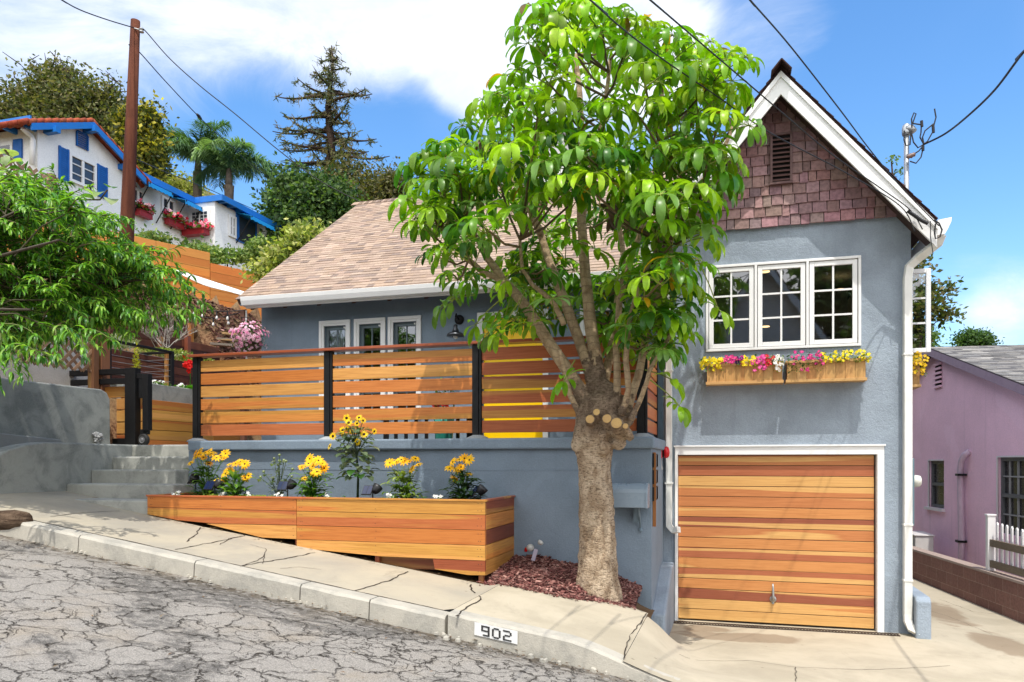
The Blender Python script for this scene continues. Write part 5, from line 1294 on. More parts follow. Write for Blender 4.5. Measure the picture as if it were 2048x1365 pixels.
# rolling gate
t = thing('rolling_gate', 'black steel framed cedar slat gate on a rubber wheel, rolled open behind the grey wall', 'gate', (-9.2, 9.6, LZ))
GY = 9.55; P_ = lambda px, py: aY(px, py, GY)
xa, xb, xc, xe = P_(83, 800).x, P_(255, 800).x, P_(276, 800).x, P_(300, 800).x
zt, zb = P_(262, 737).z, LZ + .02
mb = MB(); s = .1
mb.box(xb, xc, GY - .06, GY + .06, zb, zt); mb.box(xa, xb - .001, GY - .05, GY + .05, zt - .09, zt - .003); mb.box(xa, xa + .11, GY - .055, GY + .055, zb, zt - .0905)
mb.box(xa + .111, xb - .001, GY - .03, GY + .03, zt - .24, zt - .15); mb.box(xa + .111, xb - .001, GY - .04, GY + .04, zb + .0, zb + .10)
mb.box(xc + .001, xe - .09, GY - .035, GY + .035, zt - .17, zt - .09); mb.box(xe - .1, xe, GY - .05, GY + .05, zb + .22, zt - .10); mb.box(xe - .19, xe - .101, GY - .03, GY + .03, zt - .47, zt - .10)
mb.box(xc + .06, xc + .14, GY - .03, GY + .03, zb + .0, zb + .24); mb.box(xc + .141, xe - .02, GY - .03, GY + .03, zb + .16, zb + .219)
mb.build('gate_frame', BLACKM, t, bevel=.006)
mb = MB(); zz0 = zb + .11
for i, ci in enumerate((2, 4, 4, 2, 0, 4)):
    za = zb - .01 + i * .19; hh = .172
    if za + hh > zt - .26: break
    mb.box(xa + .12, xb - .003, GY + .05, GY + .075, za + (.115 if i == 0 else 0), za + hh, ced(ci, .85)); mb.box(xc + .003, xe - .11, GY + .051, GY + .075, za + .001, za + hh, ced(ci, .85))
mb.build('slats', CEDX, t, bevel=.003)
wc_ = P_(291, 878); mb = MB(); mb.lathe((wc_.x, GY - .07, LZ + .095), [(.03, 0), (.07, .0), (.092, .012), (.095, .035), (.092, .058), (.07, .07), (.03, .07)], 22, axis=V((0, 1, 0)))
w = mb.build('wheel', m_paint('tyre_rubber', (.016, .016, .016), .7, .1), t, smooth=True)
mb = MB(); mb.lathe((wc_.x, GY - .072, LZ + .095), [(.05, 0), (.05, -.006), (.035, .002), (.018, -.012), (.002, -.014)], 16, axis=V((0, 1, 0))); mb.build('rim', m_paint('rim_grey', (.16, .16, .17), .35), w)
# cedar retaining wall behind the landing, with concrete planter on top
CW = m_wood('terrace_cedar', 'y', C(230, 172, 80, .68), .7, .3, .45, 1.0, (.49, .55))
def plank_wall(name, label, X, y0, y1, z0, z1, ph_, mat, cols, posts=(), pcol=None, th=.05, z1b=None, grp=None, cat='retaining wall', local=None):
    t = thing(name, label, cat, local or (X, (y0 + y1) / 2, z0), grp, WROT if local else 0.0)
    if local: X = 0.0
    mb = MB(); k = max(1, round((z1 - z0) / ph_)); h = (z1 - z0) / k; z1b = z1 if z1b is None else z1b; dz = z1b - z1
    for i in range(k):
        y = y0
        while y < y1 - .01:
            yy = min(y1, y + RND.uniform(1.6, 3.0)); yy = y1 if y1 - yy < .4 else yy
            za, zb_ = z0 + i * h + .003, z0 + (i + 1) * h - .003; f = lambda q: dz * (q - y0) / (y1 - y0); c = colk(cols)
            mb.prismx([(y + .003, za + f(y)), (yy - .003, za + f(yy)), (yy - .003, zb_ + f(yy)), (y + .003, zb_ + f(y))], X - th, X + RND.uniform(0, .004), c); y = yy
    mb.build('planks', mat, t, bevel=.004, fix=not local)
    for (y, zt_) in posts:
        mb = MB(); mb.box(X + .0055, X + .10, y - .05, y + .05, z0 - .1, zt_, pcol or colk(cols)); mb.build('post', CEDZ, t, bevel=.006)
    return t
w0 = aX(305, 800, -9.2)
plank_wall('terrace_wall', 'honey coloured cedar plank wall closing the landing behind the gate wheel', -9.2, 9.66, 12.6, LZ - .05, 3.06, .165, CW, [CED[0], CED[1], CED[4], CED[1]])
mb = MB(); mb.prismx([(9.9, 2.6), (9.9, 3.36), (12.6, 3.36), (12.6, 2.6)], -9.75, -9.44); o = mb.build('planter_trough', GREYC, None, bevel=.012); tag(o, 'grey concrete planting trough above the cedar landing wall', 'planter')
# wire railing
t = thing('cable_railing', 'black post railing with thin steel cables around the terrace corner', 'railing', (-10, 11, 3.1))
rz = 4.08; c0, c1 = aX(217, 690, -10.0), aX(343, 705, -10.0); bx2 = aY(264, 720, c1.y).x; rb = 3.14
mb = MB()
for (x, y) in ((-10, c0.y), (-10, c1.y), (bx2, c1.y)): mb.box(x - .035, x + .035, y - .035, y + .035, rb - .2, rz - .03)
mb.build('post', BLACKM, t, bevel=.004)
mb = MB(); mb.box(-10.035, -9.965, c0.y - .035, c1.y + .035, rz - .0295, rz + .01); mb.box(bx2 - .03, -10.0355, c1.y - .035, c1.y + .035, rz - .0295, rz + .01); mb.build('top_rail', BLACKM, t, bevel=.004)
mb = MB()
for i in range(8):
    z = rb + .06 + i * .105; mb.tube([(-10, c0.y, z), (-10, c1.y, z)], .0035, 5); mb.tube([(bx2, c1.y, z), (-10, c1.y, z)], .0035, 5)
mb.build('cable', GALV, t)
RDW = [C(128, 72, 58, .55), C(112, 60, 50, .55), C(142, 84, 64, .56), C(100, 56, 48, .55)]
RW = m_wood('redwood_stain', 'y', C(160, 100, 70, .55), .35, .5, .6)
plank_wall('terrace_wall', 'lowest red brown terrace wall just behind the cable railing', -10.6, 10.3, 14.8, 2.9, 4.06, .145, RW, RDW, [(12.2, 4.2)], (*C(196, 128, 78, .6), .3))
plank_wall('terrace_wall', 'dark red terrace wall in the middle of the hillside, beside the plank steps', -11.3, 10.5, 15.6, 3.7, 4.66, .15, RW, RDW, [(12.8, 4.6), (13.6, 4.75)], (*C(168, 96, 72, .58), .3))
plank_wall('terrace_wall', 'highest red brown terrace wall, ending at a pale post below the mulch slope', -12.0, 10.8, 14.7, 4.3, 5.18, .16, RW, RDW, [(14.55, 5.22), (12.7, 5.2)], (*C(214, 140, 70, .62), .3))
mb = MB(); mb.tube([(-12.05, 14.6, 4.98), (-11.9, 14.95, 4.95), (-11.75, 15.35, 4.92)], [.12, .12, .11], 10, wob=.1); o = mb.build('end_log', m_bark('log_bark', C(120, 84, 58, .5), C(150, 108, 76, .5))); tag(o, 'short rough log at the end of the highest terrace wall', 'log')
# orange fence up the hill
OR = [C(240, 154, 66, .85), C(232, 142, 58, .82), C(246, 166, 76, .86), C(226, 132, 54, .8)]
ORW = m_wood('new_cedar_hill', 'y', C(238, 168, 80, .68), .5, .3, .5)
def px_on(px, X): return aX(px, 500, X).y
HX = -13.0
WA = aD(240, 500, 17.5); WDIR = V((.41, .912, 0)).normalized(); WROT = -math.atan2(WDIR.x, WDIR.y)
def wall_k(px):
    x, y = ray(px); det = WDIR.x * y - WDIR.y * x
    return (WA.y * x - WA.x * y) / det
for (k0, k1, zt_, lab) in ((wall_k(240) - 4.5, wall_k(420), 7.38, 'left half of the tall orange timber wall on the hill, the higher section'), (wall_k(420) + .01, wall_k(527) + 5, 7.12, 'right half of the orange timber wall, lower section ending above the grey roof')):
    plank_wall('timber_retaining_wall', lab, WA.x, 0, k1 - k0, 4.6, zt_, .22, ORW, OR, local=(WA.x + WDIR.x * k0, WA.y + WDIR.y * k0, 0))
# plank steps on the slope
STG = [C(170, 160, 148, .6), C(150, 140, 128, .6)]
t = thing('hill_steps', 'weathered grey plank steps set into the mulch slope', 'steps', (-10.6, 15, 4.4))
for (xa_, ya_, xb2, yb2, Y) in ((428, 689, 472, 692, 14.4), (441, 679, 478, 682, 14.8), (452, 668, 482, 671, 15.2), (462, 659, 486, 661, 15.6)):
    a, b = aY(xa_, ya_, Y), aY(xb2, yb2, Y); mb = MB(); mb.beam(a, b, .28, .05, V((0, 0, 1)), colk(STG)); mb.build('tread', CEDX, t)
# hillside terrain
def wall_s(x, y): return (x - WA.x) * WDIR.y - (y - WA.y) * WDIR.x
def hill_z(x, y):
    if x > -9.25: z = 2.1 + .22 * max(0, y - 19)
    elif x > -10.65: z = 3.02 + .0 * x
    elif x > -11.3: z = 3.98
    elif x > -12.0: z = 4.35 if y < 14.6 else 3.9 + (-11.3 - x) * 1.2
    elif wall_s(x, y) > -.03: z = min(6.0, 4.95 + (-12.0 - x) * 1.1)
    elif x > -16.4: z = 6.75 + (-13.04 - x) * .25
    else: z = 7.6 + (-16.4 - x) * .2
    if x <= -10.65 and wall_s(x, y) > -.03 and y > 14.7:
        z = min(5.95, 3.75 + (-10.65 - x) * 1.35)
    if wall_s(x, y) <= -.03: z = max(6.6, min(z, 7.2)) if x > -16.4 else z
    if y > 26: z += (min(y, 90) - 26) * .13 + (0 if x < -9.25 else 0)
    if x < -22: z += (-22 - max(x, -90)) * .28
    if y < 9: z -= max(0, 9 - y) * .16 * (1 if x > -13 else 1.0)
    return z
HILLM = None
def m_hill():
    m, g, b = newmat('hill_earth'); co = ocoord(g)
    n1 = g.noise(co, 1.4, 5, .6); n2 = g.noise(co, 22, 5, .7); n3 = g.noise(co, .35, 4)
    base = g.mix(g.ramp(n2.outputs[0], .4, .6), C(120, 82, 62, .5), C(176, 138, 104, .55))
    base = g.mix(g.ramp(n1.outputs[0], .45, .62), base, C(176, 146, 108, .58))
    sx = g.n('ShaderNodeSeparateXYZ', {0: co})
    far = g.math('MAXIMUM', g.ramp(sx.outputs[0], -14, -17, 0, 1), g.ramp(sx.outputs[1], 20, 24, 0, 1))
    base = g.mix(far, base, g.mix(g.ramp(n3.outputs[0], .4, .6), C(88, 104, 56, .5), C(150, 138, 84, .5)))
    setb(g, b, base=base, rough=.95, normal=g.bump(n2.outputs[0], .9, .03), spec=.1); return m
mb = MB()
xs = [-95, -80, -65, -52, -42, -34, -28, -24, -22, -20, -18, -16.5] + fr(-16, -9.27, .12) + [-9.24, -8, -6, -4, -2, 0, 3, 6, 10, 15, 20, 30, 45]
def hz(x, y):
    if x > -9.26 and y < 18.9: return -3.0
    if x > -9.26: return -3.0 + (hill_z(x, y) + 3.0) * (1 - sm(-9, 3, x))
    return hill_z(x, y) + (.05 * mnoise.noise((x * 1.7, y * 1.7, 3)) if x > -17 else .5 * mnoise.noise((x * .1, y * .1, 1)))
ys = [2, 3.5, 5] + fr(6, 20, .18) + [21, 22, 24, 26, 29, 33, 38, 45, 55, 70, 90, 120]
grid(mb, xs, ys, hz); struct(mb.build('hillside', m_hill(), smooth=True))
mb = MB()
def sslope():
    while True:
        x, y = RND.uniform(-13, -10.4), RND.uniform(13.5, 18.5)
        if (x > -12.0 and y < 14.7) or wall_s(x, y) < .05: continue
        return x, y
chips(mb, 4200, sslope, lambda x, y: hz(x, y) + .01, .05, .14, MC + [C(150, 116, 92, .6), C(172, 140, 108, .6)]); struct(mb.build('slope_mulch', MULCH), 'stuff')
# terrace planting
SILV = [C(196, 202, 196, .72), C(176, 184, 176, .7), C(158, 168, 156, .68)]
def tuft(name, label, p, h, w, n, cols, cat='plant', grp=None, upright=1.5, lw=.02, ll=.12):
    t = thing(name, label, cat, p, grp); fo = MB()
    for _ in range(n):
        a = RND.uniform(0, 6.28); r = w * RND.random() ** .6; q = V(p) + V((r * math.cos(a), r * math.sin(a), h * RND.random() * (1 - .5 * r / w)))
        fo.leaf(q, (math.cos(a) * .6 + RND.gauss(0, .3), math.sin(a) * .6 + RND.gauss(0, .3), RND.uniform(.2, upright)), ll * RND.uniform(.6, 1.2), lw, .8, .2, 3, colk(cols))
    fo.build('leaves', LEAF, t); return t
tuft('silver_bush', 'silvery grey bush at the near end of the lowest terrace', aX(240, 700, -10.75), .30, .3, 500, SILV, lw=.025, ll=.1)
tuft('groundcover', 'low light green groundcover behind the cable railing', aX(330, 712, -10.75), .12, .5, 700, [C(150, 170, 92, .64), C(186, 196, 130, .66), C(120, 150, 74, .62)], lw=.03, ll=.07)
tuft('groundcover', 'bright green groundcover at the right of the lowest terrace', aX(385, 727, -10.75), .1, .45, 500, [C(160, 184, 84, .66), C(196, 204, 130, .66)], lw=.03, ll=.07)
tuft('yellow_spike', 'slender yellow flower spike seen through the railing', aX(273, 745, -9.9), .55, .05, 160, [C(214, 206, 60, .75), C(190, 196, 60, .7)], lw=.02, ll=.05)
# dry twiggy shrub
dp = aX(325, 705, -10.9); t = thing('dry_shrub', 'bleached leafless shrub with pale feathery twigs on the terrace', 'shrub', dp)
mb = MB()
def twig(p, d, L, r, lv):
    q = p + d * L * .5 + V((0, 0, .02 * L)); e = q + (d + V((RND.gauss(0, .25), RND.gauss(0, .25), .1))).normalized() * L * .5
    mb.tube([p, q, e], [r, r * .8, r * .5], 4, colk([C(186, 176, 162, .66), C(160, 148, 134, .62), C(204, 196, 184, .68)]), cap=False)
    if lv:
        for _ in range(4): twig(p.lerp(e, RND.uniform(.35, 1)), (d + V((RND.gauss(0, .55), RND.gauss(0, .55), RND.uniform(-.1, .6)))).normalized(), L * RND.uniform(.4, .65), r * .6, lv - 1)
for _ in range(9): twig(V(dp) + V((RND.gauss(0, .1), RND.gauss(0, .1), 0)), V((RND.gauss(0, .55), RND.gauss(0, .55), 1)).normalized(), .62, .010, 3)
mb.build('twigs', TINT, t)
# red canna
cp = aX(380, 790, -9.6); t = thing('red_canna', 'canna with red flowers and one broad green leaf in the concrete trough', 'flower', cp)
mb = MB(); mb.tube([cp, cp + V((.01, 0, .3)), cp + V((.0, 0, .56))], [.012, .009, .006], 6, colk(GRN)); mb.build('stems', LEAF, t)
fo = MB()
for (d, L, W_) in (((-.8, -.4, .9), .34, .17), ((.5, -.6, .8), .3, .15), ((.9, .1, .7), .26, .12), ((-.3, .5, 1), .3, .12)): fo.leaf(cp + V((0, 0, .02)), d, L, W_, .8, .3, 6, (*C(86, 150, 36, .64), 1))
fo.build('leaves', LEAF, t, smooth=True)
fm = MB(); ft = aX(376, 733, -9.6)
for _ in range(16): fm.flower(ft + V((RND.gauss(0, .05), RND.gauss(0, .05), RND.gauss(0, .07))), (RND.gauss(0, 1), -1, RND.gauss(0, .6)), .05, 5, C(226, 24, 20, .85), C(200, 20, 20, .8), .006, .5)
fm.build('blossoms', PETAL, t)
for (px, lab) in ((320, 'white bedding flowers at the near end of the concrete trough'), (372, 'white bedding flowers around the foot of the red canna')):
    p = aX(px, 790, -9.58); bedding(px, 790, p.y, lab, .16, 70, 12, grp='white flowers in the concrete trough', h=.1, fr_=.03, zb=3.34)
# spotlights on slope
a = aX(351, 640, -12.4); 
mb = MB(); mb.lathe(a, [(.05, -.10), (.09, -.05), (.11, .05), (.002, .04)], 14, axis=V((.5, -.5, .5))); mb.lathe(a + V((.0, .28, .03)), [(.05, -.10), (.09, -.05), (.11, .05), (.002, .04)], 14, axis=V((.5, -.5, .4))); mb.box(a.x - .1, a.x + .02, a.y - .05, a.y + .35, a.z - .2, a.z - .08)
o = mb.build('twin_floodlight', SBODY); tag(o, 'black twin floodlight on the mulch slope above the terraces', 'floodlight')
q_ = aX(405, 720, -9.95); o = dup(sp0, q_, 'single solar spotlight clipped near the cable railing corner', .2)
# string lights
BULB = m_paint('lamp_bulb_glass', (.75, .73, .7), .15)
t = thing('string_lights', 'two strands of festoon bulbs strung in front of the orange timber wall', 'string lights', (-9.5, 12.5, 5))
e1 = V((WRL + .1, EY + .1, EZW - .15))
strand = MB()
for (p0, sag, n_) in ((aX(345, 598, -12.6), .12, 6), (aX(352, 612, -12.6), .2, 5)):
    P = [V(p0).lerp(e1, i / 16) - V((0, 0, sag * 4 * (i / 16) * (1 - i / 16))) for i in range(17)]; strand.tube(P, .009, 5)
    for i in range(n_):
        j = 1 + int(i * 15 / n_); q = P[j]; strand.tube([q, q - V((0, 0, .09))], .014, 6); bl = MB(); bl.lathe(q - V((0, 0, .17)), [(.003, .01), (.02, .02), (.025, .04), (.016, .065), (.012, .08)], 10); bl.build('bulb', BULB, t, smooth=True)
strand.build('cord', WIRE, t)
# white shade sail
t = thing('shade_sail', 'narrow white shade sail stretched from the roof corner to the timber wall', 'shade sail', (-10, 12, 5))
A_, B_, C_ = aD(338, 538, 18.0), V((WRL + .02, EY + .35, EZW + .12)), aX(430, 572, -11.2)
n_ = 10; vs = []
for i in range(n_ + 1):
    f = i / n_; p = V(A_).lerp(B_, f); w_ = .06 + .06 * math.sin(pi * f); vs += [p + V((0, .2, .05)), p + V((0, 0, -w_ * .55 + .02 * math.sin(9 * f)))]
mb = MB(); mb.add(vs, [(2 * i, 2 * i + 1, 2 * i + 3, 2 * i + 2) for i in range(n_)]); so = mb.build('sail_cloth', m_paint('sail_white', (.78, .78, .77), .7), t, smooth=True)
so.modifiers.new('thick', 'SOLIDIFY').thickness = .012
# lattice
LT = [C(176, 138, 106, .6), C(160, 122, 94, .58), C(190, 152, 120, .62)]
LATW = m_wood('lattice_cedar', 'z', C(196, 160, 120, .6), .3, .4, .6)
def lattice(label, X, y0, y1, z0, z1, step=.16, w=.045):
    t = thing('lattice_fence', label, 'lattice', (X, (y0 + y1) / 2, z0), 'diagonal cedar lattice panels')
    for k in (0, 1):
        mb = MB(); y = y0 - (z1 - z0)
        while y < y1 + (z1 - z0):
            # line from (y,z0) going +45 or -45
            s_ = 1 if k else -1; a = V((0, y, z0)); b = V((0, y + s_ * (z1 - z0), z1)); 
            def clip(p, q):
                t0, t1 = 0.0, 1.0; d = q.y - p.y
                for lim, sg in ((y0, 1), (y1, -1)):
                    if abs(d) < 1e-9: continue
                    tt = (lim - p.y) / d
                    if d * sg > 0: t0 = max(t0, tt)
                    else: t1 = min(t1, tt)
                return (p.lerp(q, t0), p.lerp(q, t1)) if t1 - t0 > .02 else None
            c = clip(a, b)
            if c:
                o_ = V((X + (.006 if k else -.006), 0, 0)); mb.beam(c[0] + o_, c[1] + o_, .010, w, V((0, s_ * -1, 1)), colk(LT))
            y += step
        mb.build('slats', LATW, t)
    return t
l0, l1 = aX(35, 735, -9.55), aX(195, 748, -9.55)
lattice('brown diagonal lattice panel above the tall grey wall, under the peach leaves', -9.55, l0.y - .6, l1.y, 3.42, 4.45)
mb = MB(); mb.box(-9.62, -9.50, l1.y - .12, l1.y - .02, 3.0, 4.1, (*C(150, 106, 76, .58), .3)); mb.box(-9.60, -9.5, l1.y + .03, l1.y + .2, 3.0, 4.5, (*C(170, 116, 84, .58), .6)); o = mb.build('lattice_post', CEDZ, None, bevel=.004); tag(o, 'pair of brown timber posts at the end of the lower lattice', 'post')
u0, u1 = aX(28, 380, -10.6), aX(106, 390, -10.6)
lattice('upper lattice panel high in the foliage, below the white hill house', -10.6, u0.y - .8, u1.y + .1, aX(70, 410, -10.6).z - .3, aX(70, 338, -10.6).z, .2, .05)
mb = MB(); mb.box(-10.7, -10.62, u1.y - .02, u1.y + .08, 3.4, aX(70, 338, -10.6).z + .05, (*C(150, 106, 76, .58), .3)); mb.box(-10.7, -10.62, u0.y - .9, u0.y - .8, 3.4, aX(70, 338, -10.6).z + .05, (*C(150, 106, 76, .58), .5)); o = mb.build('lattice_post', CEDZ, None); tag(o, 'tall timber posts holding the upper lattice panel', 'post')
mb = MB(); mb.box(-10.35, -10.1, 6.0, 9.9, 2.6, 4.75); o = mb.build('whitewashed_wall', m_stucco('whitewash', (.62, .62, .6), 40, .3), None, bevel=.015); tag(o, 'pale whitewashed wall glimpsed through the lattice holes', 'wall')
# log at the kerb end
mb = MB(); q_ = aY(-30, 1046, 5.86); e_ = aY(52, 1044, 5.86)
mb.tube([V((q_.x - .3, 5.9, q_.z + .03)), V((q_.x, 5.88, q_.z)), V((e_.x - .14, 5.86, e_.z)), V((e_.x, 5.86, e_.z + .01))], [.11, .115, .11, .085], 12, wob=.16)
o = mb.build('old_log', m_bark('weathered_log', C(96, 76, 60, .5), C(150, 126, 104, .5), 5, zs=7), None, smooth=True); tag(o, 'weathered dark timber log lying at the left end of the kerb', 'log')

# ------------------------------------------------------------------ white and blue house on the hill
BLUE = m_paint('azure_paint', C(30, 120, 206, .85), .45, .04); WST = m_stucco('white_stucco', (.88, .88, .86), 30, .2, .04)
BLUSH = m_paint('shutter_blue', C(24, 104, 190, .8), .5); REDW = m_paint('box_red', C(176, 40, 46, .7), .5)
DKGL = m_paint('dark_glass', (.035, .04, .05), .08, .05, .8); TERRA = m_tint('terracotta_tiles', .75, .2, 0, .2, 18); AWN = m_paint('awning_blue', C(24, 150, 226, .9), .6)
hh = thing('hill_house', 'white stucco hillside house with bright blue eaves, shutters and a red tile gable', 'house', (-18, 18, 8))
HXa, HXb, HXc = -16.2, -16.5, -15.48
Ya0, Ya1 = aX(75, 300, HXa).y, aX(252, 300, HXa).y; Yj = aX(375, 400, HXb).y; Ye = Yj + 6.0
ZE = 10.20; ZB = 6.6; Yp = (Ya0 + Ya1) / 2
mb = MB()
mb.prismx([(Ya0, ZB), (Ya1, ZB), (Ya1, ZE), (Yp, ZE + .62), (Ya0, ZE)], -24, HXa)
mb.box(-24, HXb, Ya1, Yj, ZB, ZE); mb.box(-24, HXc, Yj, Ye, ZB, ZE)
mb.build('walls', WST, hh)
def eave(a, b, out, z=ZE, name='eave'):
    pass
mb = MB()
# long blue eaves: fascia boards and soffit
def fascia(x0, x1, y0, y1, z0=ZE - .02, z1=ZE + .16): mb.box(x0, x1, y0, y1, z0, z1)
ov = .32
fascia(HXb + ov - .04, HXb + ov, Ya1 + .1, Yj + ov); fascia(HXb + ov, HXc + ov, Yj - ov - .04 + .3, Yj - ov + .3); fascia(HXc + ov - .04, HXc + ov, Yj - ov + .3, Ye)
mb.box(-24, HXb + ov - .041, Ya1 + .1, Yj - .05, ZE + .10, ZE + .14); mb.box(-24, HXc + ov - .041, Yj - .02, Ye, ZE + .101, ZE + .141)
mb.box(-24, HXa + .25, Ya0 - .42, Ya0 - .38, ZE - .10, ZE + .06)
for sgn, y_ in ((-1, Ya0 - .42), (1, Ya1 + .42)):   # blue barge boards on the gable
    dzz = .62 / (Ya1 - Yp); zz_ = ZE + .62 - abs(y_ - Yp) * dzz
    q = [(Yp, ZE + .62 + .055), (y_, zz_ + .055), (y_, zz_ - .11), (Yp, ZE + .62 - .11)]
    mb.prismx(q if sgn < 0 else q[::-1], HXa + .26, HXa + .31)
mb.build('blue_fascia', BLUE, hh)
def RB(*a):
    m_ = MB(); m_.box(*a); m_.build('rafter_end', BLUE, hh)
y = Ya1 + .3
while y < Yj: RB(HXb, HXb + ov - .045, y, y + .08, ZE - .02, ZE + .095); y += .42
y = Yj + .15
while y < Ye: RB(HXc, HXc + ov - .045, y, y + .08, ZE - .02, ZE + .095); y += .42
x = -23.5
while x < HXa: RB(x, x + .08, Ya0 - .375, Ya0, ZE - .12, ZE + .0); x += .6
for f_ in (.08, .5, .92): yy = Ya0 + (Ya1 - Ya0) * f_; zz_ = ZE + .62 - abs(yy - Yp) * .62 / (Ya1 - Yp); RB(HXa, HXa + .40, yy - .07, yy + .07, zz_ - .20, zz_ - .06)

mb = MB()
for sgn, y_ in ((-1, Ya0 - .46), (1, Ya1 + .46)):
    dzz = .62 / (Ya1 - Yp); zz_ = ZE + .62 - abs(y_ - Yp) * dzz
    q = [(Yp, ZE + .62 + .12), (y_, zz_ + .12), (y_, zz_ + .06), (Yp, ZE + .62 + .06)]; mb.prismx(q if sgn < 0 else q[::-1], -24, HXa + .2, (*C(176, 92, 62, .6), 1))
    L = math.hypot(y_ - Yp, zz_ - ZE - .62); k = int(L / .22)
    for i in range(k + 1):
        f = i / k; yy = Yp + (y_ - Yp) * f; z_ = ZE + .72 + (zz_ - ZE - .62) * f; y2 = Yp + (y_ - Yp) * (f + 1.08 / k); z2 = ZE + .705 + (zz_ - ZE - .62) * (f + 1.08 / k)
        c = colk([C(196, 96, 62, .62), C(180, 82, 54, .6), C(206, 112, 76, .62)])
        for xx in (HXa + .24, HXa - .05, HXa - .34): mb.tube([(xx, yy, z_ + .02), (xx, y2, z2 - .01)], [.06, .07], 8, c, rot=0)
mb.build('tile_roof', TERRA, hh, smooth=True)
mb = MB(); 
mb.prismx([(Ya1 + .1, ZE + .16), (Ye, ZE + .16), (Ye, ZE + .5), (Ya1 + .1, ZE + .5)], -24, -18.5); mb.build('flat_roof', m_paint('roof_grey', (.3, .3, .3), .8), hh)
# windows (X faces) as y ranges
def hwin(X, y0, y1, z0, z1, name='window', cols=2, rows=2, frame=WHITE, par=hh):
    mb = MB(); f = .07
    mb.box(X, X + .06, y0, y0 + f, z0, z1); mb.box(X, X + .06, y1 - f, y1, z0, z1); mb.box(X, X + .06, y0 + f, y1 - f, z0, z0 + f); mb.box(X, X + .06, y0 + f, y1 - f, z1 - f, z1)
    for i in range(1, cols): yy = y0 + (y1 - y0) * i / cols; mb.box(X + .01, X + .05, yy - .035 if i == cols / 2 else yy - .012, yy + .035 if i == cols / 2 else yy + .012, z0 + f, z1 - f)
    o = mb.build(name, frame, par)
    mb = MB(); ny = cols * 1
    for j in range(1, rows): zz_ = z0 + (z1 - z0) * j / rows; mb.box(X + .012, X + .04, y0 + f, y1 - f, zz_ - .012, zz_ + .012)
    mb.build('muntin', frame, o)
    mb = MB(); mb.box(X + .003, X + .015, y0 + f, y1 - f, z0 + f, z1 - f); mb.build('pane', DKGL, o); return o
def ZX(px, py, X): return aX(px, py, X).z
hwin(HXa + .005, aX(136, 350, HXa).y, aX(190, 350, HXa).y, ZX(160, 372, HXa), ZX(160, 316, HXa), cols=2, rows=3)
for (pa, pb, py0, py1) in ((116, 136, 350, 296), (193, 213, 402, 334)):
    ya_, yb2 = aX(pa, 340, HXa).y, aX(pb, 340, HXa).y; za, zb2 = ZX((pa + pb) / 2, py0, HXa), ZX((pa + pb) / 2, py1, HXa); za = ZX(160, 378, HXa); zb2 = ZX(160, 312, HXa)
    k = 16; mb = MB(); mb.box(HXa + .004, HXa + .05, ya_, ya_ + .05, za, zb2); mb.box(HXa + .004, HXa + .05, yb2 - .05, yb2, za, zb2)
    for i in range(k): z_ = za + (zb2 - za) * i / k; mb.box(HXa + .004, HXa + .04, ya_ + .05, yb2 - .05, z_, z_ + (zb2 - za) / k * .8)
    mb.build('shutter', BLUSH, hh)
mb = MB(); ya_, yb2 = aX(153, 285, HXa).y, aX(173, 285, HXa).y; za, zb2 = ZX(163, 297, HXa), ZX(163, 268, HXa)
mb.box(HXa + .004, HXa + .05, ya_ - .03, ya_, za, zb2); mb.box(HXa + .004, HXa + .05, yb2, yb2 + .03, za, zb2); mb.box(HXa + .004, HXa + .05, ya_, yb2, zb2, zb2 + .03)
for i in range(7): z_ = za + (zb2 - za) * i / 7; mb.beam(V((HXa + .03, ya_, z_ + .02)), V((HXa + .03, yb2, z_ + .02)), .05, .012, V((.6, 0, .6)))
mb.build('gable_vent', BLUSH, hh)
wspec = [(HXb, 262, 286, 378, 432), (HXb, 321, 348, 397, 440), (HXc, 456, 470, 432, 475)]
for (X, p0, p1, t0, t1) in wspec: hwin(X + .005, aX(p0, 400, X).y, aX(p1, 400, X).y, ZX((p0 + p1) / 2, t1, X), ZX((p0 + p1) / 2, t0, X))
mb = MB(); X = HXc; ya_, yb2 = aX(476, 450, X).y, aX(508, 450, X).y; mb.box(X + .004, X + .05, ya_ - .12, yb2 + .1, ZX(490, 490, X), ZX(490, 436, X)); bo = mb.build('balcony_door', BLUSH, hh)
mb = MB(); mb.box(X + .051, X + .055, ya_, yb2, ZX(490, 488, X), ZX(490, 439, X)); mb.build('pane', DKGL, bo)
# Y facing window with box
YJ = Yj
mb = MB(); a, b = aY(382, 430, YJ - .01), aY(421, 430, YJ - .01); z0_, z1_ = aY(400, 452, YJ).z, aY(400, 419, YJ).z
mb.box(a.x, b.x, YJ - .06, YJ - .004, z0_, z1_); o = mb.build('window', WHITE, hh)
mb = MB()
for i in range(4):
    for j in range(3):
        w_ = (b.x - a.x - .2) / 4; h_ = (z1_ - z0_ - .2) / 3; xx = a.x + .08 + i * w_ + (.04 if i > 1 else 0); z_ = z0_ + .1 + j * h_; mb.box(xx + .01, xx + w_ - .01, YJ - .066, YJ - .061, z_ + .01, z_ + h_ - .01)
mb.build('pane', DKGL, o)
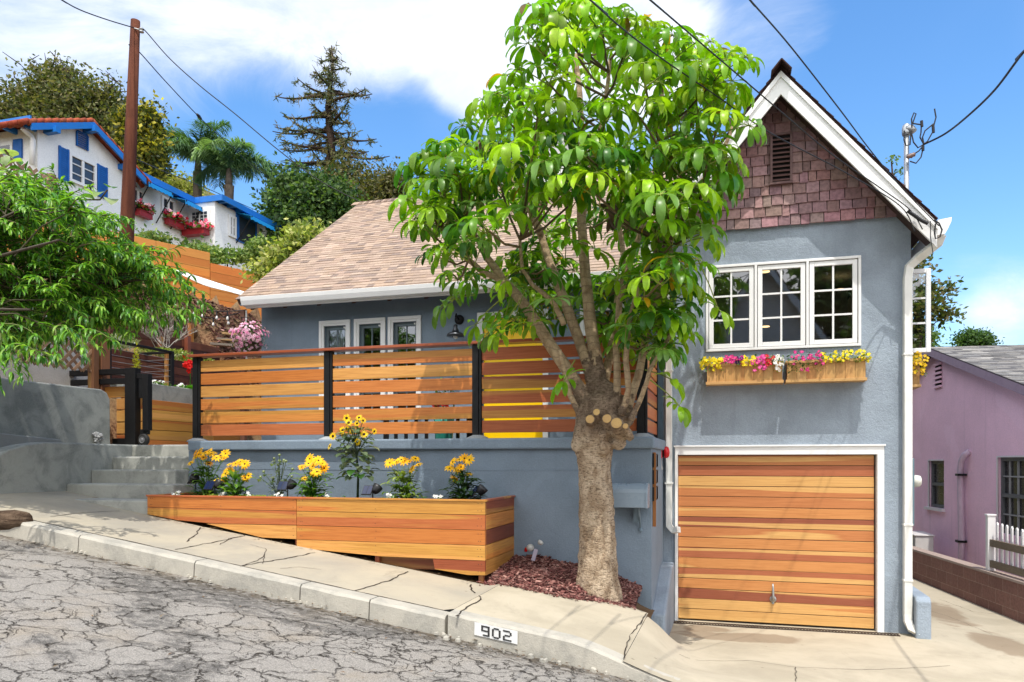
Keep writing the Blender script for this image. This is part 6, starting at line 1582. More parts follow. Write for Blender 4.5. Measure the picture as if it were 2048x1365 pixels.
# window on the street face
mb = MB(); a, b = aY(14, 305, Ya0), aY(28, 305, Ya0); z0_, z1_ = aY(20, 318, Ya0).z, aY(20, 286, Ya0).z; mb.box(a.x - .3, b.x, Ya0 - .05, Ya0 - .003, z0_, z1_); o = mb.build('window', WHITE, hh)
mb = MB(); mb.box(a.x - .22, b.x - .08, Ya0 - .056, Ya0 - .051, z0_ + .08, z1_ - .08); mb.build('pane', DKGL, o)
mb = MB(); c = aY(46, 300, Ya0).x; mb.box(b.x + .02, c, Ya0 - .05, Ya0 - .004, z0_ - .03, z1_ + .04); mb.build('shutter', BLUSH, hh)
mb = MB(); gq = [aY(46, 258, Ya0 - .3), aY(50, 262, Ya0 - .3), aY(62, 272, Ya0 - .1), aY(66, 280, Ya0 - .1), aY(64, 330, Ya0 - .1)]; mb.tube(gq, .06, 8); mb.build('downpipe', WHITE, hh, smooth=True)
# awnings and flower boxes on the hill house
AW = [(HXb, 255, 318, 362, 392), (HXb, 330, 378, 390, 419), (HXc, 462, 525, 418, 458)]
AWL = ['left blue canvas awning on the white hill house, nearest the utility pole', 'middle blue canvas awning on the white hill house', 'right blue canvas awning over the balcony door of the hill house']
for (X, p0, p1, t0, t1), lab in zip(AW, AWL):
    ya_, yb2 = aX(p0 + 8, 400, X).y, aX(p1 - 6, 400, X).y; zt_ = ZE - .03; out = .58
    t = thing('awning', lab, 'awning', (X, (ya_ + yb2) / 2, zt_), 'blue canvas awnings on the hill house')
    mb = MB(); n_ = 12; vs = []
    for i in range(n_ + 1): yy = ya_ + (yb2 - ya_) * i / n_; vs += [(X + .03, yy, zt_), (X + .03 + out, yy, zt_ - .16), (X + .035 + out, yy, zt_ - .30 + .03 * (i % 2))]
    mb.add(vs, [(3 * i + k, 3 * i + k + 1, 3 * i + k + 4, 3 * i + k + 3) for i in range(n_) for k in (0, 1)]); so = mb.build('canvas', AWN, t); so.modifiers.new('thick', 'SOLIDIFY').thickness = .015
    for yy in (ya_ + .03, yb2 - .03):
        mb = MB(); mb.tube([(X + .05 + out, yy, zt_ - .17), (X + .03, yy, zt_ - 1.0)], .018, 6); mb.build('arm', BLACKM, t)
def red_box(p0, p1, py, X=None, Y=None, label=''):
    if X is not None:
        y0, y1 = aX(p0, py, X).y, aX(p1, py, X).y; z = ZX((p0 + p1) / 2, py, X); b_ = (X + .07, X + .24, y0, y1)
    else:
        x0, x1 = aY(p0, py, Y).x, aY(p1, py, Y).x; z = aY((p0 + p1) / 2, py, Y).z; b_ = (x0, x1, Y - .34, Y - .07)
    t = thing('flower_box', label, 'flower box', ((b_[0] + b_[1]) / 2, (b_[2] + b_[3]) / 2, z), 'red flower boxes on the hill house')
    mb = MB(); mb.box(b_[0], b_[1], b_[2], b_[3], z - .08, z + .07); mb.box(b_[0] - .02, b_[1] + .02, b_[2] - .02, b_[3] + .02, z + .0705, z + .095); mb.build('box', REDW, t)
    fo, fm = MB(), MB()
    for _ in range(150): fo.leaf((RND.uniform(b_[0] - .08, b_[1] + .08), RND.uniform(b_[2] - .06, b_[3] + .06), z + RND.uniform(.08, .24)), (RND.gauss(0, 1), RND.gauss(0, 1), RND.gauss(.3, .6)), .12, .08, .6, .2, 2, colk(GRN))
    for _ in range(55): fm.flower((RND.uniform(b_[0] - .05, b_[1] + .12), RND.uniform(b_[2] - .1, b_[3] + .05), z + RND.uniform(.12, .32)), (RND.gauss(.6, .5), RND.gauss(-.6, .5), RND.uniform(0, .8)), .065, 5, RND.choice((C(220, 40, 70, .85), C(240, 110, 140, .9), C(206, 24, 50, .8), C(250, 190, 200, .9))), C(200, 40, 60, .8), .01, .2)
    fo.build('leaves', LEAF, t); fm.build('blossoms', PETAL, t)
red_box(266, 292, 431, X=HXb, label='red flower box half hidden behind the utility pole')
red_box(325, 356, 450, X=HXb, label='red flower box under the middle awning window')
red_box(378, 422, 470, Y=YJ, label='red flower box under the corner window of the hill house')

# ------------------------------------------------------------------ utility pole and wires
pp0, pp1 = aD(250, 560, 15.2), aD(271, 42, 15.2)
t = thing('utility_pole', 'rough brown timber utility pole in front of the white hill house', 'utility pole', (pp0.x, pp0.y, 4.0))
mb = MB(); mb.tube([pp0 - V((0, 0, 3.5)) - (pp1 - pp0) * .1, pp0, pp0.lerp(pp1, .5), pp1], [.16, .145, .118, .088], 16); mb.build('pole', m_bark('pole_wood', C(132, 78, 56, .55), C(104, 58, 44, .5), 6, zs=.06), t, smooth=True)
mb = MB(); q_ = aD(283, 61, 15.15); mb.lathe(q_, [(.02, -.05), (.05, -.04), (.035, -.01), (.05, .02), (.03, .05)], 10); mb.tube([aD(268, 57, 15.1), q_], .012, 6); mb.build('insulator', GALV, t)
def wire(label, pts, r=.013, name='overhead_wire', splice=None, grp='overhead wires', ext=0):
    pts = [V(p) for p in pts]
    if ext > 0: pts.insert(0, pts[0] + (pts[0] - pts[1]).normalized() * ext)
    if ext < 0: pts.append(pts[-1] + (pts[-1] - pts[-2]).normalized() * -ext)
    P = []
    n = len(pts)
    for i in range(n - 1):      # smooth curve through the points
        p0, p1, p2, p3 = pts[max(i - 1, 0)], pts[i], pts[i + 1], pts[min(i + 2, n - 1)]
        for k in range(8):
            s = k / 8; P.append(.5 * ((2 * p1) + (p2 - p0) * s + (2 * p0 - 5 * p1 + 4 * p2 - p3) * s * s + (3 * p1 - p0 - 3 * p2 + p3) * s ** 3))
    P.append(pts[-1]); mb = MB(); mb.tube(P, r, 5)
    for (a, b) in splice or []: mb.tube([a, (a + b) / 2, b], [.03, .045, .03], 8)
    o = mb.build(name, WIRE, None, smooth=True); tag(o, label, 'wire', grp); return o
def pxs(l, d0, d1):
    n = len(l) - 1; return [aD(px, py, d0 + (d1 - d0) * i / n) for i, (px, py) in enumerate(l)]
wire('black wire from the utility pole top to the upper left sky', pxs([(268, 56), (215, 40), (160, 20), (120, -2), (60, -40)], 15.1, 11), .011, ext=-14)
wire('black wire sagging from the pole top down to the tan roof ridge', pxs([(286, 58), (296, 68), (340, 118), (400, 172), (470, 228), (560, 303), (640, 362), (728, 408)], 15.1, 16.2), .011)
wire('lower wire with a splice running from the pole past the palms', pxs([(258, 90), (278, 104), (330, 162), (398, 234), (450, 282), (510, 335), (600, 400), (680, 450)], 15.1, 30), .013, splice=[(aD(394, 229, 19.6), aD(402, 238, 19.9))])
wire('faint low cable crossing behind the palms toward the dark trees', pxs([(275, 320), (340, 348), (420, 380), (520, 424), (600, 450)], 17, 32), .012)
E_ = V((EXr - .06, 9.46, 4.66))
wire('leftmost overhead wire crossing the tree top to the house eave corner', pxs([(1120, -50), (1180, 0), (1250, 62), (1330, 122), (1430, 190), (1540, 266), (1690, 345), (1800, 412)], 4.2, 8.5) + [E_ + V((-.18, 0, -.02))], .0062, ext=14)
wire('middle overhead wire crossing the white rake board to the eave corner', pxs([(1250, -42), (1300, 0), (1380, 68), (1470, 145), (1560, 222), (1660, 306), (1760, 376), (1820, 420)], 4.2, 8.5) + [E_ + V((-.1, 0, 0))], .0062, ext=14)
wire('right overhead wire falling steeply along the right roof slope', pxs([(1460, -50), (1500, 0), (1580, 92), (1680, 220), (1740, 300), (1800, 372)], 4.4, 8.4) + [E_ + V((.06, -.02, .02))], .0062, ext=14)
wire('thick twisted service cable from the right edge to the mast', pxs([(2110, 40), (2048, 104), (1990, 180), (1935, 233), (1890, 268)], 6, 9.2) + [aY(1848, 289, my - .08)], .012, ext=12)
t = thing('eave_cable_loop', 'black cable loop and tie hanging at the right eave corner', 'cable', E_)
mb = MB(); Q = lambda a, b: aY(a, b, 9.44); mb.tube([Q(1868, 440), Q(1878, 447), Q(1884, 460), Q(1880, 474), Q(1871, 478), Q(1869, 466), Q(1871, 448)], .009, 6); mb.tube([Q(1861, 443), Q(1861, 475), Q(1866, 508)], .005, 5); mb.tube([Q(1815, 422), Q(1828, 431), Q(1842, 441), Q(1856, 448)], .02, 6); mb.build('cable', WIRE, t)
# ------------------------------------------------------------------ right side: block wall, pink house, picket fence
def bwx(y): return 3.68 - .135 * (y - 11.25)
def m_block():
    m, g, b = newmat('brown_blocks'); co = ocoord(g); sx = g.n('ShaderNodeSeparateXYZ', {0: co})
    v = g.n('ShaderNodeCombineXYZ', {0: sx.outputs[1], 1: g.math('ADD', sx.outputs[2], .155), 2: 0.0})
    br = g.n('ShaderNodeTexBrick', {'Vector': v, 'Color1': (*C(160, 116, 104, .7), 1), 'Color2': (*C(142, 100, 90, .68), 1), 'Mortar': (*C(178, 148, 132, .7), 1), 'Scale': 1.0, 'Mortar Size': .006, 'Brick Width': .4, 'Row Height': .2, 'Mortar Smooth': .3})
    n = g.noise(co, 30, 4, .7); n2 = g.noise(co, 4, 4, .6)
    base = g.mix(g.ramp(n.outputs[0], .4, .7, 0, .45), br.outputs['Color'], C(96, 66, 58, .55)); base = g.mix(g.ramp(n2.outputs[0], .55, .7, 0, .3), base, C(170, 140, 124, .6))
    setb(g, b, base=base, rough=.9, normal=g.bump(g.math('SUBTRACT', n.outputs[0], g.math('MULTIPLY', br.outputs['Fac'], 1.5)), .5, .01)); return m
t = thing('block_wall', 'low brown concrete block wall along the side passage', 'wall', (3.5, 12, -.1))
mb = MB(); y0, y1 = 8.6, 16.2
mb.add([(bwx(y0), y0, -.6), (bwx(y1), y1, -.6), (bwx(y1), y1, .42), (bwx(y0), y0, .42), (bwx(y0) + .18, y0, -.6), (bwx(y1) + .18, y1, -.6), (bwx(y1) + .18, y1, .42), (bwx(y0) + .18, y0, .42)],
       [(0, 3, 2, 1), (4, 5, 6, 7), (0, 1, 5, 4), (3, 7, 6, 2), (0, 4, 7, 3), (1, 2, 6, 5)]); mb.build('blocks', m_block(), t)
mb = MB(); mb.add([(bwx(y0) - .01, y0, .4205), (bwx(y1) - .01, y1, .4205), (bwx(y1) - .01, y1, .455), (bwx(y0) - .01, y0, .455), (bwx(y0) + .19, y0, .4205), (bwx(y1) + .19, y1, .4205), (bwx(y1) + .19, y1, .455), (bwx(y0) + .19, y0, .455)],
       [(0, 3, 2, 1), (4, 5, 6, 7), (0, 1, 5, 4), (3, 7, 6, 2), (0, 4, 7, 3), (1, 2, 6, 5)]); mb.build('coping', m_concrete('pale_coping', C(196, 176, 164, .66), (.7, .7, .7), .4, 4), t)
# picket fence
t = thing('picket_fence', 'white picket fence with weathered rails standing on the block wall', 'fence', (3.6, 12, .45))
PYn = 12.35; mb = MB(); x = bwx(PYn) + .09; mb.box(x - .05, x + .05, PYn - .05, PYn + .05, .456, 1.245); mb.box(x - .06, x + .06, PYn - .06, PYn + .06, 1.2455, 1.27); mb.build('post', WHITE, t, bevel=.004)
mb = MB(); y = PYn - .15; i = 0
while y > 9.2:
    x = bwx(y) + .10; zt = 1.17 - .09 * (PYn - y) * .6; zt = max(zt, .98)
    mb.prismx([(y - .032, .50), (y + .032, .50), (y + .032, zt - .03), (y + .012, zt), (y - .012, zt), (y - .032, zt - .03)], x, x + .02); y -= .135
mb.build('pickets', WHITE, t, bevel=.003)
mb = MB(); c = (*C(150, 136, 116, .6), .4)
for z0 in (.50, .80): mb.beam(V((bwx(PYn - .05) + .075, PYn - .05, z0 + .06)), V((bwx(9.2) + .075, 9.2, z0 + .04)), .04, .10, V((0, 0, 1)), c)
mb.build('rail', m_wood('weathered_rail', 'y', C(170, 156, 130, .6), .4, .5, .7), t)
# pink house
def pwx(y): return 4.4 + .135 * (13.45 - y)
PINK = m_stucco('pink_stucco', C(250, 208, 226, 1.0), 55, .3, .06)
ph_ = thing('pink_house', 'mauve pink stucco house with a low grey shingle roof on the right', 'house', (6.5, 14, -.3))
ang = math.atan(.135)
Yr = 16.73; ridge = aY(1874, 694, Yr); zR = ridge.z; yE = 9.0; e_pt = aX(2048, 760, pwx(13.45)); slp = (zR - e_pt.z) / (Yr - 13.45)
def pw(y, z, out=0.0): return (pwx(y) + out, y + out * .135, z)
# wall with two window openings, faces the passage
w1 = (14.75, 15.62); w2 = (11.9, 13.98)
def pY(px, lo=9, hi=20):
    for _ in range(50):
        m = (lo + hi) / 2; x, y = ray(px)
        if x / y * m > pwx(m): hi = m
        else: lo = m
    return (lo + hi) / 2
def pZ(px, py): y = pY(px); x_, y_ = ray(px); return EYE + (HOR - py) / FOC * (y / y_)
w1 = (pY(1888), pY(1858)); w1z = (pZ(1873, 1016), pZ(1873, 922)); w2 = (pY(2048) - .75, pY(1996)); w2z = (pZ(2020, 1070), pZ(2020, 915))
mb = MB(); ysl = sorted({8.5, w2[0], w2[1], w1[0], w1[1], Yr, 20.5}); 
for a, b in zip(ysl[:-1], ysl[1:]):
    zc = sorted({-1.0, *w1z, *w2z, 2.35})
    for c, d in zip(zc[:-1], zc[1:]):
        my_, mz_ = (a + b) / 2, (c + d) / 2
        if (w1[0] < my_ < w1[1] and w1z[0] < mz_ < w1z[1]) or (w2[0] < my_ < w2[1] and w2z[0] < mz_ < w2z[1]): continue
        mb.poly([pw(a, c), pw(a, d), pw(b, d), pw(b, c)])
    zt = lambda y: zR - .10 - slp * abs(y - Yr)
    mb.poly([pw(a, 2.35), pw(a, max(2.36, zt(a))), pw(b, max(2.36, zt(b))), pw(b, 2.35)])
for (wy, wz) in ((w1, w1z), (w2, w2z)):
    a, b, c, d = *wy, *wz; I = lambda y, z: pw(y, z, .10)
    mb.poly([pw(a, c), I(a, c), I(a, d), pw(a, d)]); mb.poly([pw(b, c), pw(b, d), I(b, d), I(b, c)]); mb.poly([pw(a, d), I(a, d), I(b, d), pw(b, d)]); mb.poly([pw(a, c), pw(b, c), I(b, c), I(a, c)])
mb.poly([pw(8.5, -1), (14, 8.5 - .9, -1), (14, 7.6, 2.6), pw(8.5, 2.6)])
mb.build('walls', PINK, ph_)
PWH = m_paint('pink_trim_white', (.72, .68, .70), .5)
GRYF = m_paint('sash_dark_grey', (.12, .125, .135), .5)
for (wy, wz, cols, rows, sill) in ((w1, w1z, 1, 2, True), (w2, w2z, 6, 4, False)):
    a, b, c, d = *wy, *wz; mb = MB(); f = .06
    def bar(y0_, y1_, z0_, z1_, o0, o1, mbx): 
        mbx.add([pw(y0_, z0_, o0), pw(y1_, z0_, o0), pw(y1_, z1_, o0), pw(y0_, z1_, o0), pw(y0_, z0_, o1), pw(y1_, z0_, o1), pw(y1_, z1_, o1), pw(y0_, z1_, o1)], [(0, 3, 2, 1), (4, 5, 6, 7), (0, 1, 5, 4), (1, 2, 6, 5), (2, 3, 7, 6), (3, 0, 4, 7)])
    bar(a, a + f, c, d, .04, .09, mb); bar(b - f, b, c, d, .04, .09, mb); bar(a + f, b - f, d - f, d, .04, .09, mb); bar(a + f, b - f, c, c + f, .04, .09, mb); bar(a + f, b - f, (c + d) / 2 - .03, (c + d) / 2 + .03, .035, .09, mb)
    o = mb.build('window', GRYF, ph_)
    mb = MB()
    for i in range(1, cols): yy = a + (b - a) * i / cols; bar(yy - .012, yy + .012, c + f, d - f, .05, .075, mb)
    for j in range(1, rows):
        if rows > 2 and j != rows // 2: z_ = c + (d - c) * j / rows; bar(a + f, b - f, z_ - .012, z_ + .012, .052, .073, mb)
    if mb.v: mb.build('muntin', m_paint('muntin_grey', (.3, .3, .31), .5) if cols > 1 else GRYF, o)
    mb = MB(); mb.poly([pw(a + f, c + f, .08), pw(a + f, d - f, .08), pw(b - f, d - f, .08), pw(b - f, c + f, .08)]); mb.build('pane', m_paint('screen_dark', (.035, .033, .036), .25, .2, .5), o)
    mb = MB(); bar(b, b + .03, c, d + .02, -.012, .02, mb); bar(a, b, d, d + .025, -.012, .02, mb)
    if sill: bar(a - .06, b + .1, c - .055, c, -.06, .02, mb)
    mb.build('trim', PWH, o)
# gable vent
mb = MB(); va, vb = pY(1884), pY(1871); vz0_, vz1_ = pZ(1877, 774), pZ(1877, 729)
mb.add([pw(va, vz0_, -.006), pw(vb, vz0_, -.006), pw(vb, vz1_, -.006), pw(va, vz1_, -.006)], [(0, 1, 2, 3)]); o = mb.build('vent', m_paint('vent_shadow', (.03, .02, .025), .9), ph_)
mb = MB()
for i in range(6): z = vz0_ + (vz1_ - vz0_) * i / 5; bar(va - .02, vb + .02, z - .02, z + .02, -.04, -.008, mb)
mb.build('louvre', PINK, o)
# roof: slope to the street
GRS = [C(176, 172, 168, .66), C(158, 156, 154, .64), C(188, 184, 178, .66), C(140, 138, 138, .6)]
mb = MB(); ud = V((1, .135, 0)).normalized(); yv0 = 8.2
o_ = V((pwx(yv0) - .16, yv0, zR - slp * (Yr - yv0))); vd = V((pwx(Yr) - pwx(yv0), Yr - yv0, slp * (Yr - yv0)))
vl = vd.length
shingle_slope(mb, o_, ud, vd, lambda v: 0, lambda v: 9.5, vl, .14, GRS)
vdn = vd.normalized(); ctr = [o_, o_ + ud * 9.5, o_ + ud * 9.5 + vd, o_ + vd]; mb.add([p for p in ctr] + [p - V((0, 0, .10)) for p in ctr], [(3, 2, 1, 0), (4, 5, 6, 7), (0, 1, 5, 4), (0, 4, 7, 3), (1, 2, 6, 5)], (*C(120, 116, 116, .5), 1))
bk = [o_ + vd, o_ + vd + ud * 9.5, V((0, 0, 0)), V((0, 0, 0))]; e2 = V((pwx(20.6) - pwx(Yr), 3.87, -slp * 3.87)); bk[2] = bk[1] + e2; bk[3] = bk[0] + e2
mb.add(bk + [p - V((0, 0, .10)) for p in bk], [(0, 1, 2, 3), (7, 6, 5, 4), (0, 3, 7, 4), (2, 6, 7, 3)], (*C(120, 116, 116, .5), 1)); mb.build('roof', m_tint('grey_shingles', .92, .2, 0, .15, 50, .25), ph_)
mb = MB()
for (p, q) in ((o_, o_ + vd), (o_ + vd, o_ + vd + e2)):
    mb.add([p + V((-.03, 0, -.005)), q + V((-.03, 0, -.005)), q + V((-.03, 0, -.15)), p + V((-.03, 0, -.15)), p + V((.02, 0, -.101)), q + V((.02, 0, -.101)), q + V((.02, 0, -.15)), p + V((.02, 0, -.15))], [(3, 2, 1, 0), (4, 5, 6, 7), (2, 3, 7, 6), (0, 1, 5, 4)])
mb.build('barge_board', m_paint('barge_mauve', C(176, 152, 172, .8), .5), ph_)
# vent pipe on the wall
yv = pY(1932); t = thing('vent_pipe', 'pale ribbed conduit pipe bent down the pink wall', 'pipe', pw(yv, 0, -.08))
K = lambda px, py, out: (lambda y: V(pw(y, pZ(px, py), out)))(pY(px))
mb = MB(); mb.tube([K(1940, 903, .0), K(1938, 910, -.07), K(1933, 922, -.08), K(1930, 940, -.08), K(1931, 1000, -.08), K(1933, 1080, -.08), K(1932, 1120, -.08), K(1924, 1140, -.06)], [.055] * 8, 10); mb.build('pipe', m_paint('pipe_pink_white', C(214, 190, 208, .85), .5), t, smooth=True)
for py in (950, 1083):
    mb = MB(); c = K(1931, py, -.08); mb.box(c.x - .075, c.x + .075, c.y - .1, c.y + .07, c.z - .02, c.z + .02); mb.build('strap', BLACKM, t)
# air conditioner
t = thing('air_conditioner', 'white outdoor air conditioning unit behind the block wall by the pink house', 'air conditioner', (3.9, 13.6, .0))
mb = MB(); y0, y1 = pY(1912), pY(1862); zt = .60
yc = (y0 + y1) / 2; xc = pwx(yc) - .42
mb.box(xc - .16, xc + .16, yc - .42, yc + .42, -.1, zt); mb.box(xc - .18, xc + .18, yc - .44, yc + .44, zt + .001, zt + .03); mb.build('casing', m_paint('ac_ivory', (.66, .64, .62), .4), t, bevel=.015)
mb = MB(); mb.lathe((xc - .164, yc, .25), [(.24, 0), (.24, -.01), (.22, -.012), (.05, -.012), (.002, -.016)], 20, axis=V((1, 0, 0))); mb.build('fan_grille', m_paint('ac_grey', (.2, .2, .2), .5), t)
mb = MB(); mb.poly([(3.4, 8, -.3), (14, 8, -.3), (14, 22, -.3), (2.6, 22, -.3)]); struct(mb.build('side_yard', PAVE))
# ------------------------------------------------------------------ the umbrella tree in front of the porch
TY = 7.78
BARK = m_bark('umbrella_bark', C(216, 192, 164, .86), C(180, 152, 124, .8), 10, zs=.6); BARK2 = m_bark('branch_bark', C(206, 180, 146, .84), C(168, 140, 110, .76), 12, rings=75)
def m_trunk():
    m, g, b = newmat('umbrella_trunk_bark'); co = ocoord(g)
    n = g.noise(g.vm('MULTIPLY', co, (1, 1, .6)), 9, 7, .7, .6); n2 = g.noise(co, 60, 4, .7); n3 = g.noise(co, 3.2, 5, .65, .4); sx = g.n('ShaderNodeSeparateXYZ', {0: co})
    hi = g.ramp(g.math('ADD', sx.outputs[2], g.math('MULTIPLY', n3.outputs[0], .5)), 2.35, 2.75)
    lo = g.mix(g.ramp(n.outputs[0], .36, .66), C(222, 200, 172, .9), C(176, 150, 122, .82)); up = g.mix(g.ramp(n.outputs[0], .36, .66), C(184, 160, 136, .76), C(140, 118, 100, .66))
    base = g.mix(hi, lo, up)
    base = g.mix(g.ramp(n3.outputs[0], .56, .72, 0, .6), base, C(96, 84, 72, .6)); base = g.mix(g.ramp(n2.outputs[0], .56, .70, 0, .75), base, C(70, 56, 46, .55))
    n5 = g.noise(g.vm('MULTIPLY', co, (1, 1, 2.6)), 26, 5, .7, .3); base = g.mix(g.ramp(n5.outputs[0], .52, .60, 0, .65), base, C(108, 88, 70, .6))
    base = g.mix(g.ramp(g.noise(co, 5.5, 3).outputs[0], .70, .76, 0, .8), base, C(222, 170, 104, .8))
    setb(g, b, base=base, rough=.9, normal=g.bump(g.math('SUBTRACT', g.math('ADD', n.outputs[0], n2.outputs[0]), n5.outputs[0]), 1.0, .03), spec=.12); return m
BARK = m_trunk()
KNOB = m_bark('knob_bark', C(164, 140, 120, .7), C(124, 102, 86, .62), 14)
CUT = m_wood('cut_wood', 'y', C(232, 196, 120, .75), .3, .25, .7)
tb = aY(1196, 1178, TY)
tree = thing('umbrella_tree', 'big umbrella tree with glossy drooping leaves growing from the mulch before the porch', 'tree', (tb.x, TY, tb.z - .05))
def tp(px, py, dy=0.0): return aY(px, py, TY + dy)
mb = MB()
def rr_(w, d=7.85): return w / 2 / FOC * d
tr = [(1198, 1215, 106), (1197, 1182, 92), (1196, 1145, 80), (1195, 1080, 74), (1192, 1000, 68), (1190, 940, 64), (1188, 905, 72), (1186, 885, 84), (1190, 865, 82), (1196, 845, 88), (1202, 825, 96), (1206, 805, 88), (1206, 790, 60)]
# densify
P, Rr = [], []
for i in range(len(tr) - 1):
    for k in range(5):
        s = k / 5; a, b = tr[i], tr[i + 1]; P.append(tp(a[0] + (b[0] - a[0]) * s, a[1] + (b[1] - a[1]) * s)); Rr.append(rr_(a[2] + (b[2] - a[2]) * s))
P.append(tp(*tr[-1][:2])); Rr.append(rr_(tr[-1][2]))
mb.tube(P, Rr, 22, wob=.09)
def knob(c, r, sq=.9):
    mb2 = []
    n, m = 12, 8; vs = []
    for i in range(m + 1):
        th_ = pi * i / m
        for j in range(n):
            ph__ = 2 * pi * j / n; d = V((math.sin(th_) * math.cos(ph__), math.sin(th_) * math.sin(ph__), math.cos(th_))); k = 1 + .22 * mnoise.noise(d * 2.2 + c) + .12 * mnoise.noise(d * 6 + c)
            vs.append(c + V((d.x, d.y, d.z * sq)) * r * k)
    mb.add(vs, [(i * n + j, i * n + (j + 1) % n, (i + 1) * n + (j + 1) % n, (i + 1) * n + j)[::-1] for i in range(m) for j in range(n)])
for (px, py, dy, r) in ((1163, 890, -.08, .12), (1172, 858, -.14, .12), (1225, 850, -.10, .15), (1195, 870, -.16, .12), (1180, 828, .0, .17), (1208, 805, .02, .17), (1200, 775, .05, .13), (1218, 790, .03, .13), (1195, 750, .06, .09), (1238, 815, .0, .15), (1235, 880, -.05, .10), (1160, 800, .0, .10), (1175, 905, -.12, .09), (1246, 835, -.04, .12), (1205, 895, -.14, .10)):
    knob(tp(px, py, dy), r * .92, RND.uniform(.8, 1.25))
# sawn stubs with pale ends
for (px, py, r, dz) in ((1180, 839, .046, .0), (1214, 838, .048, .0), (1233, 847, .058, .05), (1193, 825, .036, .1), (1251, 853, .03, .1)):
    c = tp(px, py, -.36); d = V((RND.uniform(-.05, .12), -1, .25 + dz)).normalized(); mb.tube([c - d * .30, c - d * .1, c - d * .004], [r * 1.6, r * 1.2, r * 1.02], 14, wob=.12)
    m2 = MB(); m2.lathe(c + d * .006, [(r * .93, -.004), (r * .92, .002), (r * .5, .004), (.002, .004)], 16, (*C(212, 172, 112, .68), RND.random()), axis=d); m2.build('sawn_face', CUT, tree)
# limbs: pixel path, depth offsets, widths in pixels
LIMBS = [
 ([(1172, 800), (1135, 740), (1100, 690), (1050, 610), (1010, 565), (975, 515), (955, 480), (930, 440)], 0, -.35, 30, 9),
 ([(1010, 565), (960, 540), (915, 500), (885, 455)], -.2, -.5, 14, 7),
 ([(1190, 775), (1165, 700), (1140, 630), (1118, 575), (1098, 520), (1082, 470), (1050, 400), (1020, 350), (1000, 300)], .05, .35, 26, 8),
 ([(1082, 470), (1062, 420), (1055, 360), (1070, 290), (1080, 200)], .2, .1, 13, 6),
 ([(1198, 760), (1185, 680), (1176, 600), (1168, 520), (1163, 440), (1160, 360), (1165, 280), (1160, 190), (1150, 110)], .08, .0, 28, 9),
 ([(1163, 440), (1172, 380), (1190, 300), (1210, 220), (1220, 120)], .05, -.2, 16, 7),
 ([(1235, 830), (1234, 760), (1232, 690), (1240, 600), (1262, 520), (1290, 440), (1310, 350), (1320, 260), (1325, 160)], -.1, .0, 15, 8),
 ([(1252, 838), (1270, 770), (1288, 700), (1304, 620), (1330, 540), (1345, 460), (1358, 400), (1362, 320), (1380, 220)], -.12, .3, 17, 8),
 ([(1242, 830), (1258, 780), (1252, 720), (1256, 660), (1275, 580), (1300, 520), (1350, 450), (1400, 400)], -.2, -.6, 13, 6),
 ([(1262, 840), (1285, 790), (1300, 740), (1330, 690), (1350, 650)], -.2, -.4, 11, 6),
 ([(1210, 760), (1222, 700), (1232, 620), (1250, 540), (1240, 460), (1225, 400)], .3, .7, 20, 8),
 ([(1160, 830), (1140, 790), (1128, 740), (1120, 700)], -.1, -.3, 13, 6),
 ([(1128, 650), (1110, 610), (1090, 590), (1065, 570), (1045, 540), (1040, 480)], -.1, -.5, 12, 6),
 ([(1340, 430), (1390, 380), (1430, 330), (1460, 270), (1470, 210)], .3, .2, 10, 6),
 ([(955, 480), (930, 420), (915, 360), (900, 330)], -.2, .1, 9, 5)]
limb_pts = []
trunk_mb = mb
for (pts, d0, d1, w0, w1) in LIMBS:
    n = len(pts); Q = []; Wd = []
    for i in range(n - 1):
        for k in range(4):
            s = (i + k / 4) / (n - 1); a, b = pts[i], pts[i + 1]; f = k / 4
            Q.append(tp(a[0] + (b[0] - a[0]) * f, a[1] + (b[1] - a[1]) * f, d0 + (d1 - d0) * s) + V((.012 * mnoise.noise((s * 9, w0, 0)), 0, 0))); Wd.append(rr_(w0 + (w1 - w0) * s))
    Q.append(tp(*pts[-1], d1)); Wd.append(rr_(w1))
    mb = MB(); mb.tube(Q, Wd, 10, wob=.10); mb.build('limb', BARK2, tree, smooth=True); limb_pts += Q[3:]
    if d0 <= .1 and pts[0][1] > 740: trunk_mb.tube(Q[:4], [w * (1.18 - .06 * i) for i, w in enumerate(Wd[:4])], 10)
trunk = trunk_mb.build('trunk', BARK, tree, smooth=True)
rm = trunk.modifiers.new('merge', 'REMESH'); rm.mode = 'VOXEL'; rm.voxel_size = .013; rm.use_smooth_shade = True
sm_ = trunk.modifiers.new('soft', 'SMOOTH'); sm_.factor = .5; sm_.iterations = 6
tx = bpy.data.textures.new('bark_lumps', 'CLOUDS'); tx.noise_scale = .07; tx.noise_depth = 4
dm_ = trunk.modifiers.new('lumps', 'DISPLACE'); dm_.texture = tx; dm_.strength = .030; dm_.mid_level = .5; dm_.texture_coords = 'LOCAL'
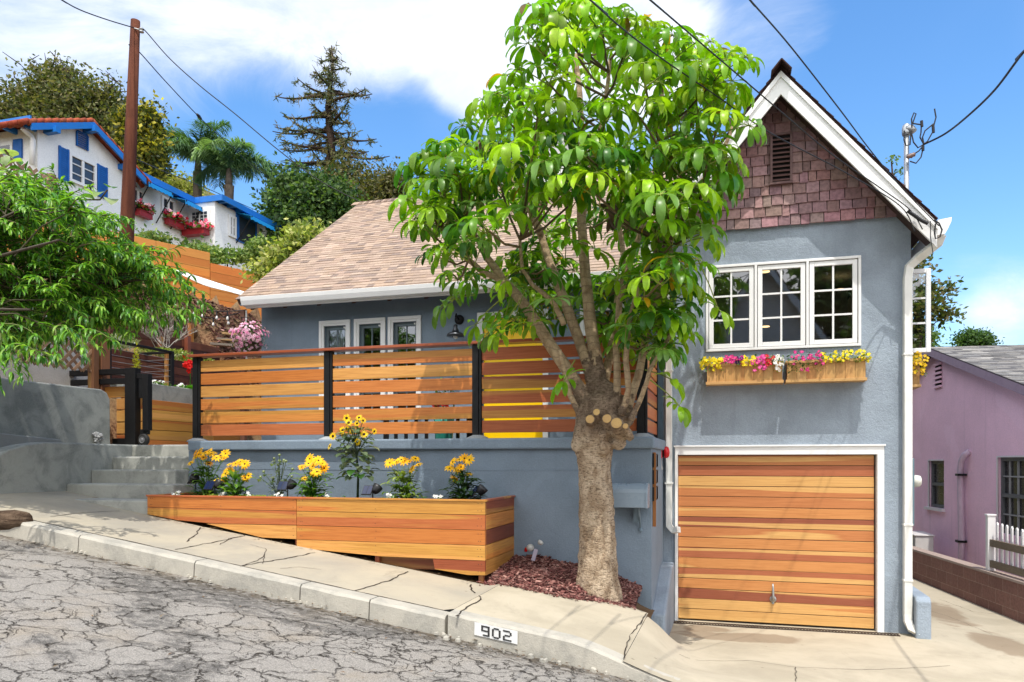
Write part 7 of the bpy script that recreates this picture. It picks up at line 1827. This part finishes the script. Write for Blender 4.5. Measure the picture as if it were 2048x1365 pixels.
# rosettes
ROS = [(1100, 40), (1150, 55), (1205, 50), (1255, 45), (1310, 65), (1085, 95), (1180, 115), (1245, 105), (1330, 115), (1390, 125), (1440, 125), (1470, 160), (1420, 170), (1365, 180), (1290, 170), (1220, 185), (1150, 165), (1095, 165), (1045, 205), (1015, 240), (1075, 235), (1140, 235), (1210, 245), (1280, 235), (1350, 240), (1420, 235), (1465, 215), (1470, 265), (1130, 90), (1275, 115), (1225, 80),
 (960, 265), (1000, 290), (930, 310), (890, 310), (865, 345), (860, 375), (890, 385), (920, 360), (970, 340), (1030, 305), (1100, 300), (1170, 310), (1060, 330), (865, 430), (870, 475), (895, 445), (930, 430), (980, 410), (890, 520), (915, 560), (935, 510), (960, 580), (985, 620), (1010, 455), (1040, 430), (940, 390), (1000, 370),
 (1340, 300), (1390, 305), (1445, 330), (1460, 300), (1300, 300), (1370, 350), (1425, 370), (1340, 420), (1385, 430), (1405, 470), (1350, 490), (1310, 530), (1365, 540), (1330, 590), (1290, 570), (1245, 470), (1200, 410), (1150, 460), (1105, 410), (1240, 350), (1260, 410), (1200, 340), (1310, 460), (1415, 420),
 (1045, 545), (1080, 590), (1190, 540), (1250, 610), (1300, 650), (1335, 640), (1225, 680), (1265, 720), (1310, 720), (1130, 720), (1130, 540), (1080, 500), (1210, 620), (1160, 610), (1020, 590), (970, 640), (1290, 500), (1220, 520), (1180, 380), (1120, 360), (1280, 350), (1320, 350)]
ROS += [(1235, 440), (1280, 460), (1110, 470), (1020, 480), (975, 460), (925, 470), (1320, 410), (1285, 390), (1225, 310), (1140, 410), (1075, 390), (1350, 540), (900, 410), (1150, 360), (1245, 600), (1275, 640), (1320, 690), (1265, 560), (1200, 585), (1300, 600), (1345, 600), (1290, 690), (1010, 590), (1050, 610), (1090, 640), (1045, 650), (1130, 600), (1185, 640), (1325, 560), (1290, 640), (1305, 740), (1250, 700), (1060, 560), (1100, 560), (960, 540)]
ROS = [q for q in ROS if q not in ((960, 580), (985, 620), (970, 640), (1010, 455), (1190, 540), (1250, 610), (1225, 680), (1130, 720), (1160, 610), (1210, 620), (1080, 590), (1020, 590), (1220, 520))]
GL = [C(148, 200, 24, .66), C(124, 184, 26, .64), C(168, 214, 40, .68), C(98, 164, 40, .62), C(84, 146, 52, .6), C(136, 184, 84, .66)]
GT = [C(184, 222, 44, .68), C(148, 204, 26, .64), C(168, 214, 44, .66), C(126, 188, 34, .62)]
ROS = [((px - (px - 1330) * .28) if px > 1330 else px, py + (12 if py < 120 else 0)) for px, py in ROS]
ROS = [q for q in ROS if not (q[1] > 400 and RND.random() < .08)]
crown = MB(); twigs = MB()
def compound(p, d, pl, n, L, cols, droop=1.15):
    """a petiole that ends in a whorl of drooping leaflets"""
    d = V(d).normalized(); e = p + d * pl * .55 + V((0, 0, .04 * pl)); h = e + (d + V((0, 0, -.12))).normalized() * pl * .45
    twigs.tube([p, e, h], [.007, .0055, .005], 5, colk([C(176, 186, 76, .66), C(150, 166, 70, .62)]), cap=False)
    axis = (d * .6 + V((0, 0, .8))).normalized(); u = axis.cross(V((.31, .9, .1))).normalized(); w = axis.cross(u); a0 = RND.random() * 6.28
    c0 = RND.choice(cols); kk = RND.uniform(.58, 1.22)
    for j in range(n):
        a = a0 + 2 * pi * j / n + RND.uniform(-.15, .15); q = u * math.cos(a) + w * math.sin(a); dd = (q * 1.0 + axis * RND.uniform(-.15, .22)).normalized()
        k = kk * RND.uniform(.80, 1.18); Lj = L * RND.uniform(.75, 1.1) * (1 - .12 * abs(q.dot(d) - 1) * .5)
        col = (c0[0] * k, c0[1] * k, c0[2] * k, 1)
        if RND.random() < .008: col = (*RND.choice((C(220, 170, 30, .7), C(190, 190, 60, .6), C(150, 120, 60, .55))), 1)
        s_ = h + dd * .05
        twigs.tube([h, s_], [.0035, .003], 4, (*C(176, 196, 90, .66), 1), cap=False)
        crown.leaf(s_, dd, Lj, Lj * RND.uniform(.27, .33), droop * RND.uniform(.7, 1.25), RND.uniform(.22, .42), 7, col, belly=.56, pw=.55)
def nearest(p):
    best = None
    for q in limb_pts:
        d = (q - p).length + max(0, q.z - p.z) * .8
        if best is None or d < best[0]: best = (d, q)
    return best[1]
cx0 = aY(1170, 400, TY).x
for i, (px, py) in enumerate(ROS):
    prof = max(.15, 1 - ((px - 1170) / 390) ** 2 - ((py - 330) / 400) ** 2 * .6)
    dy = (1.25 * math.sqrt(prof)) * RND.choice((-1, -.8, -.3, .35, .9, -.55))
    if py > 560: dy *= .55
    if 1030 < px < 1270 and py > 410: dy = abs(dy) * .9 + .15
    p = tp(px, py, dy); q = nearest(p)
    m = q.lerp(p, .5) + V((0, 0, -.05)); twigs.tube([q, m, p], [.014, .012, .010], 6, colk([C(150, 126, 90, .6), C(130, 108, 76, .58)]), cap=False)
    out = (p - V((cx0, TY, p.z - .5))).normalized(); n_ = RND.choice((3, 4, 4, 5)); a0 = RND.random() * 6.28
    for j in range(n_):
        a = a0 + 2 * pi * j / n_; d = V((math.cos(a), math.sin(a), RND.uniform(.15, .75))) * .9 + out * .35
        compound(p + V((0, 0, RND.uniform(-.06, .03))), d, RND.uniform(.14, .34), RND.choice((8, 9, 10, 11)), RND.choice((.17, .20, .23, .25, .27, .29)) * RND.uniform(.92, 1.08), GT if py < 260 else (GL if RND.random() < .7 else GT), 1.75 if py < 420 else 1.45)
# single sprays that hang clear of the crown
for (px, py, qx, qy, dy, n) in ((1360, 812, 1300, 760, -.35, 8), (1345, 640, 1300, 640, -.4, 8), (1438, 622, 1396, 520, -.5, 7), (1128, 762, 1150, 720, -.45, 8), (906, 600, 950, 590, -.45, 8), (885, 612, 940, 570, -.4, 8), (975, 668, 1000, 620, -.4, 9), (950, 650, 1000, 600, -.3, 8), (1030, 640, 1050, 580, -.3, 9), (1000, 670, 1040, 600, -.5, 9), (1065, 650, 1070, 590, -.45, 8), (1010, 560, 1040, 520, -.6, 9), (940, 560, 960, 500, -.6, 9), (1090, 540, 1080, 490, -.7, 9), (1235, 560, 1240, 520, -.6, 9), (1280, 600, 1270, 550, -.7, 9), (1190, 500, 1180, 450, -.8, 9), (1330, 540, 1310, 490, -.6, 9), (1140, 480, 1130, 430, -.8, 9), (985, 470, 1010, 430, -.7, 9), (1005, 655, 1020, 600, -.1, 9), (1330, 700, 1285, 700, -.4, 8), (1345, 760, 1290, 740, -.3, 8), (1470, 320, 1420, 310, -.2, 8), (1462, 350, 1410, 330, -.3, 8), (1418, 475, 1370, 440, -.2, 9)):
    p = tp(qx, qy, dy); h = tp(px, py, dy); d = h - p; compound(p, d, d.length, n, .23, GL, 1.2)
# lone upright rosettes that catch the sun low in the crown
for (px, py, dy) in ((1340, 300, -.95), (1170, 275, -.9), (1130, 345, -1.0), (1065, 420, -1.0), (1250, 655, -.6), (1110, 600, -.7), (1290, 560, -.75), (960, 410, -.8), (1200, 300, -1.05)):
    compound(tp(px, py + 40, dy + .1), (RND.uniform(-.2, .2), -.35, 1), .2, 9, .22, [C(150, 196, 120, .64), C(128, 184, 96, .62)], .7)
crown.build('leaves', LEAF, tree, smooth=True); twigs.build('twigs', TINT, tree, smooth=True)
mb = MB()
for (px, py, dy, s) in ((1232, 420, -.4, 1.0), (1325, 480, -.2, .9), (1075, 390, .1, .7), (1345, 140, -.5, .5), (965, 290, 0, .4)):
    c = tp(px, py, dy)
    for _ in range(9): mb.leaf(c + V((RND.gauss(0, .04), RND.gauss(0, .04), RND.gauss(0, .05))), (RND.gauss(0, .4), RND.gauss(0, .4), -1), .20 * s, .09 * s, RND.gauss(0, 1.2), .7, 5, colk([C(140, 108, 84, .6), C(116, 92, 78, .58), C(166, 132, 104, .6)]))
mb.build('dry_leaves', TINT, tree, smooth=True)

# ------------------------------------------------------------------ peach tree at the left
pt0 = V((-9.6, 5.3, 2.2))
peach = thing('peach_tree', 'leafy peach tree with long narrow drooping leaves reaching in from the left edge', 'tree', pt0)
mb = MB(); mb.tube([pt0 - V((0, 0, 1.2)), pt0 + V((.1, .1, .5)), pt0 + V((.35, .2, 1.2))], [.13, .11, .09], 12, wob=.1); mb.build('trunk', m_bark('peach_bark', C(110, 88, 74, .55), C(84, 66, 56, .5)), peach, smooth=True)
PG = [C(118, 176, 54, .72), C(144, 196, 66, .74), C(90, 148, 48, .68), C(70, 124, 50, .62), C(164, 206, 86, .76), C(108, 160, 70, .7)]
lv, br = MB(), MB()
def pspray(p, d, L, n, cols=PG):
    """a drooping shoot with paired lance leaves"""
    d = V(d).normalized(); q = V(p); pts = [V(p)]; k = 7
    for i in range(k):
        d = (d + V((0, 0, -.13))).normalized(); q = q + d * L / k; pts.append(V(q))
    br.tube(pts, [.008 - .0008 * i for i in range(k + 1)], 5, colk([C(128, 110, 70, .58), C(130, 140, 70, .6)]), cap=False)
    for i in range(n):
        s = (i + .5) / n * k; j = min(k - 1, int(s)); pp = pts[j].lerp(pts[j + 1], s - j); t_ = (pts[j + 1] - pts[j]).normalized(); a = RND.uniform(0, 6.28)
        sd = V((math.cos(a), math.sin(a), RND.uniform(-.35, .35)))
        lv.leaf(pp, t_ * .55 + sd * .8, RND.uniform(.10, .17), RND.uniform(.022, .034), RND.uniform(.8, 1.7), .35, 5, colk(cols), belly=.4)
    for _ in range(5): lv.leaf(pts[-1], d + V((RND.gauss(0, .4), RND.gauss(0, .4), RND.gauss(.2, .3))), RND.uniform(.08, .13), .022, 1.0, .35, 4, colk(cols), belly=.4)
BL = []
def inside_peach(px, py):
    # outline of the crown in the photograph
    up = 355 + max(0, px - 20) * .42 + max(0, px - 150) * .35 + 14 * math.sin(px * .06)
    lo = 725 - .05 * px if px < 40 else (672 - (px - 40) * .16 if px < 230 else 632 - (px - 230) * .45)
    return up < py < lo
base_b = pt0 + V((.35, .2, 1.2))
targets = []
while len(targets) < 265:
    px, py = RND.uniform(-160, 372), RND.uniform(330, 690)
    if not inside_peach(max(px, 0), py): continue
    if px > 230 and RND.random() < .35: continue
    d = RND.uniform(7.5, 9.0) if px < 180 else RND.uniform(8.1, 9.2)
    targets.append(aD(px, py, d))
mains = [aD(-60, 520, 7.4), aD(40, 420, 7.5), aD(120, 480, 7.3), aD(200, 540, 8.1), aD(280, 560, 8.5), aD(60, 620, 7.2), aD(-100, 640, 7.3)]
for m in mains:
    c = base_b.lerp(m, .5) + V((0, 0, .12)); br.tube([base_b, c, m], [.04, .026, .011], 8, (*C(88, 72, 54, .5), 1))
for p in targets:
    m = min(mains, key=lambda q: (q - p).length); m = m.lerp(base_b, RND.uniform(0, .45)); br.tube([m, m.lerp(p, .5) + V((0, 0, .08)), p], [.010, .008, .006], 5, (*C(92, 84, 52, .52), 1), cap=False)
    o_ = (p - base_b); o_.z *= .25; o_ = o_.normalized() if o_.length else V((1, 0, 0))
    for _ in range(3): pspray(p, o_ * .7 + V((RND.gauss(0, .5), RND.gauss(0, .5), RND.uniform(-.1, .7))), RND.uniform(.25, .5), RND.randint(15, 22))
for (px, py, d) in ((330, 560, 8.7), (350, 590, 8.6), (365, 575, 8.8), (345, 620, 8.5), (300, 530, 8.6), (320, 550, 8.6), (320, 600, 8.6), (280, 590, 8.5), (20, 690, 6.9), (-10, 720, 6.8), (40, 700, 7.0), (160, 660, 7.1), (110, 655, 7.0), (255, 622, 8.2), (300, 615, 8.3), (0, 650, 7)):
    p = aD(px, py, d); pspray(p, V((.7, -.1, .15)) + V((RND.gauss(0, .25), RND.gauss(0, .25), 0)), .42, 18); pspray(p, V((.4, -.3, -.3)), .35, 14)
lv.build('crown', LEAF, peach, smooth=True); br.build('branches', TINT, peach, smooth=True)
# broad vine leaves upper left
t = thing('vine', 'large pale vine leaves climbing above the peach tree at the left edge', 'vine', aD(20, 330, 9.0)); mb = MB()
VC = [C(170, 200, 110, .66), C(140, 180, 80, .64), C(190, 208, 150, .68), C(110, 156, 60, .6)]
for _ in range(90):
    px, py = RND.uniform(-60, 62), RND.uniform(288, 410)
    if py < 300 + max(0, px) * .5: continue
    p = aD(px, py, RND.uniform(8.7, 9.3)); L = RND.uniform(.13, .2); mb.leaf(p, (RND.gauss(0, .5), RND.gauss(-.5, .4), RND.gauss(-.3, .5)), L, L * .95, .8, .2, 5, colk(VC), belly=.33)
for (px, py) in ((200, 385), (222, 398), (205, 410), (190, 400), (218, 375)):
    p = aD(px, py, 9.5); mb.leaf(p, (RND.gauss(0, .5), -.6, RND.gauss(-.2, .4)), .18, .17, .8, .2, 5, colk(VC), belly=.33)
mb.build('leaves', LEAF, t, smooth=True)
mb = MB(); mb.tube([aD(-40, 420, 9), aD(0, 370, 9), aD(30, 330, 9), aD(10, 300, 9)], .012, 6); mb.tube([aD(30, 330, 9), aD(120, 400, 9.3), aD(200, 400, 9.5), aD(215, 380, 9.5)], .010, 6); mb.build('stems', m_paint('vine_stem', C(110, 90, 60, .55), .8), t)

# ------------------------------------------------------------------ background trees
def leafcloud(mb, centres, n, spread, size, cols, flat=.8, ksize=.35):
    for c in centres:
        kc = RND.uniform(.7, 1.25)
        for _ in range(n):
            d = V((RND.gauss(0, 1), RND.gauss(0, 1), RND.gauss(0, flat))) * spread; p = V(c) + d; L = size * RND.uniform(1 - ksize, 1 + ksize)
            u = V((RND.gauss(0, 1), RND.gauss(0, 1), RND.gauss(0, .7))).normalized(); w = u.cross(V((RND.gauss(0, 1), RND.gauss(0, 1), RND.gauss(0, 1)))).normalized() * L * .28
            col = RND.choice(cols); k = kc * RND.uniform(.75, 1.2)
            mb.add([p, p + u * L * .5 + w, p + u * L, p + u * L * .5 - w], [(0, 1, 2, 3)], (col[0] * k, col[1] * k, col[2] * k, 1))
BTR = m_bark('far_bark', C(104, 86, 72, .5), C(78, 64, 54, .45), 2)
def bgtree(name, label, d, blobs, n_cl, n_lf, spread, size, cols, base, cat='tree', grp=None, bare=0, thick=.22, barec=None):
    """blobs: (px, py, rx, ry) ellipses of the crown as seen; the depth of each blob equals its width"""
    b = aD(*base, d); t = thing(name, label, cat, b, grp); cen = []
    for (px, py, rx, ry) in blobs:
        for _ in range(max(1, int(n_cl * rx * ry / 1000))):
            while True:
                x, y, z = RND.uniform(-1, 1), RND.uniform(-1, 1), RND.uniform(-1, 1)
                r2 = x * x + y * y + z * z
                if .12 < r2 < 1: break
            cen.append(aD(px + rx * x, py + ry * z, d + y * rx / FOC * d))
    cr, tk = MB(), MB()
    top = aD(blobs[0][0], blobs[0][1], d); tk.tube([b - V((0, 0, 2)), b, b.lerp(top, .5) + V((.1, 0, 0)), top], [thick * 1.2, thick, thick * .7, thick * .3], 8, wob=.1)
    for c in cen:
        if RND.random() < .35: q = b.lerp(top, RND.uniform(.25, .95)); tk.tube([q, q.lerp(c, .6) + V((0, 0, .1)), c], [thick * .2, thick * .12, thick * .04], 4, cap=False)
    for _ in range(bare):
        c = RND.choice(cen)
        if c.z < top.z - .2 * size: continue
        q = c
        for k in range(3): e = q + V((RND.gauss(0, .5), RND.gauss(0, .5), RND.uniform(.2, 1))) * size * 2.6; tk.tube([q, e], [thick * .08, thick * .04], 4, cap=False); q = q.lerp(e, .8)
    leafcloud(cr, cen, n_lf, spread, size, cols); tk.build('trunk', barec or BTR, t, smooth=True); cr.build('crown', FARLEAF, t); return t
OLIVE = [C(112, 118, 62, .58), C(140, 138, 84, .6), C(88, 100, 54, .55), C(150, 142, 104, .6), C(96, 108, 60, .56)]
bgtree('pepper_tree', 'grey olive spreading tree with bare upper twigs behind the hill house gable', 30, [(150, 210, 90, 70), (70, 230, 60, 50), (210, 250, 60, 60), (120, 170, 50, 35), (-10, 240, 60, 50), (40, 200, 30, 20)], 13, 80, .36, .17, OLIVE, (150, 330), bare=160, thick=.3)
YG = [C(176, 164, 50, .62), C(120, 124, 44, .56), C(86, 96, 40, .52), C(196, 186, 70, .64), C(70, 82, 40, .5)]
bgtree('loquat_tree', 'yellow green dense tree directly right of the utility pole', 27, [(285, 290, 32, 60), (292, 235, 20, 26), (300, 325, 24, 22), (262, 250, 16, 40), (280, 345, 30, 16)], 26, 90, .24, .18, YG, (280, 380))
bgtree('pale_shrub_tree', 'small pale yellow green tree between the hill house roof and the palms', 34, [(355, 372, 32, 22), (340, 385, 22, 16), (375, 380, 20, 14)], 24, 80, .28, .16, [C(176, 180, 100, .64), C(150, 162, 84, .6), C(196, 192, 120, .66)], (355, 420))
EVG = [C(84, 116, 60, .56), C(64, 98, 48, .54), C(104, 132, 70, .58), C(120, 148, 84, .6), C(52, 82, 44, .5)]
bgtree('bushy_tree', 'large mid green bushy tree between the hill house and the roof of the grey house', 27, [(610, 430, 75, 70), (560, 480, 60, 60), (660, 420, 50, 60), (590, 380, 40, 30), (640, 490, 50, 40), (530, 520, 50, 36)], 15, 105, .32, .17, EVG, (610, 600))
bgtree('olive_tree', 'brownish green broad tree just above the left end of the roof ridge', 33, [(720, 380, 70, 42), (770, 375, 40, 36), (680, 350, 40, 24), (740, 420, 60, 30), (800, 400, 20, 26)], 16, 90, .34, .16, [C(104, 108, 58, .56), C(124, 122, 72, .58), C(84, 92, 50, .52), C(136, 126, 88, .58)], (730, 480))
bgtree('variegated_shrub', 'cream and lime variegated shrub at the edge of the grey house roof', 17.5, [(560, 520, 26, 26), (600, 480, 26, 24), (530, 545, 20, 14), (625, 462, 18, 14)], 30, 46, .16, .13, [C(206, 206, 130, .7), C(170, 182, 96, .66), C(128, 150, 70, .6)], (560, 600), cat='shrub', thick=.06)
for (px, py, rx, ry, d, lab) in ((300, 480, 34, 9, 20.2, 'green creeper on top of the orange wall, nearest the utility pole'), (390, 502, 40, 10, 21.5, 'green creeper on top of the orange wall, under the corner window'), (455, 512, 46, 11, 22.5, 'green creeper hanging over the lower section of the orange wall'), (522, 508, 28, 30, 22, 'tall dark shrub at the far end of the orange wall')):
    bgtree('wall_shrub', lab, d, [(px, py, rx, ry)], 60, 40, .12, .12, [C(140, 166, 90, .64), C(112, 144, 72, .6), C(164, 180, 110, .66), C(90, 124, 60, .56)], (px, py + ry), cat='shrub', grp='shrubs along the top of the orange wall', thick=.02)
# tall thin conifer
cd = 38.0
b = aD(655, 520, cd); tpx = aD(662, 92, cd)
t = thing('conifer', 'tall sparse conifer with drooping olive branches standing against the sky', 'tree', b)
tk, cr = MB(), MB(); nT = 14
tk.tube([b.lerp(tpx, i / nT) + V((.12 * math.sin(i * 1.1), 0, 0)) for i in range(nT + 1)], [.42 * (1 - i / nT) + .03 for i in range(nT + 1)], 8, wob=.1)
NC = [C(122, 124, 92, .58), C(104, 114, 88, .56), C(136, 128, 98, .58), C(96, 108, 88, .54), C(142, 128, 100, .58)]
def cbranch(p, d, L):
    q = V(p); pts = [V(p)]; k = 8; d = V(d).normalized()
    for i in range(k): d = (d + V((0, 0, (-.10 if i < 4 else .10)))).normalized(); q = q + d * L / k; pts.append(V(q))
    tk.tube(pts, [.085 * (1 - i / k) * min(1, L / 2.5) + .02 for i in range(k + 1)], 5, cap=False)
    m = int(5 * L) + 3
    for i in range(m):
        s = RND.uniform(.12, 1) * k; j = min(k - 1, int(s)); p_ = pts[j].lerp(pts[j + 1], s - j); col = RND.choice(NC)
        e = p_ + V((RND.gauss(0, .22), RND.gauss(0, .22), RND.uniform(-.34, .16))); kc = RND.uniform(.7, 1.2)
        for _ in range(8):
            c = p_.lerp(e, RND.random()); u = V((RND.gauss(0, 1), RND.gauss(0, 1), RND.gauss(-.3, .7))).normalized() * RND.uniform(.14, .3); w = u.cross(V((RND.gauss(0, 1), RND.gauss(0, 1), RND.gauss(0, 1)))).normalized() * .028
            cr.add([c - w, c + w, c + u + w * .4, c + u - w * .4], [(0, 1, 2, 3)], (col[0] * kc, col[1] * kc, col[2] * kc, 1))
def bl(py): return 8 + (py - 92) * .62 if py < 200 else 75 + (py - 200) * .36
for i in range(50):
    py = 100 + 245 * (i + RND.random()) / 50; s = (520 - py) / (520 - 92); p = b.lerp(tpx, s); a = i * 2.4 + RND.uniform(-.5, .5)
    L = bl(py) * RND.choice((.45, .7, .9, 1.08)) / FOC * cd; cbranch(p, (math.cos(a), math.sin(a), RND.uniform(.18, .4)), L)
for (py, sgn, L) in ((190, 1, 85), (195, -1, 110), (265, -1, 115), (280, 1, 95), (315, 1, 122), (300, -1, 100), (235, -1, 95), (150, -1, 42), (330, -1, 110)):
    s = (520 - py) / (520 - 92); cbranch(b.lerp(tpx, s), (sgn * RX, sgn * RY, .22), L / FOC * cd)
tk.build('trunk', m_bark('conifer_bark', C(96, 76, 62, .48), C(70, 56, 48, .42), 2), t, smooth=True); cr.build('crown', FARLEAF, t)
# palms
def palm(label, d, base, top, fr_spec, cols):
    b, c = aD(*base, d), aD(*top, d); t = thing('palm_tree', label, 'palm', b, 'feather palms above the hill house')
    mb = MB(); mb.tube([b - V((0, 0, 3)), b.lerp(c, .5), c], [.20, .18, .20], 10, wob=.06); mb.tube([c, c + V((0, 0, .9))], [.15, .07], 8, C(150, 160, 110, .6)); mb.build('trunk', m_bark('palm_trunk', C(150, 134, 116, .55), C(118, 104, 90, .5), 3), t, smooth=True)
    for (ax_, el, L, dr) in fr_spec:
        d_ = V((math.cos(ax_) * math.cos(el), math.sin(ax_) * math.cos(el), math.sin(el))); q = c + V((0, 0, .6)); pts = [V(q)]; k = 14; dd = V(d_); mb = MB()
        for i in range(k):
            dd = (dd + V((0, 0, -dr * (i / k + .25) / k * 3))).normalized(); q = q + dd * L / k; pts.append(V(q))
        col = colk(cols); mb.tube(pts, [.035 - .0022 * i for i in range(k + 1)], 4, col, cap=False)
        for i in range(4, 110):
            s = i / 110 * k; j = min(k - 1, int(s)); p_ = pts[j].lerp(pts[j + 1], s - j); tg = (pts[j + 1] - pts[j]).normalized(); sd = tg.cross(V((0, 0, 1))).normalized(); ll = .75 * math.sin(pi * min(.97, .12 + .86 * i / 110)) ** .6 + .1
            for sg in (-1, 1):
                dirn = (tg * .55 + sd * sg * .8 + V((RND.gauss(0, .14), RND.gauss(0, .14), RND.uniform(-.55, .35)))).normalized(); e = p_ + dirn * ll * .55; f = e + (dirn + V((0, 0, -.75))).normalized() * ll * .45; w = V((0, 0, 1)).cross(dirn).normalized() * .016; kk = RND.uniform(.75, 1.2)
                mb.add([p_ - w, p_ + w, e + w, e - w, f + w * .2, f - w * .2], [(0, 1, 2, 3), (3, 2, 4, 5)], (col[0] * kk, col[1] * kk, col[2] * kk, 1))
        mb.build('frond', FARLEAF, t)
PC = [C(138, 168, 118, .68), C(112, 148, 98, .64), C(160, 186, 134, .7), C(94, 130, 84, .6)]
AZ = math.atan2(RY, RX)
def fronds(n, L, seed, lean=0):
    r = random.Random(seed); out = []
    for i in range(n): out.append((i * 2 * pi / n + r.uniform(-.3, .3), r.uniform(.55, 1.35), L * r.uniform(.8, 1.1), r.uniform(.7, 1.3)))
    return out
palm('left feather palm with raised fronds above the hill house roof', 31, (394, 400), (396, 345), [(AZ + pi - .1, .75, 2.3, .8), (AZ + pi + .3, .95, 2.2, .7), (AZ + .2, 1.2, 2.0, .6)] + fronds(8, 2.0, 3), PC)
palm('right feather palm with fuller drooping fronds, nearer the dark trees', 30, (458, 410), (458, 372), [(AZ, .85, 2.1, 1.2), (AZ + .2, .6, 2.2, 1.1), (AZ + pi, 1.0, 1.7, .8)] + fronds(9, 1.85, 8), PC)
# right side trees
SYC = [C(104, 118, 62, .56), C(84, 102, 54, .54), C(128, 136, 78, .58), C(140, 130, 84, .58)]
bgtree('sycamore', 'thin leaved sycamore showing past the right corner of the grey house', 24, [(1836, 545, 22, 50), (1860, 600, 38, 26), (1885, 630, 24, 22), (1880, 575, 30, 12), (1835, 620, 20, 60), (1828, 505, 10, 18), (1832, 720, 22, 50)], 18, 26, .16, .17, SYC, (1830, 760), thick=.12)
bgtree('roadside_shrub', 'green foliage tip peeking over the roof left of the service mast', 26, [(1783, 322, 6, 8), (1796, 345, 6, 6), (1785, 430, 22, 50), (1785, 540, 28, 60)], 60, 20, .09, .13, [C(120, 148, 66, .6), C(96, 128, 56, .56)], (1790, 600), thick=.08)
bgtree('willowy_tree', 'soft light green tree far behind the pink house roof, beside the open casement', 34, [(1850, 680, 22, 40), (1838, 710, 20, 30)], 26, 50, .22, .2, [C(120, 150, 76, .58), C(96, 130, 64, .55)], (1850, 800), thick=.1)
bgtree('round_tree', 'rounded dark green tree far beyond the pink house roof', 60, [(1948, 675, 26, 14), (1930, 682, 16, 10), (1970, 684, 16, 10), (1950, 720, 34, 26)], 60, 90, .33, .24, [C(84, 120, 62, .55), C(70, 104, 54, .52), C(104, 136, 72, .57)], (1950, 760), thick=.2)

# ------------------------------------------------------------------ across the street (seen in the window panes)
t = thing('street_house', 'grey gabled house across the street, mirrored in the front windows', 'house', (2.2, -16, 0))
mb = MB(); mb.prism([(-1.8, -1), (4.6, -1), (4.6, 6.2), (1.4, 10.6), (-1.8, 6.2)], -22, -14.5); mb.build('walls', m_stucco('street_house_grey', (.75, .75, .73), 40, .3), t)
mb = MB()
for sg, xe in ((1, 5.1), (-1, -2.3)):
    q = [(1.4, 10.9), (xe, 5.8), (xe, 5.5), (1.4, 10.6)]; mb.prism(q if sg > 0 else q[::-1], -22.3, -14.0)
mb.build('roof', m_paint('street_roof_brown', C(110, 90, 82, .55), .8), t)
mb = MB()
for sg, xe in ((1, 5.1), (-1, -2.3)):
    q = [(1.4, 10.75), (xe, 5.65), (xe, 5.35), (1.4, 10.4)]; mb.prism(q if sg > 0 else q[::-1], -13.99, -13.9)
mb.build('rake_board', WHITE, t)
def street_tree(x, y, r, zc, label):
    t = thing('street_tree', label, 'tree', (x, y, -.5), 'trees across the street'); tk, cr = MB(), MB(); tk.tube([(x, y, -1), (x, y, zc)], [.3, .15], 8); cen = []
    while len(cen) < 90:
        d = V((RND.uniform(-1, 1), RND.uniform(-1, 1), RND.uniform(-1, 1)))
        if .2 < d.length < 1: cen.append((x + d.x * r, y + d.y * r, zc + d.z * r * 1.1))
    leafcloud(cr, cen, 45, .45, .42, EVG); tk.build('trunk', BTR, t); cr.build('crown', FARLEAF, t)
for (x, y, r, zc, lab) in ((7.5, -13, 2.4, 6.4, 'dark leafy tree right of the house across the street'), (-4.5, -14, 2.8, 6.5, 'broad leafy tree left of the house across the street'), (-10, -13, 3.0, 6.0, 'leafy tree farther along the opposite side of the street'), (5.4, -21, 2.4, 10.5, 'tall leafy tree rising behind the house across the street')): street_tree(x, y, r, zc, lab)
